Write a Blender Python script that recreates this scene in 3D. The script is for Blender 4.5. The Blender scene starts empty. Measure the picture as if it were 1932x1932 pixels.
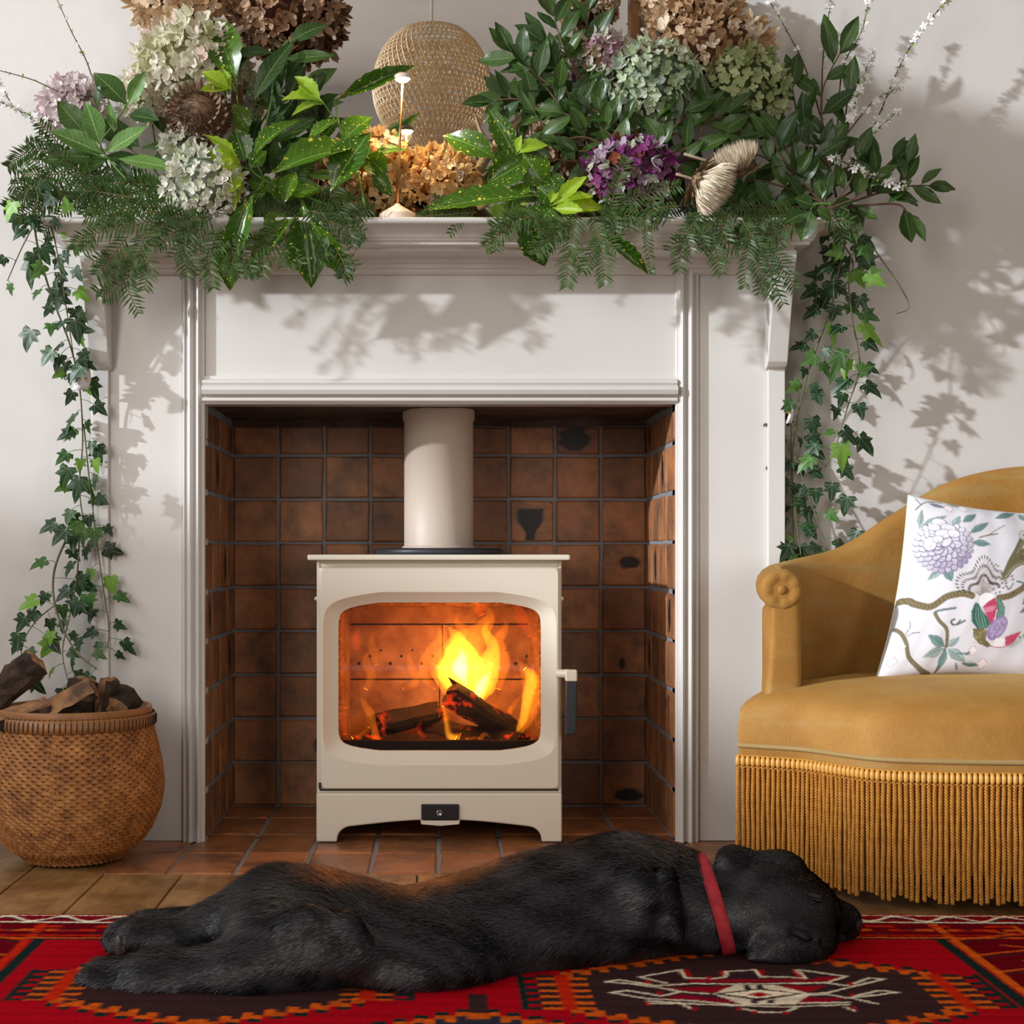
import bpy, bmesh, math, random
import numpy as np
from mathutils import Vector, Matrix, Euler, noise

S = bpy.context.scene
COL = S.collection
random.seed(7)
PI = math.pi

# ---------------------------------------------------------------- camera
FPX = 2835.0                 # focal length in pixels of a 1932 px wide frame
VX, VY = 825.0, 1040.0       # where the optical axis meets the frame
CAM_Y, CAM_Z = -3.0, 0.58
cam = bpy.data.cameras.new('camera')
cam.sensor_width = 36.0
cam.lens = FPX / 1932.0 * 36.0
cam.shift_x = (966 - VX) / 1932.0
cam.shift_y = (VY - 966) / 1932.0
cam.clip_start = 0.05
cam_o = bpy.data.objects.new('camera', cam)
cam_o.location = (0, CAM_Y, CAM_Z)
cam_o.rotation_euler = (PI / 2, 0, 0)
COL.objects.link(cam_o)
S.camera = cam_o

# ---------------------------------------------------------------- colour management, world, lights
S.view_settings.view_transform = 'Standard'
S.view_settings.look = 'None'
S.view_settings.gamma = 1.0
S.view_settings.use_curve_mapping = False
S.view_settings.exposure = -0.10
S.cycles.max_bounces = 7
S.cycles.diffuse_bounces = 3
S.cycles.glossy_bounces = 3
S.cycles.transmission_bounces = 4
S.cycles.transparent_max_bounces = 12
S.cycles.caustics_reflective = False
S.cycles.caustics_refractive = False
S.cycles.sample_clamp_indirect = 6.0
S.cycles.use_denoising = True

W = bpy.data.worlds.new('world')
S.world = W
W.use_nodes = True
_bg = W.node_tree.nodes['Background']
_bg.inputs[0].default_value = (0.62, 0.78, 1.0, 1)
_bg.inputs[1].default_value = 1.0

SUN_DIR = Vector((1.87, 1.0, -0.55)).normalized()
sun = bpy.data.lights.new('sun', 'SUN')
sun.energy = 3.5
sun.angle = math.radians(1.3)
sun.color = (0.95, 0.99, 1.06)
sun_o = bpy.data.objects.new('sun', sun)
sun_o.rotation_euler = SUN_DIR.to_track_quat('-Z', 'Y').to_euler()
sun_o.location = (-5, -3, 4)
COL.objects.link(sun_o)

def area(name, loc, direction, sx, sy, power, col):
    l = bpy.data.lights.new(name, 'AREA')
    l.shape = 'RECTANGLE'; l.size = sx; l.size_y = sy
    l.energy = power; l.color = col
    o = bpy.data.objects.new(name, l)
    o.location = loc
    o.rotation_euler = Vector(direction).to_track_quat('-Z', 'Y').to_euler()
    COL.objects.link(o)
    return o
# sky daylight through the side window, then two added fill lamps behind the camera
area('window_daylight', (-2.24, -1.35, 1.7), (1, 0.3, -0.12), 1.7, 1.5, 22, (1.0, 0.97, 0.95))
area('rear_left_fill', (-1.8, -4.45, 1.45), (0.35, 1, -0.14), 0.9, 2.2, 50, (1.0, 0.94, 0.88))  # added fill lamp; the wall behind it has no window
area('rear_right_fill', (1.75, -4.45, 1.15), (-0.28, 1, -0.1), 0.9, 2.0, 30, (1.0, 0.95, 0.90))  # added fill lamp to brighten the low stove front; no door there

# ---------------------------------------------------------------- helpers
def P(px, py, y):
    """world point that the photograph shows at (px, py), y metres beyond the surround's face"""
    d = y - CAM_Y
    return Vector(((px - VX) / FPX * d, y, CAM_Z + (VY - py) / FPX * d))
def G(px, py, z=0.0):
    """world point on the plane of height z"""
    d = (CAM_Z - z) * FPX / (py - VY)
    return Vector(((px - VX) / FPX * d, d + CAM_Y, z))
def ppm(y):
    return FPX / (y - CAM_Y)

def tag(o, label=None, cat=None, group=None, kind=None):
    if label: o['label'] = label
    if cat: o['category'] = cat
    if group: o['group'] = group
    if kind: o['kind'] = kind
    return o
def empty(name, loc=(0, 0, 0), label=None, cat=None, group=None, kind=None):
    o = bpy.data.objects.new(name, None)
    o.location = loc
    o.empty_display_size = 0.05
    COL.objects.link(o)
    return tag(o, label, cat, group, kind)
def parent(o, p):
    o.parent = p
    o.matrix_parent_inverse = Matrix.Translation(-WL(p))
def WL(o):
    l = Vector(o.location)
    while o.parent:
        # matrix_parent_inverse cancels the parent's place, so locations stay in world space
        return l
    return l

class MB:
    """collects shapes; build() links them as one mesh object"""
    def __init__(s):
        s.v = []; s.f = []; s.sm = []; s.uv = {}
    def add(s, vs, fs, smooth=False):
        b = len(s.v)
        s.v.extend([tuple(p) for p in vs])
        s.f.extend([tuple(i + b for i in f) for f in fs])
        s.sm.extend([smooth] * len(fs))
        return b
    def box(s, x0, x1, y0, y1, z0, z1):
        vs = [(x0, y0, z0), (x1, y0, z0), (x1, y1, z0), (x0, y1, z0), (x0, y0, z1), (x1, y0, z1), (x1, y1, z1), (x0, y1, z1)]
        s.add(vs, [(3, 2, 1, 0), (4, 5, 6, 7), (0, 1, 5, 4), (1, 2, 6, 5), (2, 3, 7, 6), (3, 0, 4, 7)])
    def tube(s, pts, rad, n=8, caps=True, flat=1.0, smooth=True):
        pts = [Vector(p) for p in pts]
        if not hasattr(rad, '__len__'): rad = [rad] * len(pts)
        rings = []
        up = None
        for i, p in enumerate(pts):
            t = (pts[min(i + 1, len(pts) - 1)] - pts[max(i - 1, 0)])
            if t.length < 1e-9: t = Vector((0, 0, 1))
            t.normalize()
            if up is None:
                up = Vector((0, 1, 0)) if abs(t.y) < 0.9 else Vector((1, 0, 0))
            a = (up - t * up.dot(t)).normalized(); up = a
            b = t.cross(a)
            rings.append([p + (a * math.cos(2 * PI * k / n) * flat + b * math.sin(2 * PI * k / n)) * rad[i] for k in range(n)])
        vs = [q for r in rings for q in r]
        fs = []
        for i in range(len(pts) - 1):
            for k in range(n):
                k2 = (k + 1) % n
                fs.append((i * n + k, i * n + k2, (i + 1) * n + k2, (i + 1) * n + k))
        if caps:
            fs.append(tuple(range(n - 1, -1, -1)))
            fs.append(tuple((len(pts) - 1) * n + k for k in range(n)))
        s.add(vs, fs, smooth)
    def lathe(s, prof, n=48, center=(0, 0, 0), a0=0, a1=2 * PI, smooth=True):
        full = abs(a1 - a0 - 2 * PI) < 1e-6
        m = n if full else n + 1
        vs = []; fs = []
        for (r, z) in prof:
            for k in range(m):
                a = a0 + (a1 - a0) * k / n
                vs.append((center[0] + r * math.cos(a), center[1] + r * math.sin(a), center[2] + z))
        for i in range(len(prof) - 1):
            for k in range(n):
                k2 = (k + 1) % m
                fs.append((i * m + k, i * m + k2, (i + 1) * m + k2, (i + 1) * m + k))
        s.add(vs, fs, smooth)
    def loft(s, rings, closed=True, smooth=True, cap0=False, cap1=False):
        n = len(rings[0]); vs = [q for r in rings for q in r]; fs = []
        for i in range(len(rings) - 1):
            for k in range(n if closed else n - 1):
                k2 = (k + 1) % n
                fs.append((i * n + k, i * n + k2, (i + 1) * n + k2, (i + 1) * n + k))
        b = s.add(vs, fs, smooth)
        if cap0: s.f.append(tuple(b + k for k in range(n - 1, -1, -1))); s.sm.append(False)
        if cap1: s.f.append(tuple(b + (len(rings) - 1) * n + k for k in range(n))); s.sm.append(False)
    def prism(s, pts, axis, a0, a1, smooth=False):
        """closed outline pts (2d) swept along axis from a0 to a1"""
        def mk(p, a):
            return {'x': (a, p[0], p[1]), 'y': (p[0], a, p[1]), 'z': (p[0], p[1], a)}[axis]
        n = len(pts)
        vs = [mk(p, a0) for p in pts] + [mk(p, a1) for p in pts]
        fs = [tuple(range(n)), tuple(range(2 * n - 1, n - 1, -1))]
        fs += [(k, n + k, n + (k + 1) % n, (k + 1) % n) for k in range(n)]
        s.add(vs, fs, smooth)
    def sphere(s, c, r, nu=16, nv=10):
        rx, ry, rz = r if hasattr(r, '__len__') else (r, r, r)
        rings = []
        for j in range(nv + 1):
            ph = PI * j / nv
            rings.append([(c[0] + rx * math.sin(ph) * math.cos(2 * PI * k / nu), c[1] + ry * math.sin(ph) * math.sin(2 * PI * k / nu), c[2] - rz * math.cos(ph)) for k in range(nu)])
        s.loft(rings)
    def mesh(s, name):
        me = bpy.data.meshes.new(name)
        me.from_pydata(s.v, [], s.f)
        me.polygons.foreach_set('use_smooth', s.sm)
        me.update()
        return me
    def build(s, name, m, par=None, bevel=0, seg=2, fixn=True, **kw):
        me = s.mesh(name)
        if fixn:
            bm = bmesh.new(); bm.from_mesh(me)
            bmesh.ops.recalc_face_normals(bm, faces=bm.faces)
            bm.to_mesh(me); bm.free()
        return link(name, me, m, par, bevel, seg, **kw)
def link(name, me, m, par=None, bevel=0, seg=2, **kw):
    o = bpy.data.objects.new(name, me)
    COL.objects.link(o)
    if m is not None and len(me.materials) == 0: me.materials.append(m)
    if bevel:
        b = o.modifiers.new('bevel', 'BEVEL'); b.width = bevel; b.segments = seg; b.limit_method = 'ANGLE'; b.angle_limit = math.radians(35)
    if par is not None: parent(o, par)
    return tag(o, **kw)
def inst(name, me, mw, par=None):
    """another object of a shared mesh, world matrix mw"""
    o = bpy.data.objects.new(name, me)
    COL.objects.link(o)
    if par is not None:
        o.parent = par
        o.matrix_parent_inverse = Matrix.Translation(-Vector(par.location))
    o.matrix_basis = mw
    return o
def smoothpath(pts, k=6):
    """Catmull-Rom through pts"""
    pts = [Vector(p) for p in pts]
    if len(pts) < 3: 
        return [pts[0].lerp(pts[-1], i / k) for i in range(k + 1)]
    out = []
    for i in range(len(pts) - 1):
        p0 = pts[max(i - 1, 0)]; p1 = pts[i]; p2 = pts[i + 1]; p3 = pts[min(i + 2, len(pts) - 1)]
        for j in range(k):
            t = j / k
            out.append(0.5 * ((2 * p1) + (p2 - p0) * t + (2 * p0 - 5 * p1 + 4 * p2 - p3) * t * t + (3 * p1 - p0 - 3 * p2 + p3) * t ** 3))
    out.append(pts[-1])
    return out

# ---------------------------------------------------------------- materials
def srgb(*c):
    if len(c) == 1: c = c[0]
    return tuple((x / 255 / 12.92 if x / 255 <= 0.04045 else ((x / 255 + 0.055) / 1.055) ** 2.4) for x in c) + (1.0,)
class N:
    def __init__(s, name):
        s.m = bpy.data.materials.new(name); s.m.use_nodes = True
        s.t = s.m.node_tree; s.p = s.t.nodes['Principled BSDF']; s.out = s.t.nodes['Material Output']
    def n(s, typ, **kw):
        q = s.t.nodes.new(typ)
        for k, v in kw.items():
            if k in q.inputs: q.inputs[k].default_value = v
            else: setattr(q, k, v)
        return q
    def l(s, a, b):
        s.t.links.new(a, b)
    def set(s, **kw):
        for k, v in kw.items():
            s.p.inputs[k.replace('_', ' ')].default_value = v
        return s
    def coord(s, kind='Object', scale=(1, 1, 1)):
        tc = s.n('ShaderNodeTexCoord'); mp = s.n('ShaderNodeMapping'); mp.inputs['Scale'].default_value = scale
        s.l(tc.outputs[kind], mp.inputs[0])
        return mp.outputs[0]
    def noise(s, vec, scale, detail=4, rough=0.55):
        q = s.n('ShaderNodeTexNoise'); q.inputs['Scale'].default_value = scale; q.inputs['Detail'].default_value = detail; q.inputs['Roughness'].default_value = rough
        if vec is not None: s.l(vec, q.inputs['Vector'])
        return q.outputs['Fac']
    def ramp(s, fac, stops):
        q = s.n('ShaderNodeValToRGB'); e = q.color_ramp.elements
        while len(e) < len(stops): e.new(0.5)
        for i, (p, c) in enumerate(stops):
            e[i].position = p; e[i].color = c
        s.l(fac, q.inputs[0])
        return q.outputs[0]
    def mix(s, fac, a, b, mode='MIX'):
        q = s.n('ShaderNodeMix', data_type='RGBA', blend_type=mode)
        for i, x in ((0, fac), (6, a), (7, b)):
            if hasattr(x, 'links') or hasattr(x, 'is_linked'): s.l(x, q.inputs[i])
            else: q.inputs[i].default_value = x
        return q.outputs[2]
    def math(s, op, a, b=0.0, c=0.0):
        q = s.n('ShaderNodeMath', operation=op)
        for i, x in enumerate((a, b, c)):
            if hasattr(x, 'is_linked'): s.l(x, q.inputs[i])
            else: q.inputs[i].default_value = x
        return q.outputs[0]
    def bump(s, h, strength=0.3, dist=0.002):
        q = s.n('ShaderNodeBump'); q.inputs['Strength'].default_value = strength; q.inputs['Distance'].default_value = dist
        s.l(h, q.inputs['Height']); s.l(q.outputs[0], s.p.inputs['Normal'])
        return q
    def base(s, c):
        if hasattr(c, 'is_linked'): s.l(c, s.p.inputs['Base Color'])
        else: s.p.inputs['Base Color'].default_value = c
        return s
def plain(name, col, rough=0.5, metal=0.0, spec=0.5, bump=None, var=None, kind='Object', coat=0, sheen=0):
    k = N(name); k.set(Roughness=rough, Metallic=metal)
    k.p.inputs['Specular IOR Level'].default_value = spec
    if coat: k.p.inputs['Coat Weight'].default_value = coat; k.p.inputs['Coat Roughness'].default_value = 0.15
    if sheen: k.p.inputs['Sheen Weight'].default_value = sheen
    v = k.coord(kind) if (bump or var) else None
    if var:
        k.base(k.ramp(k.noise(v, var[0]), [(0.3, col), (0.7, var[1])]))
    else: k.base(col)
    if bump: k.bump(k.noise(v, bump[0]), bump[1], bump[2] if len(bump) > 2 else 0.002)
    return k.m
# ================================================================ the room
RX0, RX1, RY0, WY, RZ = -2.3, 2.6, -4.6, 0.055, 2.95     # WY: face of the chimney wall
def paint_mat(name, col, col2, rough, bstr):
    k = N(name); k.set(Roughness=rough); v = k.coord('Object')
    k.base(k.ramp(k.noise(v, 3.0, 3), [(0.35, col), (0.65, col2)]))
    b = k.math('ADD', k.noise(v, 160, 3), k.math('MULTIPLY', k.noise(v, 22, 3), 1.6))
    k.bump(b, bstr, 0.0012)
    return k.m
M_wall = paint_mat('wall_paint', srgb(213, 209, 205), srgb(206, 202, 197), 0.75, 0.22)
M_ceil = paint_mat('ceiling_paint', srgb(222, 216, 210), srgb(216, 210, 204), 0.8, 0.2)
M_trim = paint_mat('surround_paint', srgb(218, 215, 211), srgb(211, 208, 203), 0.32, 0.10)

def struct(name, mb, m, **kw):
    return mb.build(name, m, kind='structure', **kw)
b = MB()
hx0, hx1, hz = -0.500, 0.510, 0.92
for (x0, x1, z0, z1) in ((RX0, hx0, 0, RZ), (hx1, RX1, 0, RZ), (hx0, hx1, hz, RZ)):
    b.box(x0, x1, WY, WY + 0.12, z0, z1)
struct('wall_back', b, M_wall)
b = MB(); b.box(RX1, RX1 + 0.1, RY0, WY + 0.12, 0, RZ); struct('wall_right', b, M_wall)
b = MB(); b.box(RX0, RX1, RY0 - 0.1, RY0, 0, RZ); struct('wall_front', b, M_wall)
b = MB(); b.box(RX0 - 0.1, RX1 + 0.1, RY0 - 0.1, WY + 0.12, RZ, RZ + 0.1); struct('ceiling', b, M_ceil)
# side wall with the windows the sun comes through
b = MB()
for y0_, y1_, z0_, z1_ in ((RY0, -2.80, 0, RZ), (-0.56, WY + 0.12, 0, RZ), (-2.80, -0.56, 0, 0.85), (-2.80, -0.56, 2.82, RZ)):
    b.box(RX0 - 0.16, RX0, y0_, y1_, z0_, z1_)
struct('wall_left', b, M_wall)
win = empty('window_1', (RX0 - 0.06, -1.47, 0.85), kind='structure')
for y0_, y1_, a0, a1 in ((-2.80, -2.77, .85, 2.82), (-.59, -.56, .85, 2.82), (-2.77, -.59, .85, .88), (-2.77, -.59, 2.79, 2.82)):
    b = MB(); b.box(RX0 - 0.10, RX0 - 0.05, y0_, y1_, a0, a1); b.build('window_frame', M_trim, win)
b = MB(); b.box(RX0 - 0.09, RX0 - 0.06, -2.78, -1.66, 2.22, 2.50); b.build('sun_block_panel', M_trim, win)  # added panel that shades a band of wall past the shelf end
# added, unseen hedge shape outside the window; its uneven top cuts the low sunlight
hd = MB(); g = []
for j in range(9):
    row = []
    for i in range(70):
        y = -10.5 + 0.16 * i; zt = 2.80 + 0.26 * noise.noise(Vector((y * 1.3, 2, 1))) + 0.10 * noise.noise(Vector((y * 4.1, 5, 2)))
        a = PI * j / 8
        row.append((-8.4 - 0.5 * math.cos(a) + 0.06 * noise.noise(Vector((y * 3, j, 7))), y, (zt - 0.25) * min(1, math.sin(a) * 3) + 0.25 * math.sin(a)))
    g.append(row)
hd.loft(g, closed=False)
hd.build('sun_block_hedge', plain('sun_block_green', srgb(50, 70, 36), 0.9), fixn=False, label='added unseen hedge outside the side window that cuts off the low sunlight', cat='hedge')

# ---- floor
M_sub = plain('subfloor', srgb(60, 48, 36), 0.8)
k = N('oak_boards'); k.set(Roughness=0.42); v = k.coord('Object', (1, 0.12, 1))
oi = k.n('ShaderNodeObjectInfo')
g = k.noise(v, 42, 6, 0.65)
base = k.ramp(g, [(0.3, srgb(150, 112, 66)), (0.5, srgb(184, 140, 86)), (0.72, srgb(204, 160, 104))])
v2 = k.coord('Object', (1, 1, 1))
wear = k.ramp(k.noise(v2, 9, 5, 0.6), [(0.38, srgb(140, 118, 92)), (0.62, (1, 1, 1, 1))])
base = k.mix(0.75, base, wear, 'MULTIPLY')
base = k.mix(k.math('MULTIPLY', oi.outputs['Random'], 0.4), base, srgb(120, 88, 52))
k.base(base); k.bump(g, 0.25, 0.0015)
M_board = k.m
def clay(name, stops, dark, rough=0.5):
    k = N(name); k.set(Roughness=rough); v = k.coord('Object'); oi = k.n('ShaderNodeObjectInfo')
    add = k.n('ShaderNodeVectorMath', operation='ADD'); k.l(v, add.inputs[0])
    sc = k.math('MULTIPLY', oi.outputs['Random'], 37.0); k.l(sc, add.inputs[1]); v = add.outputs[0]
    c = k.ramp(oi.outputs['Random'], stops)
    n1 = k.noise(v, 14, 5, 0.6)
    c = k.mix(k.ramp(n1, [(0.42, (0, 0, 0, 1)), (0.75, (1, 1, 1, 1))]), c, dark)
    n2 = k.noise(v, 70, 4)
    c = k.mix(0.35, c, k.ramp(n2, [(0.3, (0.45, 0.4, 0.36, 1)), (0.65, (1, 1, 1, 1))]), 'MULTIPLY')
    at = k.n('ShaderNodeAttribute'); at.attribute_name = 'mark'
    c = k.mix(at.outputs['Fac'], c, srgb(26, 22, 22))
    k.base(c)
    k.bump(k.math('ADD', k.noise(v, 30, 4), k.math('MULTIPLY', n2, 0.6)), 0.4, 0.002)
    return k.m
M_hearth = clay('quarry_tile', [(0.0, srgb(190, 118, 68)), (0.35, srgb(164, 108, 66)), (0.7, srgb(202, 128, 78)), (1, srgb(142, 100, 66))], srgb(96, 74, 58), 0.38)
M_alcove = clay('terracotta_tile', [(0.0, srgb(176, 114, 70)), (0.3, srgb(150, 98, 62)), (0.6, srgb(190, 128, 82)), (1, srgb(136, 92, 60))], srgb(92, 70, 54), 0.55)
M_grout = plain('grout', srgb(140, 136, 134), 0.9, bump=(120, 0.4))
M_grout_d = plain('dark_grout', srgb(128, 132, 138), 0.9, bump=(120, 0.4))

floor = MB(); floor.box(RX0, RX1, RY0, 0.5, -0.06, -0.022)
floor = floor.build('floor', M_sub, kind='structure')
bm_ = MB(); bm_.box(-0.061, 0.061, -0.0932, 0.0932, -0.016, 0)
def tile_mesh(w, h, t, seed, mark=None, n=1, jit=0.0014):
    """a hand made tile: slightly uneven outline, soft arris; face looks along -y"""
    r = random.Random(seed)
    q = [(-w / 2 + r.uniform(-jit, jit), -h / 2 + r.uniform(-jit, jit)), (w / 2 + r.uniform(-jit, jit), -h / 2 + r.uniform(-jit, jit)),
         (w / 2 + r.uniform(-jit, jit), h / 2 + r.uniform(-jit, jit)), (-w / 2 + r.uniform(-jit, jit), h / 2 + r.uniform(-jit, jit))]
    e = 0.0035
    tilt = [r.uniform(-0.0012, 0.0012) for _ in range(4)]
    vs = [(x, t, z) for x, z in q] + [(x, e * 0.9 + a, z) for (x, z), a in zip(q, tilt)]
    inner = [(x * (1 - 2 * e / w), a, z * (1 - 2 * e / h)) for (x, z), a in zip(q, tilt)]
    fs = []
    for a in range(4):
        c = (a + 1) % 4
        fs.append((a, c, 4 + c, 4 + a))
    mb = MB(); mb.add(vs, fs)
    ring = list(range(4, 8))
    if mark is None: n = 2
    gp = []
    for j in range(n + 1):
        for i in range(n + 1):
            u, vv = i / n, j / n
            p = (Vector(inner[0]) * (1 - u) + Vector(inner[1]) * u) * (1 - vv) + (Vector(inner[3]) * (1 - u) + Vector(inner[2]) * u) * vv
            d = Vector((0, 0.0006 * r.uniform(-1, 1), 0)) if 0 < i < n and 0 < j < n and mark is None else Vector((0, 0, 0))
            gp.append(p + d)
    gf = [(j * (n + 1) + i, j * (n + 1) + i + 1, (j + 1) * (n + 1) + i + 1, (j + 1) * (n + 1) + i) for j in range(n) for i in range(n)]
    b0 = mb.add(gp, gf, mark is not None)
    cor = [b0, b0 + n, b0 + (n + 1) * n + n, b0 + (n + 1) * n]
    for a in range(4):
        c = (a + 1) % 4
        mb.f.append((4 + a, 4 + c, cor[c], cor[a])); mb.sm.append(False)
    me = mb.mesh('tile')
    bm = bmesh.new(); bm.from_mesh(me); bmesh.ops.recalc_face_normals(bm, faces=bm.faces); bm.to_mesh(me); bm.free()
    at = me.attributes.new('mark', 'FLOAT', 'POINT')
    vals = np.zeros(len(me.vertices), np.float32)
    if mark is not None:
        for i, p in enumerate(gp): vals[b0 + i] = mark(p[0] / w, p[2] / h)
    at.data.foreach_set('value', vals)
    return me
# hearth tiles
rows = [-0.296, -0.11, 0.08, 0.27, 0.425]
cols = [-0.61 + 0.1225 * i for i in range(12)]
ht = [[tile_mesh(0.116, h, 0.02, 100 + q + int(h * 1e4)) for q in range(5)] for h in (0.180, 0.184, 0.184, 0.149)]
for me in sum(ht, []): me.materials.append(M_hearth)
bg = MB(); bg.box(-0.611, 0.672, -0.297, WY + 0.01, -0.022, -0.0035); bg.box(-0.47, 0.48, WY, 0.43, -0.022, -0.0035)
bg.build('hearth_bed', M_grout, floor)
for r in range(4):
    for c in range(10):
        xc = (cols[c] + cols[c + 1]) / 2
        if r >= 2 and abs(xc) > 0.50: 
            if r > 1: continue
        yc = (rows[r] + rows[r + 1]) / 2
        o = inst('tile', random.choice(ht[r]), Matrix.Translation((xc + random.uniform(-.001, .001), yc, random.uniform(-0.001, 0.0004))) @ Euler((-PI / 2, 0, 0)).to_matrix().to_4x4(), floor)
# oak boards running towards the fire
for i in range(-10, 14):   # boards beside the hearth reach the wall
    x0 = -0.60 + 0.141 * i
    yb = -0.299 if -0.61 < x0 + 0.07 < 0.66 else WY + 0.01
    mb = MB(); mb.box(x0 + 0.0012, x0 + 0.1398, -2.9, yb, -0.022, random.uniform(-0.0012, 0))
    mb.build('floor_board', M_board, floor, bevel=0.0015, seg=1)

# ---- fire alcove, tiled
AY = 0.42
tb = [tile_mesh(0.0985, 0.0937, 0.012, 300 + q) for q in range(8)]
tbs = [tile_mesh(0.0985, 0.062, 0.012, 330 + q) for q in range(4)]
tsd = [tile_mesh(0.0985, 0.0937, 0.012, 350 + q) for q in range(8)]
def blot(cx, cy, rx, ry, sd):
    def f(u, v):
        d = math.hypot((u - cx) / rx, (v - cy) / ry) + 0.35 * noise.noise(Vector((u * 5, v * 5, sd)))
        return max(0.0, min(1.0, (1.12 - d) * 4))
    return f
def keyhole(u, v):
    w = 0.30 if v > 0.02 else (0.30 - (0.02 - v) * 0.62 if v > -0.28 else 0.115)
    d = abs(u + 0.04) / max(w, 0.06)
    if v > 0.22: d = max(d, 1 + (v - 0.30) * 8)
    d += 0.12 * noise.noise(Vector((u * 9, v * 9, 3)))
    return max(0.0, min(1.0, (1.08 - d) * 7))
SP = {(6, 6): keyhole, (7, 8): blot(-0.1, 0.1, 0.36, 0.5, 1.0), (8, 5): blot(0.12, 0.06, 0.26, 0.16, 5.0), (8, 0): blot(0.1, -0.25, 0.32, 0.16, 20.0), (1, 1): blot(0.38, -0.1, 0.1, 0.2, 22.0), (8, 3): blot(-0.05, -0.25, 0.07, 0.16, 31.0)}
wb = MB(); wb.box(-0.53, 0.54, AY, AY + 0.06, -0.06, 0.99)
wb = wb.build('wall_alcove_back', M_grout_d, kind='structure')
for me in tb + tbs + tsd: me.materials.append(M_alcove)
for c in range(9):
    for r in range(9):
        x = -0.466 + 0.1048 * (c + 0.5)
        z = 0.0997 * (r + 0.5) if r < 8 else 0.7976 + 0.034
        if (c, r) in SP:
            me = tile_mesh(0.0985, 0.0937 if r < 8 else 0.062, 0.012, 400 + c * 10 + r, SP[(c, r)], 22); me.materials.append(M_alcove)
        else: me = random.choice(tb if r < 8 else tbs)
        inst('tile', me, Matrix.Translation((x, AY - 0.0055, z)), wb)
for sgn, nm, xw in ((-1, 'wall_alcove_left', -0.466), (1, 'wall_alcove_right', 0.476)):
    b = MB(); b.box(min(xw, xw + sgn * 0.06), max(xw, xw + sgn * 0.06), 0.01, AY, -0.06, 0.99)
    o = b.build(nm, M_grout_d, kind='structure')
    rot = Matrix.Rotation(PI / 2 * -sgn, 4, 'Z')
    for c in range(4):
        for r in range(9):
            y = AY - 0.1048 * (c + 0.5)
            if y < 0.02: continue
            z = 0.0997 * (r + 0.5) if r < 8 else 0.7976 + 0.034
            if (c + r * 2) % 5 == 1 and r > 2:
                me = tile_mesh(0.0985, 0.0937 if r < 8 else 0.062, 0.012, 500 + c * 10 + r, blot(random.uniform(-.2, .2), 0, 0.16, 0.4, r + c * 3.0), 14); me.materials.append(M_alcove)
            else: me = random.choice(tsd if r < 8 else tbs)
            inst('tile', me, Matrix.Translation((xw - sgn * 0.0024, y, z)) @ rot, o)
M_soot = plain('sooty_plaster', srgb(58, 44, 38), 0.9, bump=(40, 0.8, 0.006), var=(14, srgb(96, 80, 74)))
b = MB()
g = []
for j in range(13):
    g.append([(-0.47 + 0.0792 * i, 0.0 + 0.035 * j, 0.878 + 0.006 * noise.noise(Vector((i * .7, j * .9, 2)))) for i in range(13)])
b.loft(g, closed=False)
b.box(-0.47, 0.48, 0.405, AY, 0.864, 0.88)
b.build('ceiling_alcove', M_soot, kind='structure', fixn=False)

# ================================================================ the painted surround
sur = empty('fireplace_surround', (0, WY, 0), 'off white painted timber fireplace surround with deep mantel shelf and curved corbels around the stove', 'fireplace surround')
# mantel shelf: moulded profile returned round both ends, (outset from the core, height)
prof = [(0.0, 1.160), (0.004, 1.160), (0.008, 1.166), (0.030, 1.166), (0.032, 1.172), (0.036, 1.173), (0.038, 1.178)]
for t in range(9):
    a = t / 8 * PI / 2
    prof.append((0.040 + 0.036 * (1 - math.cos(a)), 1.179 + 0.017 * math.sin(a)))
prof += [(0.080, 1.197), (0.083, 1.200), (0.084, 1.206), (0.082, 1.2075), (0.0, 1.2075)]
rings = []
for o_, z in prof:
    rings.append([(-0.682 - o_, WY, z), (-0.682 - o_, -0.096 - o_, z), (0.682 + o_, -0.096 - o_, z), (0.682 + o_, WY, z)])
b = MB(); b.loft(rings, closed=False, smooth=False, cap0=True, cap1=True)
b.build('mantel_shelf', M_trim, sur, bevel=0.0012, seg=1)
# frieze
b = MB(); b.box(-0.468, 0.478, 0.006, WY, 0.92, 1.145); b.build('frieze_panel', M_trim, sur)
# stepped mouldings under the shelf
b = MB()
pr = [(0.02, 1.132), (-0.002, 1.132), (-0.008, 1.136), (-0.010, 1.141), (-0.016, 1.143), (-0.018, 1.150), (-0.030, 1.152), (-0.034, 1.160), (0.02, 1.160)]
b.prism([(y, z) for y, z in pr], 'x', -0.690, 0.690)
b.build('bed_moulding', M_trim, sur)
# lower moulding over the opening
b = MB()
pr = [(0.03, 0.877), (-0.006, 0.877), (-0.010, 0.880), (-0.010, 0.885), (-0.004, 0.888), (-0.018, 0.892), (-0.022, 0.900), (-0.019, 0.908), (-0.008, 0.911), (-0.012, 0.915), (-0.012, 0.920), (-0.002, 0.924), (0.03, 0.924)]
b.prism(pr, 'x', -0.468, 0.478); b.build('lintel_moulding', M_trim, sur)
b = MB(); b.box(-0.47, 0.48, 0.0, WY, 0.874, 0.93); b.build('lintel', M_trim, sur)
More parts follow.
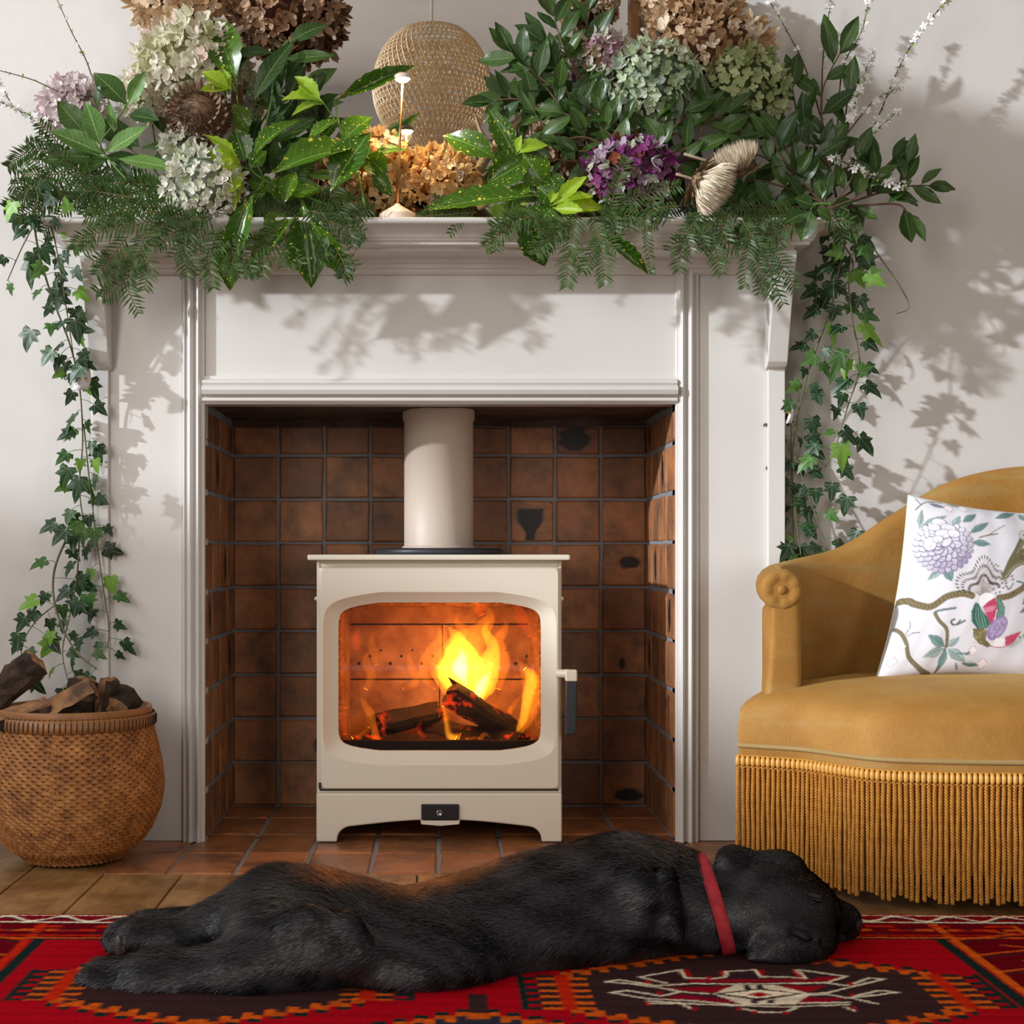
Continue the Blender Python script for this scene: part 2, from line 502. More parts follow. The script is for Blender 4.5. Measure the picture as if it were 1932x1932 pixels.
# pilasters: flat panel, outer stile, reeded inner moulding
def reeds(xa, xb, sgn):
    """reeded profile from the opening (xa) outwards (xb)"""
    w = abs(xb - xa); out = []
    P_ = [(0, 0.04), (0, 0.002), (0.04, -0.001), (0.10, -0.001), (0.12, -0.004)]
    for t in range(7): P_.append((0.14 + 0.24 * t / 6, -0.004 - 0.008 * math.sin(PI * t / 6)))
    P_ += [(0.41, 0.001), (0.45, 0.001)]
    for t in range(9): P_.append((0.47 + 0.30 * t / 8, -0.002 - 0.010 * math.sin(PI * t / 8)))
    P_ += [(0.80, 0.002), (0.84, 0.002), (0.86, -0.003), (0.90, -0.004), (0.94, -0.002), (0.97, 0.004), (1.0, 0.007), (1.0, 0.04)]
    return [(xa + (xb - xa) * u, y) for u, y in P_]
for sgn, x_in, x_mid, x_out in ((-1, -0.464, -0.510, -0.690), (1, 0.476, 0.524, 0.694)):
    pil = MB()
    a, c = sorted((x_mid, x_out))
    pil.box(a, c, 0.008, WY, 0, 1.16)
    st = sorted((x_out, x_out - sgn * 0.034)); pil.box(st[0], st[1], -0.003, WY, 0, 1.16)
    pil.build('pilaster', M_trim, sur, bevel=0.0015)
    r = MB(); r.prism(reeds(x_in, x_mid, sgn), 'z', 0, 1.150); r.build('reeded_moulding', M_trim, sur)
    # corbel: ogee bracket under the shelf end
    pts = [(0.0, 1.162), (-0.100, 1.162), (-0.100, 1.150)]
    for t in range(11):
        u = t / 10
        pts.append((-0.100 + 0.072 * u ** 0.85, 1.150 - 0.190 * u))
    pts += [(-0.026, 0.955), (-0.018, 0.947), (-0.004, 0.943), (0.0, 0.940)]
    x0, x1 = sorted((x_out, x_out - sgn * 0.040))
    q = MB(); q.prism(pts, 'x', x0, x1); q.build('corbel', M_trim, sur, bevel=0.002)
# ================================================================ wood stove
M_cream = plain('cream_stove_paint', srgb(228, 219, 200), 0.42, bump=(900, 0.06, 0.0004))
M_iron = plain('dark_iron', srgb(44, 46, 52), 0.45, bump=(300, 0.15, 0.0006))
M_black = plain('black_plate', srgb(30, 30, 34), 0.4)
M_chrome = plain('chrome', srgb(170, 170, 172), 0.22, metal=1.0)
M_void = plain('firebox_iron', srgb(30, 24, 22), 0.8)
k = N('vermiculite'); k.set(Roughness=0.9); v = k.coord('Object')
k.base(k.ramp(k.noise(v, 22, 5), [(0.3, srgb(128, 92, 66)), (0.7, srgb(184, 146, 108))])); k.bump(k.noise(v, 90, 3), 0.5, 0.003)
M_verm = k.m
st = empty('wood_stove', (0.004, 0.15, 0), 'cream steel wood burning stove with arched glass door and black handle on the hearth', 'stove')
SX0, SX1 = -0.2405, 0.248
SCX = (SX0 + SX1) / 2
def SP_(px, py, y=-0.01): return P(px, py, y)
def superloop(cx, a, zc_t, zc_b, ze_t, ze_b, n, y, m=160):
    """rounded window outline: height of the top/bottom edge bows from the corners to the middle"""
    out = []
    zm = (ze_t + ze_b) / 2
    for i in range(m):
        th = 2 * PI * (i + 0.5) / m
        c, s_ = math.cos(th), math.sin(th)
        x = a * math.copysign(abs(c) ** (2 / n), c)
        q = (x / a) ** 2
        top = zc_t + (ze_t - zc_t) * q - zm; bot = zm - (zc_b + (ze_b - zc_b) * q)
        z = (top if s_ > 0 else bot) * math.copysign(abs(s_) ** (2 / n), s_)
        out.append((cx + x, y, zm + z))
    return out
zz = lambda py: CAM_Z + (VY - py) / FPX * 2.985
xx = lambda px: (px - VX) / FPX * 2.985
ZT, ZB = zz(1070), zz(1490)
D0 = -0.012       # door face
dcx = xx(829.5)
ring_o_back = superloop(dcx, (SX1 - SX0) / 2 - 0.0035, ZT, ZB, ZT, ZB, 90, D0 + 0.03)
ring_o = superloop(dcx, (SX1 - SX0) / 2 - 0.0035, ZT, ZB, ZT, ZB, 90, D0 + 0.006)
ring_o2 = superloop(dcx, (SX1 - SX0) / 2 - 0.009, ZT - 0.003, ZB + 0.003, ZT - 0.003, ZB + 0.003, 60, D0)
bev = superloop(dcx, xx(1050) - dcx, zz(1111), zz(1449), zz(1136), zz(1430), 11, D0)
bev1 = superloop(dcx, xx(1048) - dcx, zz(1113), zz(1447), zz(1138), zz(1428), 11, D0 + 0.0022)
wn0 = superloop(dcx, xx(1028) - dcx, zz(1126), zz(1429), zz(1147), zz(1411), 14, D0 + 0.014)
wn = superloop(dcx, xx(1022) - dcx, zz(1130), zz(1425), zz(1151), zz(1407), 15, D0 + 0.017)
wn2 = superloop(dcx, xx(1022) - dcx, zz(1130), zz(1425), zz(1151), zz(1407), 15, D0 + 0.028)
b = MB(); b.loft([ring_o_back, ring_o, ring_o2, bev], smooth=False); b.loft([bev, bev1, wn0, wn], smooth=True); b.loft([wn, wn2], smooth=False)
door = b.build('door', M_cream, st)
# glass
k = N('stove_glass'); fr = k.n('ShaderNodeFresnel'); fr.inputs['IOR'].default_value = 1.5
tr = k.n('ShaderNodeBsdfTransparent'); gl = k.n('ShaderNodeBsdfGlossy'); gl.inputs['Roughness'].default_value = 0.03
gl.inputs['Color'].default_value = (0.9, 0.9, 0.9, 1)
v = k.coord('Object'); so = k.noise(v, 130, 4, 0.7)
# soot haze on the glass, thicker towards the rim
tr.inputs['Color'].default_value = (0.96, 0.95, 0.93, 1)
ms = k.n('ShaderNodeMixShader'); k.l(fr.outputs[0], ms.inputs[0]); k.l(tr.outputs[0], ms.inputs[1]); k.l(gl.outputs[0], ms.inputs[2])
df = k.n('ShaderNodeBsdfDiffuse'); df.inputs['Color'].default_value = srgb(34, 26, 24)
ms2 = k.n('ShaderNodeMixShader'); at = k.n('ShaderNodeAttribute'); at.attribute_name = 'soot'
k.l(k.math('MULTIPLY', at.outputs['Fac'], k.ramp(so, [(0.38, (0.15, 0.15, 0.15, 1)), (0.6, (1, 1, 1, 1))])), ms2.inputs[0])
k.l(ms.outputs[0], ms2.inputs[1]); k.l(df.outputs[0], ms2.inputs[2]); k.l(ms2.outputs[0], k.out.inputs[0])
M_glass = k.m
ga = superloop(dcx, xx(1024) - dcx, zz(1128), zz(1427), zz(1149), zz(1409), 15, D0 + 0.022)
rings = []
cz = (zz(1130) + zz(1425)) / 2
for f in (1.0, 0.975, 0.95, 0.9, 0.8, 0.5, 0.02):
    rings.append([(dcx + (x - dcx) * f, y, cz + (z - cz) * f) for x, y, z in ga])
b = MB(); b.loft(rings, smooth=True)
gm = b.mesh('glass'); gm.materials.append(M_glass)
at = gm.attributes.new('soot', 'FLOAT', 'POINT')
sv = []
for f in (0.85, 0.55, 0.3, 0.14, 0.06, 0.03, 0.03):
    for (x, y, z) in ga:
        low = max(0, (cz - (cz + (z - cz) * f * 1.0)))
        sv.append(min(1, f if z > cz else f * 1.0))
at.data.foreach_set('value', np.array(sv, np.float32))
link('glass', gm, None, door)
# top plate, body shell, plinth
b = MB(); b.box(xx(581), xx(1075), -0.028, 0.335, zz(1057), zz(1046.5)); b.build('top_plate', M_cream, st, bevel=0.003)
b = MB()
for (x0, x1) in ((SX0, SX0 + 0.006), (SX1 - 0.006, SX1)): b.box(x0, x1, -0.002, 0.325, 0.09, zz(1057))
b.box(SX0, SX1, 0.319, 0.325, 0.09, zz(1057)); b.box(SX0, SX1, 0.0, 0.325, zz(1062), zz(1057)); b.box(SX0, SX1, 0.0, 0.325, 0.095, 0.101)
b.box(SX0 + .006, SX1 - .006, 0.0, 0.004, zz(1070), zz(1062))
b.build('body', M_cream, st, bevel=0.0015)
# plinth with arched cut-out
zb = zz(1497)
pts = [(SX0, 0.002), (SX0, zb), (SX1, zb), (SX1, 0.002)]
arch = []
xl, xr = xx(636), xx(1022)
arch.append((xr, 0.002))
for t in range(8):
    a = t / 7 * PI / 2
    arch.append((xr - 0.030 * (1 - math.cos(a)), 0.006 + 0.027 * math.sin(a)))
for t in range(1, 20):
    u = t / 20; x = (xr - 0.030) + (xl + 0.030 - (xr - 0.030)) * u
    arch.append((x, 0.033 + 0.013 * math.sin(PI * u)))
for t in range(8):
    a = (7 - t) / 7 * PI / 2
    arch.append((xl + 0.030 * (1 - math.cos(a)), 0.006 + 0.027 * math.sin(a)))
arch.append((xl, 0.002))
outl = pts + arch
b = MB(); b.prism(outl, 'y', -0.014, 0.004); b.build('plinth_front', M_cream, st, bevel=0.005, seg=3)
b = MB()
b.box(SX0, SX0 + 0.02, 0.004, 0.32, 0.002, zb); b.box(SX1 - 0.02, SX1, 0.004, 0.32, 0.002, zb); b.box(SX0, SX1, 0.30, 0.32, 0.03, zb); b.box(SX0 + .01, SX1 - .01, 0.004, 0.31, 0.055, zb)
b.build('plinth_sides', M_cream, st)
for lx in (xx(618), xx(1041)):
    b = MB(); b.box(lx - 0.016, lx + 0.016, -0.011, 0.02, 0, 0.003); b.build('foot_pad', M_black, st)
# air slide in the middle of the plinth
slide = MB(); slide.box(xx(795), xx(866), -0.020, -0.004, zz(1546), zz(1517)); slide = slide.build('air_slide', M_black, st, bevel=0.002)
b = MB(); b.prism([(xx(793), zz(1548)), (xx(868), zz(1548)), (xx(866), zz(1555)), (xx(831), zz(1558)), (xx(795), zz(1555))], 'y', -0.018, 0); b.build('slide_lip', M_cream, st, bevel=0.001)
b = MB(); b.lathe([(0.0, 0.0015), (0.0035, 0.0015), (0.004, -0.001), (0.0058, -0.001), (0.0066, 0.0015), (0.0066, 0.006)], 24)
o = b.build('screw', M_chrome, slide); o.matrix_basis = Matrix.Translation((xx(829), -0.0225, zz(1533))) @ Matrix.Rotation(-PI / 2, 4, 'X')
# hinge pins and maker's plate
for py in (1130, 1380):
    for sx, ln in ((SX0, -1), (SX1, 1)):
        if py == 1380: continue
        b = MB(); b.sphere((sx + ln * 0.001, 0.004, zz(py)), 0.0042, 10, 8); b.build('hinge_pin', M_cream, st)
b = MB(); b.box(xx(601), xx(606), -0.0135, -0.011, zz(1489), zz(1477)); o = b.build('badge', M_iron, st); o['label'] = 'small dark badge'
# handle
h = MB()
h.tube([P(1050, 1271, -0.015), P(1062, 1271, -0.02), P(1074, 1271, -0.03)], [0.009, 0.0085, 0.0095], 14)
h.box(xx(1065), xx(1087), -0.042, -0.022, zz(1284), zz(1262))
hd = h.build('handle', M_cream, st, bevel=0.003)
b = MB(); b.prism([(xx(1065.5), zz(1284)), (xx(1087), zz(1284)), (xx(1085.5), zz(1382)), (xx(1065), zz(1386))], 'y', -0.041, -0.023); b.build('grip', M_iron, hd, bevel=0.003)
# flue
b = MB(); b.lathe([(0.134, 0.0), (0.137, 0.003), (0.137, 0.010), (0.132, 0.013), (0.076, 0.014)], 64, (0.003, 0.2, zz(1046.5))); b.build('flue_collar', M_iron, st)
b = MB(); b.lathe([(0.078, 0.013), (0.078, 0.016), (0.0745, 0.018), (0.0735, 0.020), (0.0735, 0.285), (0.0765, 0.285), (0.0765, 0.40)], 64, (0.003, 0.2, zz(1046.5))); b.build('flue_pipe', plain('flue_paint', srgb(196, 180, 164), 0.5, bump=(500, 0.08, 0.0005)), st)
# firebox
fb = MB()
fy0, fy1 = 0.012, 0.285
fz0, fz1 = 0.125, 0.535
fx0, fx1 = SX0 + 0.012, SX1 - 0.012
fb.box(fx0, fx1, fy0, fy1 + 0.02, fz0 - 0.02, fz0)
fire = fb.build('firebox', M_void, st)
fb = MB(); fb.box(fx0, fx1, fy0, fy1 + .02, fz1, fz1 + 0.012); fb.build('firebox_roof', M_void, fire)
b = MB(); b.box(-0.018, 0.018, 0, 0.1, 0, 0.1)
# refractory boards: the back wall in courses, sloped side cheeks, throat baffle
bk = [(fx0 + 0.02, 0.004, fz0, 0.30), (0.006, fx1 - 0.02, fz0, 0.30), (fx0 + 0.02, 0.010, 0.303, 0.42), (0.012, fx1 - 0.02, 0.303, 0.42), (fx0 + 0.02, fx1 - 0.02, 0.423, fz1)]
for x0, x1, z0, z1 in bk:
    m = MB(); m.box(x0, x1, fy1 - 0.02, fy1, z0, z1); m.build('fire_brick', M_verm, fire, bevel=0.0015)
for xs, d in ((fx0, 1), (fx1, -1)):
    m = MB(); m.prism([(xs, fy0 + 0.01), (xs + d * 0.018, fy0 + 0.01), (xs + d * 0.04, fy1 - 0.02), (xs, fy1)], 'z', fz0, fz1); m.build('fire_brick', M_verm, fire, bevel=0.001)
m = MB(); m.prism([(0.05, fz1 - 0.045), (0.05, fz1 - 0.025), (fy1, fz1 - 0.005), (fy1, fz1 - 0.08)], 'x', fx0 + 0.02, fx1 - 0.02); m.build('baffle', M_verm, fire, bevel=0.002)
m = MB(); m.box(fx0 + 0.01, fx1 - 0.01, 0.02, 0.032, fz0, 0.200); m.build('log_retainer', M_void, fire, bevel=0.003)
# air holes in the back wall
m = MB()
for i in range(12):
    for j, (zz_, r_) in enumerate(((0.365, 0.0022), (0.352, 0.003), (0.336, 0.0036))):
        if (i + j) % 2: continue
        x = -0.19 + 0.034 * i + 0.01 * j
        m.lathe([(0.0001, -0.0), (r_, 0.0)], 10)
        n0 = len(m.v) - 20
        for q in range(n0, len(m.v)):
            vx, vy, vz = m.v[q]; m.v[q] = (x + vx, fy1 - 0.0212, zz_ + vy)
m.build('air_hole', M_void, fire, kind='stuff')

# ---- burning logs, embers, flames
k = N('charred_log'); k.set(Roughness=0.85); v = k.coord('Object')
cr = k.n('ShaderNodeTexVoronoi'); cr.inputs['Scale'].default_value = 34; k.l(v, cr.inputs['Vector'])
k.base(k.ramp(k.noise(v, 25, 5), [(0.35, srgb(18, 12, 11)), (0.62, srgb(40, 24, 18)), (0.85, srgb(84, 48, 30))]))
hot = k.ramp(k.noise(v, 17, 4, 0.65), [(0.55, (0, 0, 0, 1)), (0.72, (1, 1, 1, 1))])
k.l(hot, k.p.inputs['Emission Strength']); k.p.inputs['Emission Color'].default_value = (1.0, 0.045, 0.004, 1)
es = k.math('MULTIPLY', hot, 1.5); k.l(es, k.p.inputs['Emission Strength'])
k.bump(cr.outputs['Distance'], 0.8, 0.006)
M_char = k.m
def split_log(name, p0, p1, r, seed, m, cut=0.62):
    """a split log: rounded bark side, two flat cleft faces, rough ends"""
    rd = random.Random(seed); mb = MB(); rings = []
    p0, p1 = Vector(p0), Vector(p1); ax = (p1 - p0)
    t = ax.normalized(); a = Vector((0, 0, 1)).cross(t)
    if a.length < 0.1: a = Vector((1, 0, 0))
    a.normalize(); c = t.cross(a); rot = rd.uniform(0, 6.28)
    out = [(math.cos(x), math.sin(x)) for x in np.linspace(-0.35, PI * 0.95, 9)] + [(-0.55, -0.25), (-0.12, -0.62), (0.35, -0.55)]
    for i in range(7):
        f = i / 6
        ce = p0 + ax * f
        sc = r * (1 + 0.08 * rd.uniform(-1, 1))
        ring = []
        for q, (u, w) in enumerate(out):
            j = 1 + 0.09 * noise.noise(Vector((q * 1.3, i * 0.8, seed * 3.1)))
            x, y = u * math.cos(rot) - w * math.sin(rot), u * math.sin(rot) + w * math.cos(rot)
            ring.append(ce + (a * x + c * y) * sc * j + t * (0.012 * rd.uniform(-1, 1) if i in (0, 6) else 0))
        rings.append(ring)
    mb.loft(rings, smooth=False, cap0=True, cap1=True)
    return mb.build(name, m)
LG = [((-0.17, 0.09, 0.175), (0.12, 0.20, 0.165), 0.045, 'charred split log lying low behind the stove glass, nearest the hinge side'),
      ((0.17, 0.08, 0.168), (-0.02, 0.21, 0.178), 0.044, 'charred log at the bottom of the fire on the handle side'),
      ((0.155, 0.13, 0.195), (0.015, 0.09, 0.285), 0.034, 'burning log leaning up steeply under the tallest yellow flame'),
      ((-0.13, 0.12, 0.225), (0.00, 0.20, 0.245), 0.030, 'small red glowing log on top of the charred pile')]
for i, (p0, p1, r, lb) in enumerate(LG):
    o = split_log('burning_log', p0, p1, r, 30 + i, M_char); tag(o, lb, 'log', 'burning logs in the stove')
k = N('ember_bed'); k.set(Roughness=0.9); v = k.coord('Object'); n1 = k.noise(v, 60, 4, 0.7)
k.base(k.ramp(n1, [(0.4, srgb(20, 14, 14)), (0.7, srgb(60, 40, 34))])); k.p.inputs['Emission Color'].default_value = (1, 0.10, 0.01, 1)
k.l(k.math('MULTIPLY', k.ramp(n1, [(0.52, (0, 0, 0, 1)), (0.66, (1, 1, 1, 1))]), 2.2), k.p.inputs['Emission Strength'])
M_ember = k.m
m = MB(); g = []
for j in range(16):
    g.append([(fx0 + 0.02 + (fx1 - fx0 - 0.04) * i / 24, 0.045 + 0.2 * j / 15, fz0 + 0.02 + 0.022 * noise.noise(Vector((i * .8, j * .8, 1)))) for i in range(25)])
m.loft(g, closed=False)
o = m.build('ember_bed', M_ember, fixn=False); tag(o, 'glowing ember bed under the burning logs in the stove', 'embers', kind='stuff')
def flame_mat(name, col, strength):
    k = N(name); k.t.nodes.remove(k.p)
    e = k.n('ShaderNodeEmission'); e.inputs[0].default_value = col; e.inputs[1].default_value = strength
    k.l(e.outputs[0], k.out.inputs['Volume'])
    return k.m
MF = {'red': flame_mat('flame_red', (1, 0.06, 0.004, 1), 26), 'orange': flame_mat('flame_orange', (1, 0.22, 0.008, 1), 40),
      'yellow': flame_mat('flame_yellow', (1, 0.44, 0.02, 1), 85), 'core': flame_mat('flame_core', (1, 0.72, 0.25, 1), 160)}
fl = empty('fire', (0.03, 0.14, 0.2), 'yellow and orange flames rising from the logs behind the stove glass', 'fire')
def flame(pts, y, kind, flat=0.5):
    """pts: (px, py, half width px) from the root up"""
    sp = smoothpath([(a, b_, c) for a, b_, c in pts], 5)
    s_ = 1 / ppm(y)
    mb = MB(); rd = random.Random(int(pts[0][0] * 7 + pts[0][1]))
    cs = []; rs = []
    n = len(sp); rings = []
    for i, q in enumerate(sp):
        c = P(q[0], q[1], y + 0.006 * math.sin(i * 0.9)); r = max(q[2], 0.4) * s_
        t = (Vector(sp[min(i + 1, n - 1)][:2]) - Vector(sp[max(i - 1, 0)][:2]))
        t = Vector((t[0], 0, -t[1])); t.normalize()
        nx = Vector((t.z, 0, -t.x))
        rings.append([c + nx * math.cos(2 * PI * k_ / 14) * r * (1 + 0.28 * noise.noise(Vector((k_ * .8, i * .55, pts[0][0])))) + Vector((0, 1, 0)) * math.sin(2 * PI * k_ / 14) * r * flat for k_ in range(14)])
    mb.loft(rings, cap0=True, cap1=True)
    return mb.build('flame', MF[kind], fl)
FY = 0.13
flame([(905, 1330, 5), (890, 1300, 42), (870, 1262, 56), (880, 1225, 42), (905, 1195, 22), (925, 1160, 9), (905, 1135, 2)], FY, 'orange')
flame([(903, 1328, 4), (895, 1300, 30), (872, 1265, 46), (868, 1235, 34), (862, 1205, 16), (848, 1185, 2)], FY, 'yellow')
flame([(905, 1326, 3), (915, 1295, 20), (922, 1255, 22), (930, 1220, 13), (915, 1190, 8), (922, 1172, 1)], FY - .01, 'yellow')
flame([(897, 1328, 2), (905, 1300, 10), (915, 1282, 8), (925, 1268, 2)], FY - .035, 'core')
flame([(880, 1290, 3), (868, 1262, 16), (872, 1240, 10), (868, 1225, 2)], FY - .03, 'core')
flame([(835, 1262, 4), (815, 1252, 2)], FY, 'yellow')
flame([(845, 1225, 5), (835, 1205, 10), (838, 1180, 3)], FY + .03, 'orange')
flame([(970, 1388, 4), (988, 1365, 13), (1000, 1330, 18), (1005, 1290, 20), (988, 1260, 10), (976, 1243, 1)], FY - .03, 'orange')
flame([(972, 1386, 2), (988, 1355, 8), (996, 1315, 11), (1003, 1280, 12), (990, 1262, 4)], FY - .035, 'yellow')
flame([(965, 1335, 3), (960, 1345, 6), (975, 1322, 5), (990, 1310, 2)], FY - .02, 'orange')
flame([(865, 1397, 16), (848, 1388, 9), (842, 1360, 6), (836, 1330, 5), (833, 1308, 1)], FY - .05, 'orange')
flame([(858, 1396, 10), (846, 1385, 5), (841, 1358, 3.5), (836, 1332, 2)], FY - .055, 'yellow')
flame([(712, 1398, 8), (704, 1370, 8), (698, 1345, 9), (688, 1330, 7), (680, 1312, 1)], FY - .05, 'orange')
flame([(715, 1398, 5), (708, 1372, 6), (720, 1360, 3)], FY - .04, 'red')
flame([(668, 1397, 9), (680, 1388, 5), (695, 1372, 2)], FY - .05, 'orange')
flame([(710, 1255, 5), (705, 1230, 9), (700, 1210, 7), (708, 1190, 2)], FY + .06, 'orange', 0.25)
flame([(675, 1225, 4), (672, 1205, 9), (676, 1185, 2)], FY + .06, 'red', 0.5)
flame([(760, 1300, 4), (785, 1285, 9), (775, 1255, 8), (770, 1235, 2)], FY + .03, 'orange', 0.4)
flame([(910, 1160, 8), (905, 1145, 12), (912, 1132, 5)], FY - .03, 'red', 0.6)
flame([(1000, 1200, 6), (985, 1165, 14), (975, 1140, 5)], FY + .02, 'red', 0.4)
flame([(820, 1300, 4), (800, 1270, 12), (812, 1235, 14), (830, 1205, 8), (826, 1185, 2)], FY + .04, 'orange', 0.4)
flame([(940, 1300, 6), (950, 1250, 14), (940, 1210, 12), (955, 1180, 6), (945, 1160, 1)], FY + .03, 'orange', 0.5)
flame([(860, 1215, 8), (872, 1190, 12), (862, 1170, 6), (868, 1150, 1)], FY + .01, 'orange', 0.5)
flame([(690, 1300, 5), (700, 1275, 10), (690, 1245, 8), (700, 1225, 2)], FY + .05, 'orange', 0.3)
flame([(730, 1395, 4), (722, 1375, 5), (735, 1355, 4), (730, 1340, 1)], FY - .03, 'red')
flame([(800, 1392, 5), (790, 1375, 5), (797, 1355, 1)], FY - .03, 'red')
flame([(905, 1395, 6), (915, 1385, 4), (925, 1392, 1)], FY - .06, 'orange')
flame([(650, 1385, 5), (648, 1360, 7), (652, 1335, 3)], FY - .02, 'red')
flame([(880, 1398, 5), (895, 1392, 3), (910, 1399, 1)], FY - .07, 'orange')
fp = bpy.data.lights.new('fire_glow', 'POINT'); fp.energy = 1.5; fp.color = (1, 0.24, 0.035); fp.shadow_soft_size = 0.06
fo = bpy.data.objects.new('fire_glow', fp); fo.location = (0.02, 0.11, 0.34); COL.objects.link(fo)
# ================================================================ mirror, table lamp, pendant
M_oak = plain('mirror_oak', srgb(168, 120, 78), 0.5, bump=(60, 0.3), var=(8, srgb(140, 96, 60)))
mr = empty('wall_mirror', (0, 0.045, 1.21), 'large wood framed mirror standing behind the garlands on the mantel shelf', 'mirror')
mx0, mx1, mz0, mz1 = -0.405, 0.398, 1.212, 2.0
k = N('mirror_silver'); k.set(Metallic=1.0, Roughness=0.012); k.base((0.86, 0.87, 0.87, 1)); M_mir = k.m
b = MB(); b.box(mx0, mx1, 0.040, 0.046, mz0, mz1); b.build('mirror_glass', M_mir, mr)
for x in (mx0, mx1): b = MB(); b.box(x - 0.011, x + 0.011, 0.024, 0.053, mz0, mz1 + .01); b.build('frame_side', M_oak, mr, bevel=0.003)
b = MB(); b.box(mx0 + .011, mx1 - .011, 0.026, 0.053, mz0 - 0.004, mz0 + 0.014); b.build('frame_rail', M_oak, mr, bevel=0.003)
b = MB(); b.box(mx0 + .011, mx1 - .011, 0.026, 0.053, mz1 - 0.01, mz1 + 0.01); b.build('frame_rail', M_oak, mr, bevel=0.003)

LY = -0.138
lb = P(750, 409, LY); lt = P(760, 150, LY)
lz = 1.2076
lx = lb.x
lamp = empty('table_lamp', (lx, LY, lz), 'small table lamp with domed base and thin brass stem glowing on the mantel shelf', 'lamp')
M_lampc = plain('lamp_cream', srgb(222, 200, 180), 0.35)
M_brass = plain('lamp_brass', srgb(190, 140, 90), 0.3, metal=1.0)
b = MB(); b.lathe([(0.0, 0.0005), (0.0335, 0.0005), (0.0345, 0.003), (0.034, 0.013), (0.030, 0.0165), (0.020, 0.023), (0.008, 0.030), (0.004, 0.034), (0, 0.035)], 40)
o = b.build('base', M_lampc, lamp); o.matrix_basis = Matrix.Translation((lx, LY, lz))
b = MB(); b.tube([(lx, LY, lz + 0.03), (lx + 0.004, LY, lz + 0.15), (lx + .0095, LY, lt.z - 0.003)], [0.0026, 0.0024, 0.0024], 10); b.build('stem', M_brass, lamp)
hx = lx + .0095
b = MB(); b.lathe([(0.0, 0.012), (0.010, 0.011), (0.016, 0.007), (0.0175, 0.002), (0.0168, 0.0), (0.014, 0.002), (0.0, 0.003)], 32)
o = b.build('head', M_lampc, lamp); o.matrix_basis = Matrix.Translation((hx, LY, lt.z))
k = N('lamp_glow'); k.base((1, 0.8, 0.5, 1)); k.p.inputs['Emission Color'].default_value = (1, 0.78, 0.42, 1); k.p.inputs['Emission Strength'].default_value = 22
b = MB(); b.lathe([(0.0, -0.0055), (0.009, -0.004), (0.0135, -0.0005), (0.0135, 0.002), (0, 0.002)], 32)
o = b.build('diffuser', k.m, lamp); o.matrix_basis = Matrix.Translation((hx, LY, lt.z))
# the light of the lamp, spread below the head
l = bpy.data.lights.new('lamp_light', 'SPOT'); l.energy = 4.2; l.color = (1, 0.70, 0.36); l.spot_size = math.radians(150); l.spot_blend = 0.6; l.shadow_soft_size = 0.012
o = bpy.data.objects.new('lamp_light', l); o.location = (hx, LY, lt.z - 0.009); COL.objects.link(o)

# pendant of plaited bamboo: hangs in the room and is seen in the mirror
pd = 4.4
pc = Vector(((815 - VX) / FPX * pd, 2 * 0.040 - (pd + CAM_Y), CAM_Z + (VY - 172) / FPX * pd))
pen = empty('pendant_lamp', pc, 'woven bamboo globe pendant lampshade on a white cord, seen in the mirror above the mantel', 'lamp')
M_bam = plain('bamboo', srgb(244, 216, 170), 0.55, var=(30, srgb(224, 188, 138)))
b = MB(); hgt, rad = 0.178, 0.172
def pr_(u):            # u 0 bottom .. 1 top; a globe pinched to a neck at the bottom
    z = -hgt + 2 * hgt * u
    r = rad * math.sqrt(max(0.0, 1 - ((u - 0.53) / 0.53) ** 2)) if u > 0.2 else None
    if r is None:
        r0 = rad * math.sqrt(1 - ((0.2 - 0.53) / 0.53) ** 2)
        r = 0.078 + (r0 - 0.078) * (u / 0.2) ** 1.1
    return max(r, 0.012), z
for i in range(27):
    r, z = pr_(0.0 + i / 26 * 0.985)
    rr = 0.0032 if i in (0, 14) else 0.0017
    b.tube([(pc.x + r * math.cos(a), pc.y + r * math.sin(a), pc.z + z) for a in np.linspace(0, 2 * PI, 41)], rr, 5, caps=False)
b.build('hoop', M_bam, pen, kind='stuff', fixn=False)
b = MB()
for s_ in (-1, 1):
    for q in range(56):
        a0 = 2 * PI * q / 56
        pts = []
        for t in range(19):
            u = 0.985 * t / 18; r, z = pr_(u)
            a = a0 + s_ * u * 0.9
            pts.append((pc.x + (r + s_ * .001) * math.cos(a), pc.y + (r + s_ * .001) * math.sin(a), pc.z + z))
        b.tube(pts, 0.0026, 4, caps=False, flat=0.6)
b.build('lattice', M_bam, pen, kind='stuff', fixn=False)
b = MB(); b.tube([(pc.x, pc.y, pc.z + hgt - 0.01), (pc.x, pc.y, RZ - 0.02)], 0.0042, 8); b.build('cord', plain('white_cord', srgb(236, 232, 224), 0.5), pen)
b = MB(); b.lathe([(0, RZ - 0.03), (0.04, RZ - 0.03), (0.05, RZ)], 24, (pc.x, pc.y, 0)); b.build('ceiling_rose', M_lampc, pen)
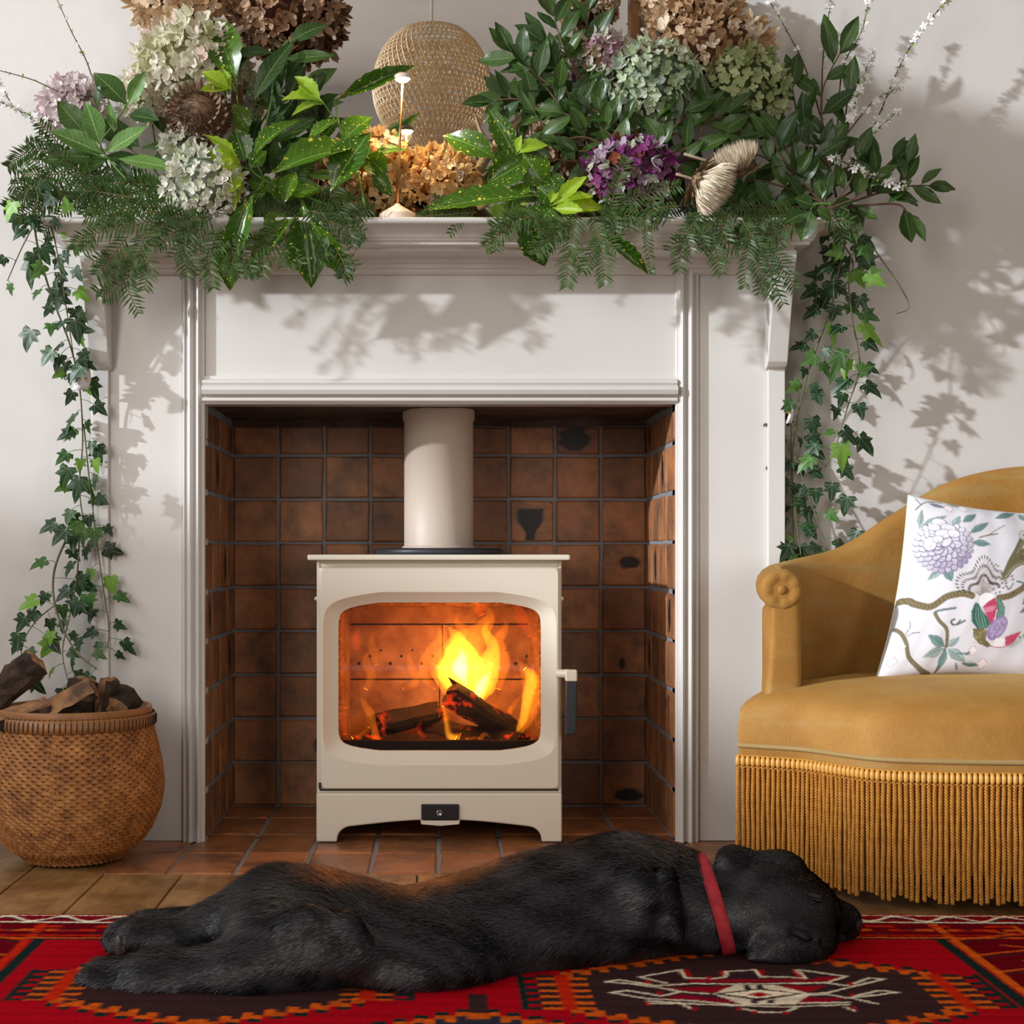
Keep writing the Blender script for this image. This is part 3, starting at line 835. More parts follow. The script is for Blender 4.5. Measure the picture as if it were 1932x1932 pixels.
# ================================================================ basket of logs
BX, BY = P(140, 1340, -0.172).x, -0.172
bk = empty('log_basket', (BX, BY, 0), 'round brown woven bamboo basket filled with split logs beside the surround', 'basket')
k = N('rattan'); k.set(Roughness=0.55); v = k.coord('Object')
k.base(k.ramp(k.noise(v, 38, 4), [(0.3, srgb(122, 74, 34)), (0.55, srgb(170, 112, 56)), (0.75, srgb(196, 138, 76))])); k.bump(k.noise(v, 400, 2), 0.2, 0.0006)
M_rat = k.m
prof_b = [(0.02, 0.100), (0.035, 0.124), (0.06, 0.143), (0.10, 0.160), (0.14, 0.166), (0.18, 0.162), (0.22, 0.153), (0.25, 0.146), (0.262, 0.144)]
def br(z):
    zs = [p[0] for p in prof_b]; rs = [p[1] for p in prof_b]
    if z < 0.02: return 0.085 + (0.100 - 0.085) * max(0, z) / 0.02
    return float(np.interp(z, zs, rs))
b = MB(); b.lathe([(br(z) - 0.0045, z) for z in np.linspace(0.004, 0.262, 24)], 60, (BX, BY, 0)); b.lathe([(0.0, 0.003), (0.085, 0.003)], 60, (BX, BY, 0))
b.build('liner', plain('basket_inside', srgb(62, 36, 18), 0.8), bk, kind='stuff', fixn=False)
# plaited strands: every row goes over two and under one stake, shifted row by row
wv = MB(); NR, NS = 40, 156
for r in range(NR):
    z = 0.006 + (0.258 - 0.006) * (r + 0.5) / NR
    hh = 0.00375
    vs = []; 
    m = NS * 2
    for kx in range(m):
        a = 2 * PI * kx / m
        seam = abs(((a + PI / 2 + PI) % (2 * PI)) - PI) * 0.17     # distance from the plait seam at the front
        sh = r if z > 0.085 else (r * (1 if math.sin(a * 9) > 0 else -1))
        ph = ((kx + (2 * sh if z <= 0.085 else (r % 2) * 3 + (1 if seam < 0.012 else 0) * r)) % 6)
        up = 1.0 if ph in (1, 2, 3, 4) else -1.0
        if ph in (0, 5): up = -0.9
        R = br(z) + 0.0017 * up
        slope = 0.0016 * math.sin(PI * ph / 3)
        for dz, dr in ((-hh, -0.0008), (0, 0.0012), (hh, -0.0008)):
            vs.append((BX + (R + dr) * math.cos(a), BY + (R + dr) * math.sin(a), z + dz + slope))
    fs = []
    for kx in range(m):
        k2 = (kx + 1) % m
        for q in range(2): fs.append((kx * 3 + q, k2 * 3 + q, k2 * 3 + q + 1, kx * 3 + q + 1))
    wv.add(vs, fs, True)
for q in range(NS // 3 * 2):
    a = 2 * PI * q / (NS // 3 * 2)
    wv.tube([(BX + (br(z) - 0.0003) * math.cos(a), BY + (br(z) - 0.0003) * math.sin(a), z) for z in np.linspace(0.008, 0.26, 14)], 0.0016, 4, caps=False)
wv.build('weave', M_rat, bk, kind='stuff', fixn=False)
M_rim = plain('basket_rim', srgb(162, 112, 64), 0.45, var=(14, srgb(134, 88, 46)))
M_lash = plain('dark_lashing', srgb(28, 26, 26), 0.8)
b = MB(); b.lathe([(0.145, 0.252), (0.1505, 0.253), (0.1515, 0.262), (0.1505, 0.276), (0.146, 0.277), (0.143, 0.27), (0.145, 0.252)], 72, (BX, BY, 0)); b.build('rim_band', M_rim, bk)
b = MB(); b.lathe([(0.138, 0.262), (0.1435, 0.263), (0.1445, 0.287), (0.1425, 0.290), (0.137, 0.289), (0.136, 0.262)], 72, (BX, BY, 0)); b.build('rim_hoop', M_rim, bk)
b = MB()
for q in range(96):
    a = 2 * PI * q / 96
    b.tube([(BX + r * math.cos(a + t), BY + r * math.sin(a + t), z) for r, z, t in ((0.1465, 0.2515, 0), (0.1522, 0.257, 0.003), (0.1524, 0.270, 0.006), (0.1470, 0.2785, 0.008))], 0.00085, 4)
b.build('lashing', M_lash, bk, kind='stuff', fixn=False)
# logs
k = N('bark_log'); k.set(Roughness=0.85); v = k.coord('Object'); ge = k.n('ShaderNodeNewGeometry')
k.base(k.ramp(k.noise(v, 26, 6, 0.65), [(0.34, srgb(30, 22, 17)), (0.55, srgb(70, 52, 38)), (0.75, srgb(118, 88, 60))])); k.bump(k.noise(v, 46, 6, 0.7), 1.0, 0.012); M_bark = k.m
k = N('cleft_wood'); k.set(Roughness=0.7); v = k.coord('Object')
k.base(k.ramp(k.noise(v, 20, 5, 0.6), [(0.34, srgb(84, 58, 38)), (0.52, srgb(150, 106, 66)), (0.8, srgb(204, 160, 112))])); k.bump(k.noise(v, 80, 5, .6), 0.6, 0.003); M_cleft = k.m
def firewood(p0, p1, r, seed, label, kind='split'):
    rd = random.Random(seed); mb = MB(); p0, p1 = Vector(p0), Vector(p1); t = (p1 - p0).normalized()
    a = Vector((0, 0, 1)).cross(t); a.normalize(); c = t.cross(a); rot = rd.uniform(0, 6.28)
    if kind == 'split': out = [(math.cos(x), math.sin(x)) for x in np.linspace(-0.2, PI * 0.75, 8)] + [(-0.5, -0.05), (-0.15, -0.45), (0.35, -0.35)]
    else: out = [(math.cos(x), math.sin(x)) for x in np.linspace(0, 2 * PI, 13)[:-1]]
    n = len(out); NL = 9; rings = []
    for i in range(NL):
        f = i / (NL - 1)
        rings.append([p0 + (p1 - p0) * f + (a * (u * math.cos(rot) - w * math.sin(rot)) + c * (u * math.sin(rot) + w * math.cos(rot))) * r * (1 + 0.20 * noise.noise(Vector((q * .9, i * .7, seed * 2.7))) + 0.06 * rd.uniform(-1, 1)) + t * (0.010 * noise.noise(Vector((q * 1.7, seed, 4))) if i in (0, NL - 1) else 0) for q, (u, w) in enumerate(out)])
    mb.loft(rings, smooth=False)
    bark = mb.mesh('firewood_log'); nb = len(bark.polygons)
    bark.materials.append(M_bark); bark.materials.append(M_cleft)
    if kind == 'split':
        for p in bark.polygons:
            if p.vertices[0] % n >= 8: p.material_index = 1
    o = link('firewood_log', bark, None, label=label, cat='log', group='split logs in the basket')
    for e, nm in ((0, 'sawn_end'), (NL - 1, 'sawn_end')):
        m2 = MB(); ring = [Vector(x) for x in rings[e]]; ce = sum(ring, Vector()) / n
        dr = -t if e == 0 else t
        pts = [ce + dr * 0.004] + [ce + (q - ce) * 0.5 + dr * (0.003 + 0.004 * rd.random()) for q in ring] + ring
        fs = [(0, 1 + q, 1 + (q + 1) % n) for q in range(n)] + [(1 + q, 1 + n + q, 1 + n + (q + 1) % n, 1 + (q + 1) % n) for q in range(n)]
        m2.add(pts, fs); 
        me = m2.mesh('sawn_end'); me.materials.append(M_cleft)
        bm = bmesh.new(); bm.from_mesh(me); bmesh.ops.recalc_face_normals(bm, faces=bm.faces); bm.to_mesh(me); bm.free()
        ob = link('sawn_end', me, None); ob.parent = o
    return o
def Q(px, py, dy=0.0): return P(px, py, BY + dy)
firewood(Q(-30, 1340, 0.0), Q(75, 1252, 0.02), 0.036, 3, 'long split log leaning up steeply out of the basket towards its pale sawn end')
firewood(Q(55, 1352, -0.07), Q(170, 1290, -0.045), 0.030, 5, 'dark barked log wedge lying in front at the middle of the basket')
firewood(Q(140, 1375, 0.03), Q(160, 1285, 0.045), 0.034, 8, 'short split log with a rough orange top standing behind the wedge log')
firewood(Q(186, 1370, 0.0), Q(200, 1284, 0.01), 0.026, 11, 'pale freshly cleft log standing upright nearest the basket rim')
firewood(Q(215, 1345, -0.01), Q(238, 1320, 0.05), 0.030, 14, 'round dark bark log end tucked under the rim beside the surround', 'round')
firewood(Q(-10, 1360, -0.09), Q(90, 1330, -0.05), 0.034, 17, 'crumbling dark log with torn bark at the front of the basket')
firewood(Q(20, 1420, 0.05), Q(230, 1400, 0.02), 0.05, 19, 'large dark log lying flat underneath the other logs in the basket', 'round')
# ================================================================ canvas: flat prints and knotted patterns, kept as vertex colours
class Canvas:
    def __init__(s, x0, x1, y0, y1, res, bg):
        s.x0, s.y0, s.res = x0, y0, res
        s.w, s.h = int((x1 - x0) / res) + 2, int((y1 - y0) / res) + 2
        s.a = np.zeros((s.h, s.w, 3), np.float32); s.a[:] = srgb(bg)[:3]
        s.Y, s.X = np.mgrid[0:s.h, 0:s.w].astype(np.float32); s.X = s.X * res + x0; s.Y = s.Y * res + y0
        s.tr = lambda x, y: (x, y)
    def win(s, xs, ys, pad):
        c0 = max(0, int((min(xs) - pad - s.x0) / s.res)); c1 = min(s.w, int((max(xs) + pad - s.x0) / s.res) + 2)
        r0 = max(0, int((min(ys) - pad - s.y0) / s.res)); r1 = min(s.h, int((max(ys) + pad - s.y0) / s.res) + 2)
        return slice(r0, max(r1, r0)), slice(c0, max(c1, c0))
    def put(s, w, m, col, op=1.0):
        m = np.clip(m, 0, 1)[..., None] * op
        s.a[w] = s.a[w] * (1 - m) + np.array(srgb(col)[:3], np.float32) * m
    def poly(s, pts, col, op=1.0):
        pts = [s.tr(*p) for p in pts]; xs = [p[0] for p in pts]; ys = [p[1] for p in pts]
        w = s.win(xs, ys, s.res); X, Y = s.X[w], s.Y[w]; ins = np.zeros(X.shape, bool)
        for i in range(len(pts)):
            (xa, ya), (xb, yb) = pts[i], pts[i - 1]
            if ya == yb: continue
            ins ^= ((ya > Y) != (yb > Y)) & (X < (xb - xa) * (Y - ya) / (yb - ya) + xa)
        s.put(w, ins.astype(np.float32), col, op)
    def line(s, pts, wd, col, op=1.0, curve=True):
        pts = [s.tr(*p) for p in pts]
        if curve and len(pts) > 2: pts = [(q[0], q[1]) for q in smoothpath([(x, y, 0) for x, y in pts], 5)]
        wd = wd / 2
        for (xa, ya), (xb, yb) in zip(pts[:-1], pts[1:]):
            w = s.win((xa, xb), (ya, yb), wd + s.res); X, Y = s.X[w], s.Y[w]
            dx, dy = xb - xa, yb - ya; L = dx * dx + dy * dy + 1e-12
            t = np.clip(((X - xa) * dx + (Y - ya) * dy) / L, 0, 1)
            d = np.hypot(X - xa - t * dx, Y - ya - t * dy)
            s.put(w, (wd - d) / s.res + 0.5, col, op)
    def ell(s, c, rx, ry, rot, col, op=1.0):
        c = s.tr(*c); k = s.tr(1, 0)[0] - s.tr(0, 0)[0] if s.tr(1, 0) != s.tr(0, 0) else 1; rx *= abs(k); ry *= abs(k)
        w = s.win((c[0],), (c[1],), max(rx, ry) + s.res); X, Y = s.X[w] - c[0], s.Y[w] - c[1]
        a, b_ = math.cos(rot), math.sin(rot)
        d = np.hypot((X * a + Y * b_) / rx, (-X * b_ + Y * a) / ry)
        s.put(w, (1 - d) * min(rx, ry) / s.res + 0.5, col, op)
    def at(s, x, y):
        fx = np.clip((x - s.x0) / s.res, 0, s.w - 1.001); fy = np.clip((y - s.y0) / s.res, 0, s.h - 1.001)
        ix, iy = fx.astype(int), fy.astype(int); tx, ty = (fx - ix)[..., None], (fy - iy)[..., None]
        return (s.a[iy, ix] * (1 - tx) + s.a[iy, ix + 1] * tx) * (1 - ty) + (s.a[iy + 1, ix] * (1 - tx) + s.a[iy + 1, ix + 1] * tx) * ty
def vcol(me, cols):
    a = me.color_attributes.new('print', 'FLOAT_COLOR', 'POINT')
    c = np.ones((len(cols), 4), np.float32); c[:, :3] = cols
    a.data.foreach_set('color', c.ravel())

# ================================================================ velvet armchair
k = N('gold_velvet'); k.set(Roughness=0.7); v = k.coord('Object')
k.p.inputs['Sheen Weight'].default_value = 0.22; k.p.inputs['Sheen Roughness'].default_value = 0.4; k.p.inputs['Sheen Tint'].default_value = srgb(230, 196, 120)
k.p.inputs['Specular IOR Level'].default_value = 0.2
c = k.ramp(k.noise(v, 7, 4), [(0.3, srgb(156, 110, 48)), (0.62, srgb(178, 132, 68))])
v2 = k.coord('Object', (1, 1, 5))
c = k.mix(k.math('MULTIPLY', k.ramp(k.noise(v2, 5, 5, 0.65), [(0.54, (0, 0, 0, 1)), (0.72, (1, 1, 1, 1))]), 0.55), c, srgb(166, 148, 98))
v3 = k.coord('Object', (1, 1, 0.25))
c = k.mix(0.3, c, k.ramp(k.noise(v3, 420, 3), [(0.3, (0.5, 0.45, 0.4, 1)), (0.7, (1, 1, 1, 1))]), 'MULTIPLY')
k.base(c); k.bump(k.noise(v3, 380, 2), 0.25, 0.001); M_velvet = k.m
M_gold = plain('gold_thread', srgb(196, 138, 50), 0.5, var=(90, srgb(170, 108, 34)))
CX = 1.2
ch = empty('armchair', (CX, -0.3, 0), 'low gold velvet armchair with scrolled arms and a long bullion fringe around its base', 'armchair')
hp = [(0.607, -0.335, 0.548), (0.612, -0.27, 0.550), (0.632, -0.19, 0.556), (0.685, -0.115, 0.565), (0.79, -0.062, 0.590), (0.90, -0.035, 0.655), (1.0, -0.022, 0.712), (1.1, -0.014, 0.741), (1.2, -0.012, 0.750)]
full = hp + [(2 * CX - x, y, z) for x, y, z in reversed(hp[:-1])]
path = smoothpath(full, 5)
rings = []
for i, p in enumerate(path):
    t = (path[min(i + 1, len(path) - 1)] - path[max(i - 1, 0)]); t.z = 0; t.normalize()
    nrm = Vector((-t.y, t.x, 0))                       # outwards
    f = min(i, len(path) - 1 - i) / (len(path) / 2)
    r = 0.036 - 0.008 * min(1, f * 1.6); top = p.z
    sec = [(-0.034, 0.24), (-0.036, 0.34), (-0.037, (0.34 + top - 2 * r) / 2), (-0.036, top - 1.7 * r)]
    for a in np.linspace(PI * 0.93, -PI * 0.42, 13): sec.append((-0.002 + r * math.cos(a), top - r + r * math.sin(a)))
    sec += [(0.020, top - 2.3 * r), (0.020, 0.36), (0.024, 0.22), (0.024, 0.06), (-0.03, 0.06)]
    rings.append([Vector((p.x, p.y, 0)) + nrm * o_ + Vector((0, 0, z)) for o_, z in sec])
b = MB(); b.loft(rings, cap0=True, cap1=True); b.build('backrest', M_velvet, ch, bevel=0.006)
# padded arm fronts with pleated scroll and button
for sg in (-1, 1):
    X = lambda x: CX + sg * (CX - x) * -1 if sg == 1 else x
    mx = (lambda x: x) if sg == -1 else (lambda x: 2 * CX - x)
    pan = [(mx(0.578), 0.25), (mx(0.646), 0.25), (mx(0.645), 0.36), (mx(0.643), 0.49)]
    c0 = (mx(0.607), 0.512); r = 0.037
    dr = 1 if sg == -1 else -1
    ring = []
    for a in np.linspace(-0.35, PI + 1.05, 17): ring.append((c0[0] + dr * r * math.cos(a), c0[1] + r * math.sin(a)))
    outl = [(mx(0.572), 0.25), (mx(0.645), 0.25), (mx(0.644), 0.40)] + ring + [(mx(0.588), 0.46), (mx(0.586), 0.40), (mx(0.580), 0.32)]
    rr = [[(x, -0.338, z) for x, z in outl], [(x, -0.343, z) for x, z in outl]]
    cx_ = sum(x for x, z in outl) / len(outl); cz_ = sum(z for x, z in outl) / len(outl)
    rr.append([(x + (cx_ - x) * 0.05, -0.349, z + (cz_ - z) * 0.02) for x, z in outl]); rr.append([(x + (cx_ - x) * 0.18, -0.353, z + (cz_ - z) * 0.06) for x, z in outl]); rr.append([(x + (cx_ - x) * 0.45, -0.3555, z + (cz_ - z) * 0.14) for x, z in outl])
    b = MB(); b.loft(rr, cap1=True); af = b.build('arm_front', M_velvet, ch); q_ = af.modifiers.new('s', 'SUBSURF'); q_.levels = q_.render_levels = 2
    rings2 = []
    for j, (q, yy) in enumerate(((1.0, -0.346), (0.97, -0.354), (0.80, -0.3585), (0.55, -0.3575), (0.25, -0.352))):
        rings2.append([(c0[0] + r * q * math.cos(a), yy + (0.0008 * math.cos(a * 7) * (1 if j in (2, 3) else 0.3)), c0[1] + r * q * math.sin(a)) for a in np.linspace(0, 2 * PI, 73)[:-1]])
    b = MB(); b.loft(rings2, cap1=True); sc = b.build('scroll', M_velvet, af)
    b = MB(); b.sphere((c0[0], -0.3545, c0[1]), (0.0085, 0.006, 0.0085), 16, 10); b.build('button', M_velvet, af)
# seat
left = [(0.526, -0.384), (0.58, -0.412), (0.63, -0.445), (0.672, -0.505), (0.72, -0.56), (0.80, -0.588), (0.93, -0.602), (1.07, -0.607), (1.2, -0.608)]
front = [(q.x, q.y) for q in smoothpath([(x, y, 0) for x, y in left], 6)]
front = front + [(2 * CX - x, y) for x, y in reversed(front[:-1])]
side = [(2 * CX - 0.545, -0.30), (2 * CX - 0.58, -0.2), (2 * CX - 0.66, -0.10), (1.4, -0.05), (1.2, -0.05), (1.0, -0.05), (0.66, -0.10), (0.58, -0.2), (0.545, -0.30)]
outl = front + side
ccx, ccy = CX, -0.30
def sc_(f, z, dome=0):
    return [(ccx + (x - ccx) * f, ccy + (y - ccy) * f, z) for x, y in outl]
rings = [sc_(0.998, 0.06), sc_(0.998, 0.215), sc_(1.001, 0.226), sc_(1.004, 0.27), sc_(1.0, 0.298), sc_(0.985, 0.311), sc_(0.95, 0.324), sc_(0.88, 0.337), sc_(0.75, 0.349), sc_(0.5, 0.356), sc_(0.25, 0.358), sc_(0.02, 0.359)]
b = MB(); b.loft(rings, cap0=True, cap1=True); b.build('seat', M_velvet, ch)
b = MB(); b.tube([(ccx + (x - ccx) * 1.006, ccy + (y - ccy) * 1.006, 0.2425 - 0.004 * math.sin(i * .5) * .0) for i, (x, y) in enumerate(front)], 0.0042, 8); b.build('piping', plain('piping_velvet', srgb(160, 132, 78), 0.7, sheen=0.2), ch)
for fx, fy in ((0.62, -0.40), (1.78, -0.40), (0.75, -0.09), (1.65, -0.09)):
    b = MB(); b.lathe([(0.014, 0), (0.018, 0.01), (0.022, 0.07)], 16, (fx, fy, 0)); b.build('foot', M_oak, ch)
# bullion fringe: twisted cords hung side by side from a corded heading
fpts = [Vector((ccx + (x - ccx) * 1.008, ccy + (y - ccy) * 1.008, 0)) for x, y in front]
acc = [0.0]
for a, c in zip(fpts[:-1], fpts[1:]): acc.append(acc[-1] + (c - a).length)
def along(d):
    i = max(0, min(len(acc) - 2, int(np.searchsorted(acc, d)) - 1)); t = (d - acc[i]) / (acc[i + 1] - acc[i])
    return fpts[i].lerp(fpts[i + 1], t), (fpts[i + 1] - fpts[i]).normalized()
def cord_mesh(L, seed, pitch=0.0098):
    mb = MB(); nn = int(L / pitch * 6)
    for s_ in (0, PI):
        pts = []
        for i in range(nn + 1):
            z = -L * i / nn; a = 2 * PI * i / 6 + s_
            pts.append((0.0019 * math.cos(a) + 0.0006 * math.sin(i * .09 + seed), 0.0019 * math.sin(a), z))
        mb.tube(pts, [0.0023] * nn + [0.0015], 5)
    me = mb.mesh('fringe_cord'); me.materials.append(M_gold); return me
cms = [cord_mesh(0.185 + 0.004 * q, q * 1.7) for q in (-1, 0, 1, 1.6)]
b = MB(); b.tube([p + Vector((0, 0, 0.2255)) for p in fpts], 0.0017, 6)
b.tube([p + Vector((0, 0, 0.206)) for p in fpts], 0.0016, 6)
head = b.build('fringe_heading', M_gold, ch, kind='stuff')
hm = MB(); hm.tube([(0, 0, 0.0), (0, -0.0018, 0.006), (0, -0.0018, 0.013), (0, 0, 0.019)], [0.0028, 0.0043, 0.0043, 0.0030], 8); hm = hm.mesh('heading_bead'); hm.materials.append(plain('gold_thread_pale', srgb(226, 176, 92), 0.45, var=(120, srgb(206, 146, 60))))
nc = int(acc[-1] / 0.0088)
for i in range(nc):
    d = 0.003 + (acc[-1] - 0.006) * i / (nc - 1)
    p, t = along(d)
    o = inst('fringe_cord', random.choice(cms), Matrix.Translation((p.x, p.y, 0.206)) @ Matrix.Rotation(random.uniform(0, 6.28), 4, 'Z') @ Matrix.Rotation(random.uniform(-.012, .012), 4, 'X'), ch)
    inst('heading_bead', hm, Matrix.Translation((p.x, p.y, 0.2065)) @ Matrix.Rotation(math.atan2(t.y, t.x), 4, 'Z'), head)

# ================================================================ printed cushion
cu = Canvas(1630, 2040, 900, 1310, 0.8, (224, 223, 228))
cu.tr = lambda x, y: (1660 + x / 4.83, 900 + y / 4.83)
GR = [(154, 178, 172), (122, 154, 148), (170, 192, 186)]
DK = (74, 84, 92); BRN = (122, 110, 78); BRN2 = (84, 74, 52); PUR = (150, 138, 172)
def cleaf(x0, y0, x1, y1, w, col=None, out=DK):
    col = col or random.choice(GR)
    dx, dy = x1 - x0, y1 - y0; L = math.hypot(dx, dy); nx, ny = -dy / L, dx / L
    pr = [(0, 0), (.18, .6), (.4, 1), (.65, .8), (.85, .36), (1, 0)]
    side = lambda s_, k_=1: [(x0 + dx * t + nx * w * q * s_ * k_, y0 + dy * t + ny * w * q * s_ * k_) for t, q in pr]
    cu.poly(side(1, 1.12) + side(-1, 1.12)[::-1], out, 0.75); cu.poly(side(1, .9) + side(-1, .9)[::-1], col)
    cu.poly(side(1, .9) + [(x0 + dx * t, y0 + dy * t) for t, q in pr][::-1], (88, 126, 124), 0.35)
    cu.line([(x0, y0), (x1, y1)], 0.9, DK, 0.7)
    for t in (.25, .42, .58, .74):
        for s_ in (-1, 1): cu.line([(x0 + dx * t, y0 + dy * t), (x0 + dx * (t + .14) + nx * w * .55 * s_, y0 + dy * (t + .14) + ny * w * .55 * s_)], 0.6, DK, 0.5)
# branches
def branch(pts, w):
    cu.line(pts, w + 1.2, BRN2); cu.line(pts, w, BRN)
    sp = smoothpath([(x, y, 0) for x, y in pts], 9)
    for i, q in enumerate(sp): cu.line([(q.x - 9, q.y - w * 1.4), (q.x + 7, q.y + w * 1.6)], 1.0, (176, 164, 128) if i % 2 else BRN2, 0.55)
branch([(-40, 1150), (140, 1190), (200, 1230), (340, 1270), (480, 1190), (620, 1170), (700, 1190)], 11)
branch([(940, 1210), (1040, 1190), (1150, 1130), (1230, 1070), (1340, 1020), (1500, 940), (1700, 900)], 10)
branch([(380, 1330), (420, 1400), (490, 1470), (510, 1540), (515, 1630)], 5)
branch([(510, 1640), (485, 1740), (475, 1850)], 1.8)
branch([(170, 1620), (200, 1700), (280, 1780), (350, 1830), (420, 1860)], 6)
branch([(60, 1430), (110, 1480), (150, 1550), (170, 1600)], 5)
cu.line([(140, 1500), (170, 1440), (175, 1380)], 1.2, BRN2); cu.line([(150, 1520), (200, 1490), (260, 1490)], 1.2, BRN2)
cu.line([(560, 1295), (420, 1310), (380, 1320)], 4, (110, 120, 120)); cu.line([(650, 1410), (590, 1440), (545, 1440), (530, 1410), (560, 1395)], 3.5, (104, 100, 100)); cu.line([(590, 1430), (610, 1405)], 3, (104, 100, 100))
cu.line([(280, 330), (330, 280), (380, 250), (450, 240), (520, 245)], 2.0, BRN2); cu.line([(330, 275), (300, 215)], 1.4, BRN2)
# leaves, top spray, round the peony, lower sprig
for a in ((400, 262, 540, 310, 22, PUR), (560, 250, 690, 275, 16), (280, 520, 330, 330, 22), (285, 520, 530, 400, 34), (570, 520, 640, 400, 30), (650, 480, 790, 372, 34), (700, 600, 890, 470, 34),
          (715, 690, 880, 715, 34), (360, 590, 275, 545, 30, (96, 140, 132)), (470, 930, 520, 1060, 44), (445, 930, 305, 1030, 30), (280, 690, 225, 820, 18), (500, 1635, 335, 1518, 40), (525, 1640, 625, 1550, 30),
          (505, 1650, 318, 1715, 38), (530, 1650, 710, 1780, 40), (515, 1660, 490, 1840, 34), (950, 420, 1180, 330, 34), (1130, 330, 1000, 380, 20), (1200, 350, 1270, 450, 34), (690, 1720, 750, 1690, 12),
          (680, 1790, 840, 1800, 15), (620, 1780, 665, 1845, 12), (1250, 1160, 1165, 1270, 26, PUR), (1300, 1250, 1140, 1340, 28, PUR), (1320, 1130, 1400, 1040, 26, PUR), (1340, 1730, 1280, 1770, 30), (1360, 1280, 1480, 1340, 30), (1500, 600, 1600, 500, 36), (1450, 1500, 1560, 1600, 36)): cleaf(*a)
cu.line([(1110, 1060), (1180, 1075), (1240, 1120), (1320, 1200), (1400, 1230)], 3, (96, 128, 130)); cu.line([(1245, 1130), (1250, 1250)], 2, (96, 128, 130))
cu.line([(780, 645), (860, 620), (950, 600)], 2.6, BRN); cu.line([(860, 625), (940, 560), (1030, 500)], 1.4, BRN2)
def bud(x, y, r, col=(244, 238, 240), out=(196, 120, 130)):
    for a in range(4): cu.ell((x + r * .5 * math.cos(a * 1.57), y + r * .5 * math.sin(a * 1.57)), r * .62, r * .62, 0, out)
    for a in range(4): cu.ell((x + r * .5 * math.cos(a * 1.57), y + r * .5 * math.sin(a * 1.57)), r * .52, r * .52, 0, col)
bud(755, 1680, 38); bud(865, 1795, 42); cu.line([(620, 1700), (690, 1705), (730, 1690)], 2.4, (88, 120, 116)); cu.line([(690, 1790), (760, 1810), (830, 1805)], 3, (88, 120, 116))
bud(560, 310, 40, (244, 240, 240), (140, 120, 130)); bud(690, 300, 44, (244, 240, 240), (150, 130, 136)); bud(1225, 1000, 46, (240, 240, 240), (130, 140, 140)); bud(1290, 1370, 44, (238, 238, 240), (120, 130, 140)); bud(60, 1720, 40, (238, 232, 232), (170, 150, 150)); bud(130, 1600, 26, (238, 232, 232), (170, 150, 150))
# peony: scalloped petals, white at the top, lilac below
rp = random.Random(4)
for ring_, nn, R, rr in ((3, 26, 200, 38), (2, 22, 150, 46), (1, 14, 95, 52), (0, 8, 45, 52)):
    for q in range(nn):
        a = 2 * PI * q / nn + ring_ * .4
        x = 460 + R * 1.02 * math.cos(a) * (1.05 if math.cos(a) < 0 else 1.12); y = 720 + R * 1.12 * math.sin(a)
        if y < 500 or (x > 600 and y < 520): continue
        lil = max(0.0, min(1.0, (y - 620) / 300 + (x - 470) / 560)) * rp.uniform(.4, .85)
        cu.ell((x, y), rr * 1.12, rr * 0.80, a, (126, 116, 146)); cu.ell((x - 2, y - 3), rr * .95, rr * .62, a, tuple(int(236 - lil * d_) for d_ in (78, 90, 58)))
        for t in (-.35, 0, .35): cu.line([(x, y), (x + rr * .8 * math.cos(a + t), y + rr * .8 * math.sin(a + t))], 0.7, (130, 110, 152), 0.25 + .5 * lil)
for x, y, rx, ry, ro in ((450, 480, 62, 46, .2), (400, 530, 52, 36, .1), (520, 540, 64, 46, .3), (470, 600, 74, 46, 0), (350, 690, 56, 70, .3), (560, 600, 52, 40, .5), (420, 650, 46, 34, 0)):
    cu.ell((x, y), rx * 1.08, ry * 1.12, ro, (128, 118, 150)); cu.ell((x - 2, y - 2), rx * .96, ry * .94, ro, (238, 237, 241)); [cu.line([(x, y + ry * .8), (x + rx * .7 * math.cos(t_), y - ry * .8 * math.sin(t_))], .6, (160, 150, 180), .6) for t_ in (.5, 1.0, 1.6, 2.2, 2.7)]
# bird: fan of barred feathers, long tail, green wings, red back, lilac crest, curved neck
for q in range(30):
    a = PI * (1.02 + 0.86 * q / 29); L = 235 + 40 * math.sin(q * .5)
    x1, y1 = 820 + L * 1.05 * math.cos(a), 1160 + L * 1.25 * math.sin(a)
    cu.line([(800, 1210), (800 + (x1 - 800) * .55 + 14, 1190 + (y1 - 1190) * .55 - 16), (x1, y1)], 0.9, (140, 124, 112), .75)
    for t in (.5, .72, .94):
        xx_, yy_ = 800 + (x1 - 800) * t, 1200 + (y1 - 1200) * t; cu.ell((xx_, yy_), 16, 6, a, (86, 70, 62))
for q in range(26):
    rq = random.Random(q); x, y = 860 + rq.uniform(0, 230), 880 + rq.uniform(0, 300)
    if y > 860 + (x - 800) * .25: cu.ell((x, y), 12, 6, rq.uniform(-1, -.4), (92, 76, 66))
for q, (x1, y1) in enumerate(((1190, 640), (1330, 590), (1450, 620), (1560, 640), (1650, 680))):
    pts = [(1000, 1010), (1060 + q * 22, 880), (x1 - 60, y1 + 120), (x1, y1)]
    cu.line(pts, 13, (112, 106, 78)); cu.line([(x + 4, y + 4) for x, y in pts], 6, (168, 164, 132)); cu.line(pts, 1.5, BRN2)
    for i, z in enumerate(smoothpath([(x, y, 0) for x, y in pts], 7)): cu.line([(z.x - 26, z.y + 8), (z.x, z.y), (z.x + 24, z.y + 20)], 1.0, (90, 84, 60), .7)
cu.ell((1200, 605), 50, 56, .3, (190, 194, 176)); cu.ell((1200, 605), 32, 34, .3, (224, 224, 226)); cu.ell((1202, 605), 15, 17, 0, (160, 148, 196))
cu.ell((835, 1235), 72, 70, .6, (248, 246, 248))
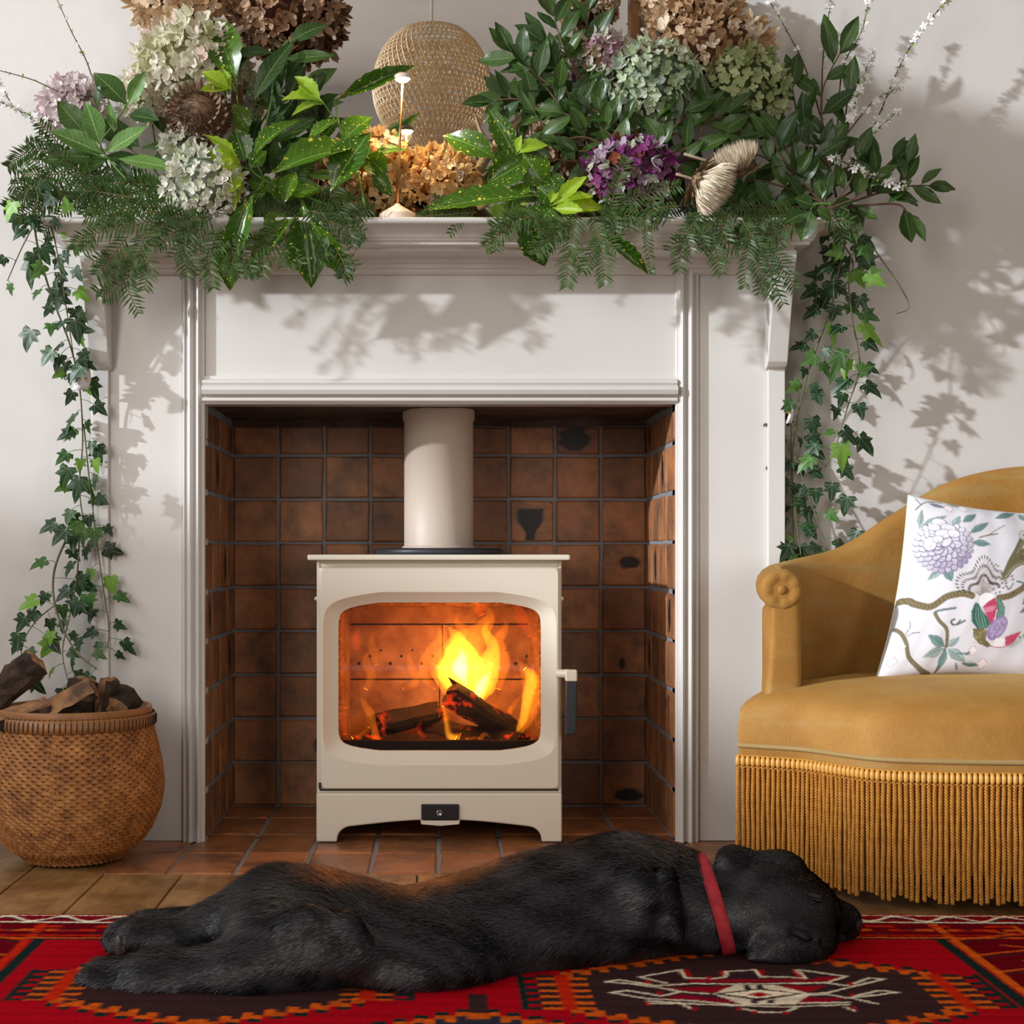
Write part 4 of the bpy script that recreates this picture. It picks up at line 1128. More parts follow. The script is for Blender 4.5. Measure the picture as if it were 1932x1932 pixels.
cu.poly([(800, 1290), (850, 1240), (905, 1205), (925, 1260), (920, 1350), (890, 1450), (850, 1390)], (192, 70, 104)); cu.poly([(800, 1300), (900, 1280), (918, 1290), (890, 1330), (830, 1340)], (222, 150, 168), .7)
cu.poly([(730, 1250), (700, 1330), (710, 1420), (770, 1490), (850, 1490), (880, 1440), (840, 1370), (790, 1310), (760, 1260)], (70, 112, 100))
cu.poly([(915, 1210), (960, 1225), (1000, 1290), (1000, 1370), (940, 1390), (918, 1420), (930, 1320)], (90, 136, 120))
for q in range(9): cu.line([(735 + q * 9, 1270 + q * 8), (730 + q * 14, 1380 + q * 5), (780 + q * 10, 1480)], 1.2, (150, 186, 172) if q % 2 else (40, 70, 66), .8)
for q in range(6): cu.line([(925 + q * 10, 1225 + q * 9), (945 + q * 9, 1300), (930 + q * 9, 1385)], 1.1, (170, 200, 186) if q % 2 else (52, 86, 78), .8)
cu.poly([(730, 1480), (790, 1480), (860, 1500), (850, 1580), (915, 1640), (880, 1650), (800, 1620), (740, 1560)], (120, 110, 76))
for q in range(40):
    rq = random.Random(q + 50); cu.ell((745 + rq.uniform(0, 110), 1495 + rq.uniform(0, 120)), 6, 4, .5, (178, 168, 120), .7)
cu.ell((945, 1480), 120, 74, -1.0, (150, 128, 178)); cu.ell((950, 1475), 100, 58, -1.0, (188, 170, 206))
for q in range(60):
    rq = random.Random(q + 150); t, w_ = rq.uniform(-90, 90), rq.uniform(-44, 44); cu.ell((950 + t * .54 + w_ * .84, 1475 - t * .84 + w_ * .54), 8, 5, -1, (132, 104, 160), .6)
cu.poly([(915, 1640), (940, 1570), (1020, 1570), (1030, 1640), (980, 1650)], (246, 244, 246)); cu.poly([(1025, 1555), (1090, 1530), (1180, 1495), (1140, 1560), (1120, 1600), (1040, 1635)], (204, 84, 112))
cu.poly([(1060, 1640), (1150, 1570), (1200, 1520), (1230, 1530), (1180, 1600), (1100, 1650)], (186, 200, 196)); cu.line([(1200, 1540), (1240, 1470), (1260, 1400)], 4, (150, 146, 130)); cu.ell((1165, 1552), 9, 9, 0, (60, 50, 50)); cu.line([(915, 1640), (980, 1650), (1040, 1640), (1110, 1610)], 1.5, (200, 90, 110))
TLp, TRp, BRp, BLp = (1714, 934), (1986, 972), (2008, 1292), (1652, 1284)
yT, yB = -0.155, -0.262
cw = [P(*TLp, yT), P(*TRp, yT), P(*BRp, yB), P(*BLp, yB)]
NU = 190
u = np.linspace(0, 1, NU + 1)
U, Vv = np.meshgrid(u, u)
def bil(c): 
    c = [np.array(q, float) for q in c]
    return (c[0][None, None] * ((1 - U) * (1 - Vv))[..., None] + c[1] * (U * (1 - Vv))[..., None] + c[2] * (U * Vv)[..., None] + c[3] * ((1 - U) * Vv)[..., None])
pos = bil([tuple(q) for q in cw]); pxy = bil([TLp, TRp, BRp, BLp])
edge = np.minimum(np.minimum(U, 1 - U), np.minimum(Vv, 1 - Vv))
bul = 0.075 * np.clip(16 * U * (1 - U) * Vv * (1 - Vv), 0, 1) ** 0.42
nrm = (Vector(cw[1]) - Vector(cw[0])).cross(Vector(cw[3]) - Vector(cw[0])); nrm.normalize()
if nrm.y > 0: nrm = -nrm
# edges pull in between the corners
pull = 0.022
cen = pos.mean(axis=(0, 1))
inw = (np.sin(PI * U) * (1 - 2 * np.abs(Vv - .5)) * 0 + 0)
for (w_, axis) in ((np.sin(PI * Vv) * np.maximum(0, 1 - U * 2.2), 0), (np.sin(PI * Vv) * np.maximum(0, 1 - (1 - U) * 2.2), 0), (np.sin(PI * U) * np.maximum(0, 1 - Vv * 2.2), 1), (np.sin(PI * U) * np.maximum(0, 1 - (1 - Vv) * 2.2), 1)):
    d = cen - pos; 
    if axis == 0: d[..., 2] *= 0
    else: d[..., 0] *= 0
    pos = pos + d * (w_ * 0.075)[..., None]
wr = np.vectorize(lambda a, b_: noise.noise(Vector((a * 9 + b_ * 2, b_ * 3, 1.0))) + .5 * noise.noise(Vector((a * 4, b_ * 11, 7.0))))(U, Vv)
fold = wr * 0.0042 * (edge < 0.5) * np.clip(edge * 14, 0, 1) * (1.15 - edge * 1.6)
nv = np.array(nrm)
frontp = pos + nv * (bul + fold)[..., None]; backp = pos - nv * (bul * 0.42)[..., None]
vs = np.concatenate([frontp.reshape(-1, 3), backp.reshape(-1, 3)])
n1 = NU + 1
fs = [(j * n1 + i, j * n1 + i + 1, (j + 1) * n1 + i + 1, (j + 1) * n1 + i) for j in range(NU) for i in range(NU)]
o2 = n1 * n1
fs += [(o2 + j * n1 + i, o2 + (j + 1) * n1 + i, o2 + (j + 1) * n1 + i + 1, o2 + j * n1 + i + 1) for j in range(NU) for i in range(NU)]
me = bpy.data.meshes.new('cushion'); me.from_pydata(vs.tolist(), [], fs)
bm = bmesh.new(); bm.from_mesh(me); bmesh.ops.recalc_face_normals(bm, faces=bm.faces); bm.to_mesh(me); bm.free()
me.polygons.foreach_set('use_smooth', [True] * len(me.polygons))
cc = cu.at(pxy[..., 0], pxy[..., 1]).reshape(-1, 3)
vcol(me, np.concatenate([cc, np.tile(np.array(srgb(224, 223, 228)[:3]), (n1 * n1, 1))]))
k = N('printed_linen'); k.set(Roughness=0.85); at = k.n('ShaderNodeAttribute'); at.attribute_name = 'print'; v = k.coord('Object')
k.p.inputs['Specular IOR Level'].default_value = 0.2
k.base(at.outputs['Color']); k.bump(k.noise(v, 900, 2), 0.25, 0.0006)
cus = empty('cushion', (1.0, -0.2, 0.36), 'white square cushion printed with peony, branches and an exotic bird, leaning in the gold armchair', 'cushion')
link('cover', me, k.m, cus)
b = MB(); rim = [frontp[0, i] for i in range(n1)] + [frontp[j, NU] for j in range(1, n1)] + [frontp[NU, i] for i in range(NU - 1, -1, -1)] + [frontp[j, 0] for j in range(NU - 1, -1, -1)]
b.tube(rim[::3] + [rim[0]], 0.0016, 6, caps=False); b.build('piping', plain('pale_green_piping', srgb(206, 212, 186), 0.8), cus)
# ================================================================ knotted rug
RT = 0.012
RGX0, RGX1, RGY0, RGY1 = -0.95, 1.12, -1.9, -0.642
rc = Canvas(RGX0, RGX1, -1.62, RGY1, 0.0022, (172, 8, 26))
def rw(px, py):
    p = G(px, py, RT); return (p.x, p.y)
RED, MAR, ORA, ORR, GRN, CRM, BRW, NVY = (172, 8, 26), (104, 4, 20), (214, 92, 22), (196, 40, 14), (24, 42, 40), (246, 232, 204), (58, 38, 38), (46, 48, 60)
X, Y = rc.X, rc.Y
def paint(mask, col): rc.a[mask] = srgb(col)[:3]
rnd = np.random.RandomState(3)
inner = (X > -0.6) & (X < 0.755)
paint(Y > -0.79, MAR); paint(~inner, MAR)
# lattice of stepped lozenges; dx in 26 mm steps, dy in 12 mm steps
def hexa(cx, cy, h, hw, inside):
    qx = np.floor(np.abs(X - cx) / 0.026) * 0.026; fr = (np.abs(X - cx) / 0.026) % 1.0
    dy = np.abs(Y - cy); bnd = h - 0.5 * qx; e = dy - bnd
    ax = np.abs(X - cx)
    reg = (ax < hw) & inner & (Y < -0.80)
    paint(reg & (e < 0), inside)
    jit = (np.floor(X / 0.008) + np.floor(Y / 0.006)) % 3 == 0
    o_ = reg & (e >= -0.004) & (e < 0.011); paint(o_, ORA); paint(o_ & jit, (186, 70, 22))
    paint(reg & (e >= -0.014) & (e < 0.0) & (fr < 0.5), ORA)
    paint(reg & (e >= 0.011) & (e < 0.024) & (fr > 0.35), GRN)
    # upright bar with rungs at either corner
    for sg in (-1, 1):
        bx = (X - cx) * sg - hw; hh = h - 0.5 * hw
        m = (np.abs(dy) < hh + .006) & (np.abs(bx) < 0.060) & inner
        rung = ((Y - cy) / 0.026) % 1.0
        paint(m & (bx > 0), MAR if False else BRW)
        paint(m & (rung < 0.42) & (np.abs(bx) < .034), ORA); paint(m & (np.abs(bx) < 0.010), ORR)
        paint(m & (bx > .034) & (rung < .55), GRN); paint(m & (bx > .034) & (rung >= .55), RED)
        paint(m & (bx > .052), GRN)
for cx, cy, h, hw, col in ((-0.29, -1.03, 0.165, 0.20, BRW), (0.415, -1.06, 0.195, 0.25, BRW), (0.05, -1.35, 0.19, 0.24, NVY), (0.05, -0.72, 0.0, 0.0, RED), (-0.56, -1.46, 0.17, 0.2, NVY), (0.70, -1.46, 0.17, 0.24, NVY)):
    if h > 0: hexa(cx, cy, h, hw, col)
paint((np.abs(X - 0.05) < 0.012) & (Y > -1.15) & (Y < -1.07), BRW)
# long border lines
for xb, sg in ((-0.6, 1), (0.755, -1)):
    w_ = 0.004 * np.sin(Y * 60)
    paint((np.abs(X - xb + w_ * .4) < 0.007), ORR if sg == 1 else ORA); paint((np.abs(X - xb - sg * 0.018) < 0.009) & (Y < -0.79), GRN)
paint((np.abs(Y + 0.79) < 0.0032), ORA); paint((np.abs(Y + 0.797) < 0.003) & inner, GRN)
# small stepped motifs in the border
r1 = random.Random(11)
for q in range(46):
    x = RGX0 + 0.045 * q; sft = (q % 2) * 0.022
    for (a, b_, w_, h_, col) in ((0, -0.722 - sft, 0.028, 0.009, ORR), (0.016, -0.745, 0.018, 0.010, ORA if q % 3 else ORR), (-0.008, -0.765 + sft, 0.016, 0.006, GRN), (0.02, -0.775, 0.03, 0.005, ORR)):
        m = (np.abs(X - x - a) < w_ * r1.uniform(.5, 1)) & (np.abs(Y - b_) < h_ * .6); paint(m, col)
for xb, sg in ((-0.6, -1), (0.755, 1)):
    for q in range(9):
        y = -0.80 - 0.085 * q; c0 = xb + sg * 0.11
        rc.line([(xb + sg * .01, y), (c0, y + .035)], 0.006, ORA, curve=False); rc.line([(xb + sg * .012, y - .012), (c0, y + .022)], 0.005, GRN, curve=False)
        rc.line([(c0, y + .035), (xb + sg * .17, y + .01)], 0.006, ORR, curve=False); rc.line([(c0, y + .03), (xb + sg * .06, y + .055)], 0.005, ORA, curve=False)
    rc.line([(xb + sg * 0.12, -.72), (xb + sg * 0.12, -1.6)], 0.007, ORR if sg < 0 else ORA, curve=False)
# end band: cream chain between two cream lines
paint(Y > -0.708, (128, 14, 26)); paint((Y > -0.706) & (Y < -0.700), GRN)
ph = (X * 2 * PI / 0.086); wv_ = -0.676 + 0.014 * np.sin(ph)
paint((np.abs(Y - wv_ + .006) < 0.006) & (Y < -.66), (30, 36, 56)); paint((np.abs(Y - (-0.676 - 0.014 * np.sin(ph))) < 0.0022) & (np.cos(ph) > .6), (150, 40, 30))
paint(np.abs(Y - wv_) < 0.0042, CRM); paint(np.abs(Y + 0.698) < 0.0025, CRM); paint(np.abs(Y + 0.656) < 0.0025, CRM); paint((Y > -0.653) & (Y < -0.647), (150, 24, 26))
paint(Y > -0.6455, (216, 196, 176))
# cream and red medallion
rc.tr = rw
def st_(pts, w_=0.0042, col=CRM): rc.line(pts, w_, col, curve=False)
rc.poly([(1250, 1862), (1390, 1858), (1372, 1867), (1340, 1871), (1290, 1866)], (150, 16, 34)); rc.poly([(1470, 1858), (1560, 1859), (1530, 1870), (1480, 1866)], (160, 18, 34)); rc.poly([(1285, 1874), (1395, 1886), (1395, 1891), (1250, 1882)], (140, 14, 40)); rc.poly([(1480, 1880), (1600, 1882), (1560, 1890), (1480, 1891)], (150, 16, 40))
rc.poly([(1215, 1842), (1282, 1833), (1292, 1845), (1250, 1852)], (60, 34, 36)); rc.poly([(1380, 1834), (1422, 1831), (1430, 1844), (1375, 1846)], (60, 36, 40)); rc.poly([(1300, 1846), (1560, 1846), (1560, 1851), (1300, 1852)], (150, 20, 36))
rc.poly([(1284, 1828), (1297, 1828), (1304, 1842), (1292, 1842)], (168, 20, 28)); rc.poly([(1357, 1830), (1373, 1829), (1368, 1842), (1360, 1842)], (168, 20, 28)); rc.poly([(1424, 1829), (1438, 1829), (1446, 1843), (1436, 1843)], (168, 20, 28)); rc.poly([(1494, 1828), (1506, 1829), (1518, 1845), (1508, 1845)], (168, 20, 28)); rc.poly([(1540, 1843), (1592, 1843), (1570, 1850), (1535, 1850)], (150, 16, 30))
rc.poly([(1345, 1873), (1385, 1857), (1460, 1857), (1530, 1873), (1500, 1893), (1400, 1893)], (232, 216, 190))
rc.poly([(1345, 1873), (1432, 1863), (1520, 1873), (1432, 1886)], (60, 40, 44)); rc.poly([(1362, 1873), (1432, 1866), (1505, 1873), (1432, 1882)], CRM); rc.ell((1431, 1874.5), 0.0001, 0.0001, 0, CRM)
rc.poly([(1408, 1875), (1432, 1870), (1456, 1875), (1432, 1879)], (170, 20, 28))
for x in (1402, 1427): rc.poly([(x, 1857), (x + 12, 1857), (x + 16, 1865), (x + 4, 1865)], (52, 50, 54))
for x in (1416, 1448): rc.poly([(x, 1884), (x + 13, 1884), (x + 14, 1891), (x - 1, 1891)], (60, 52, 62))
for l_ in ([(1144, 1851), (1168, 1847), (1238, 1858), (1310, 1854), (1388, 1855), (1500, 1854), (1560, 1853), (1597, 1841)], [(1144, 1851), (1197, 1855), (1259, 1864), (1285, 1869), (1336, 1873)], [(1150, 1871), (1184, 1867), (1248, 1877), (1285, 1869)],
           [(1152, 1871), (1222, 1882), (1310, 1886), (1388, 1894), (1500, 1891), (1600, 1890)], [(1207, 1842), (1282, 1829), (1295, 1844), (1344, 1845), (1370, 1842), (1370, 1832), (1424, 1829), (1437, 1842), (1479, 1842), (1520, 1845), (1503, 1829)],
           [(1507, 1829), (1592, 1841)], [(1480, 1868), (1527, 1874), (1560, 1872), (1667, 1847), (1639, 1845), (1599, 1859), (1556, 1853)], [(1500, 1878), (1560, 1875), (1602, 1882), (1693, 1872), (1660, 1868), (1610, 1879)], [(1225, 1891), (1285, 1891), (1303, 1900)],
           [(1396, 1900), (1437, 1908), (1481, 1908), (1500, 1900)], [(1595, 1899), (1613, 1906)], [(1605, 1882), (1655, 1893)], [(1207, 1842), (1255, 1853)], [(1222, 1886), (1330, 1893), (1480, 1898), (1600, 1894)]):
    st_(l_)
for x, y in ((1222, 1851), (1243, 1871), (1337, 1843), (1605, 1856), (1608, 1876), (1222, 1892), (1308, 1900), (1394, 1901), (1422, 1908), (1482, 1909), (1610, 1900)): rc.poly([(x - 5, y - 3), (x + 5, y - 3), (x + 6, y + 3), (x - 4, y + 3)], (176, 22, 30))
# pile: one mesh vertex per group of knots, uneven
gx = np.arange(RGX0, RGX1 + .001, 0.0042); gy = np.concatenate([np.arange(-1.9, -1.3, 0.02), np.arange(-1.3, RGY1 + 1e-4, 0.0036)])
GX, GY = np.meshgrid(gx, gy); col = rc.at(GX, np.maximum(GY, -1.6))
col *= (1 + 0.16 * (rnd.rand(*GX.shape) - .5))[..., None]
band = 1 + 0.12 * np.sin(GY * 190 + 1.5 * np.sin(GX * 3)) * np.sin(GY * 47); col *= band[..., None]
Z = RT + 0.0012 * (rnd.rand(*GX.shape) - .5) + 0.0015 * np.sin(GX * 5) * np.sin(GY * 7)
jx = 0.0012 * (rnd.rand(*GX.shape) - .5)
Ye = GY.copy(); Ye[-1] += 0.004 * (rnd.rand(len(gx)) - .35); Z[-1] = 0.002
nx_, ny_ = len(gx), len(gy)
vs = np.stack([GX + jx, Ye, Z], -1).reshape(-1, 3)
ii, jj = np.meshgrid(np.arange(nx_ - 1), np.arange(ny_ - 1)); b0 = (jj * nx_ + ii).ravel()
fs = np.stack([b0, b0 + 1, b0 + 1 + nx_, b0 + nx_], -1)
me = bpy.data.meshes.new('pile'); me.from_pydata(vs.tolist(), [], fs.tolist()); me.polygons.foreach_set('use_smooth', [True] * len(me.polygons)); vcol(me, col.reshape(-1, 3))
k = N('wool_pile'); k.set(Roughness=0.95); k.p.inputs['Specular IOR Level'].default_value = 0.02
at = k.n('ShaderNodeAttribute'); at.attribute_name = 'print'; v = k.coord('Object'); k.base(at.outputs['Color']); k.bump(k.noise(v, 420, 2), 0.7, 0.003)
rug = empty('rug', (0.1, -1.2, 0), 'red knotted wool rug with stepped lozenges and a cream chain border under the black dog', 'rug')
link('pile', me, k.m, rug)
b = MB(); b.box(RGX0, RGX1, RGY0, RGY1 - .003, 0.001, 0.0085); b.build('backing', plain('rug_backing', srgb(120, 60, 50), 0.9), rug)
b = MB(); r1 = random.Random(5)
for q in range(420):
    x = RGX0 + (RGX1 - RGX0) * q / 420 + r1.uniform(-.002, .002); L = r1.uniform(.003, .008) if r1.random() < .93 else r1.uniform(.01, .018)
    b.tube([(x, RGY1 - .003, .006), (x + r1.uniform(-.004, .004), RGY1 + L * .6, .004), (x + r1.uniform(-.008, .008), RGY1 + L, .0018)], 0.0011, 4)
b.build('fringe', plain('rug_fringe', srgb(214, 198, 180), 0.9), rug, kind='stuff', fixn=False)
# ================================================================ the dog, asleep on its side with its back to us
def sd_ell(p, c, r, R=None):
    q = p - np.array(c, np.float32)
    if R is not None: q = q @ np.array(R, np.float32)
    r = np.array(r, np.float32)
    k0 = np.linalg.norm(q / r, axis=-1); k1 = np.linalg.norm(q / (r * r), axis=-1)
    return k0 * (k0 - 1.0) / np.maximum(k1, 1e-6)
def sd_cone(p, a, b_, ra, rb, zs=1.0):
    """capsule whose radius runs from ra to rb; zs flattens it in height"""
    a = np.array(a, np.float32); b_ = np.array(b_, np.float32)
    d = b_ - a; t = np.clip(((p - a) @ d) / float(d @ d), 0, 1)
    q = p - a - t[..., None] * d
    if zs != 1.0: q = q * np.array((1, 1, 1 / zs), np.float32)
    return np.linalg.norm(q, axis=-1) - (ra + (rb - ra) * t)
def smin(a, b_, k_):
    h = np.clip(0.5 + 0.5 * (b_ - a) / k_, 0, 1)
    return b_ * (1 - h) + a * h - k_ * h * (1 - h)
def nets(f, lo, step):
    """surface nets: (verts, quads) of f = 0"""
    s_ = f < 0
    nx, ny, nz = f.shape
    corners = [(0, 0, 0), (1, 0, 0), (0, 1, 0), (1, 1, 0), (0, 0, 1), (1, 0, 1), (0, 1, 1), (1, 1, 1)]
    cv = lambda a, c: a[c[0]:nx - 1 + c[0], c[1]:ny - 1 + c[1], c[2]:nz - 1 + c[2]]
    cnt = sum(cv(s_, c).astype(np.int8) for c in corners); act = (cnt > 0) & (cnt < 8)
    idx = np.argwhere(act); acc = np.zeros((len(idx), 3)); n_ = np.zeros(len(idx))
    for a in range(8):
        for b_ in range(a + 1, 8):
            if sum(x != y for x, y in zip(corners[a], corners[b_])) != 1: continue
            fa = cv(f, corners[a])[act]; fb = cv(f, corners[b_])[act]; cr = (fa < 0) != (fb < 0)
            t = np.where(cr, fa / (fa - fb + 1e-20), 0)
            pa, pb = np.array(corners[a], float), np.array(corners[b_], float)
            acc += np.where(cr[:, None], pa + t[:, None] * (pb - pa), 0); n_ += cr
    vs = (idx + acc / n_[:, None]) * step + np.array(lo)
    vid = -np.ones(act.shape, int); vid[act] = np.arange(len(idx))
    qs = []
    for ax in range(3):
        u_, w_ = (ax + 1) % 3, (ax + 2) % 3
        sl0 = [slice(1, -1)] * 3; sl1 = [slice(1, -1)] * 3; sl0[ax] = slice(0, -1); sl1[ax] = slice(1, None)
        A, B = s_[tuple(sl0)], s_[tuple(sl1)]
        e = np.argwhere(A != B); fl_ = A[A != B]
        off = np.ones(3, int); off[ax] = 0; e = e + off
        def g_(du, dw):
            q = e.copy(); q[:, u_] -= du; q[:, w_] -= dw; return vid[q[:, 0], q[:, 1], q[:, 2]]
        q = np.stack([g_(1, 1), g_(0, 1), g_(0, 0), g_(1, 0)], -1)
        q[~fl_] = q[~fl_][:, ::-1]; qs.append(q)
    q = np.concatenate(qs); q = q[(q >= 0).all(1)]
    return vs, q
DX0, DX1, DY0, DY1, DZ0, DZ1 = -0.52, 0.66, -1.16, -0.44, -0.01, 0.21
ST = 0.0052
ax_ = [np.arange(a, b_, ST, dtype=np.float32) for a, b_ in ((DX0, DX1), (DY0, DY1), (DZ0, DZ1))]
pg = np.stack(np.meshgrid(*ax_, indexing='ij'), -1)
def dp(px, py, y): return tuple(P(px, py, y))
E = sd_ell
f = E(pg, dp(585, 1762, -0.945), (0.110, 0.125, 0.080))                     # rump
f = smin(f, E(pg, dp(560, 1728, -0.87), (0.092, 0.10, 0.060)), 0.05)        # upper thigh
f = smin(f, E(pg, dp(785, 1796, -0.925), (0.14, 0.145, 0.080)), 0.05)       # loin
f = smin(f, E(pg, dp(668, 1776, -0.89), (0.085, 0.11, 0.064)), 0.04)
f = smin(f, E(pg, dp(970, 1748, -0.840), (0.155, 0.135, 0.083)), 0.05)      # ribs
f = smin(f, E(pg, dp(1110, 1718, -0.800), (0.13, 0.135, 0.090)), 0.06)      # chest
f = smin(f, E(pg, dp(1175, 1690, -0.80), (0.085, 0.10, 0.082)), 0.035)      # shoulder blade
f = smin(f, sd_cone(pg, dp(1200, 1715, -0.82), dp(1360, 1722, -0.85), 0.083, 0.060), 0.05)   # neck
f = smin(f, sd_cone(pg, dp(1215, 1650, -0.79), dp(1285, 1658, -0.81), 0.045, 0.040), 0.03)   # loose skin of the scruff
# fore legs stretched away from us
f = smin(f, sd_cone(pg, dp(1150, 1735, -0.70), (0.245, -0.56, 0.040), 0.050, 0.034), 0.03)
f = smin(f, sd_cone(pg, (0.245, -0.56, 0.040), (0.165, -0.49, 0.032), 0.032, 0.026), 0.02)
# hind legs, one over the other
f = smin(f, sd_cone(pg, dp(505, 1735, -0.86), dp(400, 1752, -0.86), 0.062, 0.040), 0.035)
leg = smin(sd_cone(pg, dp(410, 1752, -0.86), dp(330, 1775, -0.885), 0.038, 0.026), sd_cone(pg, dp(330, 1775, -0.885), dp(262, 1772, -0.89), 0.026, 0.027), 0.02)
for k_, (px, py, dy) in enumerate(((222, 1756, 0.012), (216, 1772, -0.006), (222, 1788, -0.016), (238, 1747, 0.024))):
    leg = smin(leg, E(pg, dp(px + 10, py, -0.885 + dy), (0.024, 0.013, 0.0125)), 0.007)
f = smin(f, leg, 0.02)
leg2 = smin(sd_cone(pg, dp(430, 1745, -0.80), dp(340, 1752, -0.80), 0.040, 0.025), sd_cone(pg, dp(340, 1752, -0.80), dp(285, 1745, -0.795), 0.025, 0.024), 0.02)
for k_, (px, py, dy) in enumerate(((262, 1738, 0.010), (258, 1748, -0.006), (272, 1732, 0.02))):
    leg2 = smin(leg2, E(pg, dp(px, py, -0.80 + dy), (0.020, 0.012, 0.012)), 0.006)
f = smin(f, leg2, 0.02)
# otter tail
tl = sd_cone(pg, dp(600, 1800, -1.00), dp(470, 1838, -1.035), 0.052, 0.044)
tl = smin(tl, sd_cone(pg, dp(470, 1838, -1.035), dp(300, 1852, -1.03), 0.044, 0.037), 0.03)
tl = smin(tl, sd_cone(pg, dp(300, 1852, -1.03), dp(200, 1862, -1.015), 0.037, 0.030), 0.03)
tl = smin(tl, sd_cone(pg, dp(200, 1862, -1.015), dp(150, 1874, -1.01), 0.030, 0.011), 0.03)
f = smin(f, tl, 0.035)
# folds of loose skin
for (a, b_, r) in (((1185, 1668), (1222, 1735), 0.009), ((1150, 1700), (1180, 1790), 0.010), ((1262, 1640), (1285, 1770), 0.007), ((1205, 1655), (1240, 1690), 0.007)):
    f = smin(f, sd_cone(pg, dp(*a, -0.905), dp(*b_, -0.925), r, r * .5), 0.030)
for (a, b_, r) in (((620, 1745), (655, 1815), 0.008), ((665, 1735), (705, 1805), 0.008), ((560, 1745), (590, 1725), 0.010)):
    f = smin(f, sd_cone(pg, dp(*a, -1.055), dp(*b_, -1.06), r, r * .6), 0.03)
# head: skull, brow, cheek, muzzle, nose pad, ears
hd_ = E(pg, dp(1440, 1712, -0.855), (0.070, 0.070, 0.066))
hd_ = smin(hd_, E(pg, dp(1488, 1722, -0.85), (0.070, 0.060, 0.054)), 0.03)
hd_ = smin(hd_, E(pg, dp(1540, 1702, -0.84), (0.024, 0.036, 0.026)), 0.012)     # brow
hd_ = smin(hd_, E(pg, dp(1475, 1668, -0.82), (0.050, 0.035, 0.030)), 0.02)
hd_ = smin(hd_, E(pg, dp(1500, 1748, -0.872), (0.052, 0.048, 0.038)), 0.018)   # cheek
hd_ = smin(hd_, E(pg, dp(1548, 1772, -0.868), (0.022, 0.034, 0.026)), 0.014)   # jowl
hd_ = smin(hd_, sd_cone(pg, dp(1535, 1728, -0.83), dp(1590, 1738, -0.80), 0.040, 0.027), 0.015)
hd_ = smin(hd_, sd_cone(pg, dp(1530, 1765, -0.84), dp(1582, 1778, -0.80), 0.026, 0.018), 0.012)   # lower jaw and lip
hd_ = smin(hd_, E(pg, dp(1604, 1745, -0.80), (0.012, 0.020, 0.018)), 0.006)                       # nose
hd_ = np.maximum(hd_, -(sd_cone(pg, dp(1530, 1694, -0.880), dp(1552, 1700, -0.872), 0.0045, 0.0045)))                    # closed eye slit
hd_ = np.maximum(hd_, -(sd_cone(pg, dp(1565, 1758, -0.845), dp(1600, 1762, -0.82), 0.004, 0.003)))
hd_ = np.maximum(hd_, -E(pg, dp(1612, 1746, -0.818), (0.006, 0.004, 0.005)))                      # nostril
ear = E(pg, dp(1486, 1786, -0.922), (0.046, 0.018, 0.028))                                        # ear hanging to the floor
ear = smin(ear, E(pg, dp(1530, 1802, -0.912), (0.026, 0.018, 0.018)), 0.012)
ear = smin(ear, E(pg, dp(1448, 1806, -0.918), (0.030, 0.018, 0.016)), 0.010)
ear = smin(ear, E(pg, dp(1490, 1812, -0.928), (0.022, 0.012, 0.010)), 0.006)
hd_ = smin(hd_, ear, 0.010)
e2 = smin(E(pg, dp(1385, 1622, -0.83), (0.026, 0.03, 0.021)), sd_cone(pg, dp(1400, 1628, -0.84), dp(1470, 1634, -0.83), 0.017, 0.022), 0.012)   # upper ear, folded back
e2 = smin(e2, E(pg, dp(1475, 1634, -0.835), (0.034, 0.03, 0.019)), 0.012)
e2 = np.maximum(e2, -E(pg, dp(1400, 1618, -0.862), (0.016, 0.012, 0.010)))
e2 = np.maximum(e2, -sd_cone(pg, dp(1425, 1648, -0.872), dp(1482, 1650, -0.870), 0.006, 0.006))
f = smin(f, hd_, 0.024)
f = smin(f, e2, 0.007)
f = np.maximum(f, -sd_cone(pg, dp(1395, 1650, -0.925), dp(1470, 1662, -0.915), 0.005, 0.007))
f = np.maximum(f, -E(pg, dp(1402, 1616, -0.862), (0.016, 0.012, 0.009)))
for (a, b_, y_, r_) in (((1436, 1790), (1462, 1764), -.936, .006), ((1462, 1764), (1500, 1756), -.934, .007), ((1500, 1756), (1535, 1772), -.926, .007), ((1535, 1772), (1556, 1798), -.912, .006), ((1576, 1700), (1570, 1745), -.868, .005), ((1572, 1762), (1604, 1768), -.836, .005), ((1380, 1660), (1440, 1690), -.938, .004)):
    f = np.maximum(f, -sd_cone(pg, dp(*a, y_), dp(*b_, y_), r_, r_))
# lies flat on the rug
f = np.maximum(f, (RT + 0.0015) - pg[..., 2])
dv, dq = nets(f, (DX0, DY0, DZ0), ST)
me = bpy.data.meshes.new('body'); me.from_pydata(dv.tolist(), [], dq.tolist())
bm = bmesh.new(); bm.from_mesh(me)
for _ in range(3): bmesh.ops.smooth_vert(bm, verts=bm.verts, factor=0.5, use_axis_x=True, use_axis_y=True, use_axis_z=True)
bmesh.ops.recalc_face_normals(bm, faces=bm.faces)
bm.normal_update()
for v_ in bm.verts:
    c = v_.co
    q = noise.noise(Vector((c.x * 30, c.y * 16, c.z * 18))) * 0.55 + noise.noise(Vector((c.x * 11, c.y * 11, c.z * 11 + 5)))
    if c.z > 0.02 and c.x < 0.36: v_.co += v_.normal * q * 0.0032
bm.to_mesh(me); bm.free()
me.polygons.foreach_set('use_smooth', [True] * len(me.polygons))
k = N('black_coat'); k.set(Roughness=0.5); k.base(srgb(30, 30, 32)); k.p.inputs['Specular IOR Level'].default_value = 0.35
M_coat = k.m
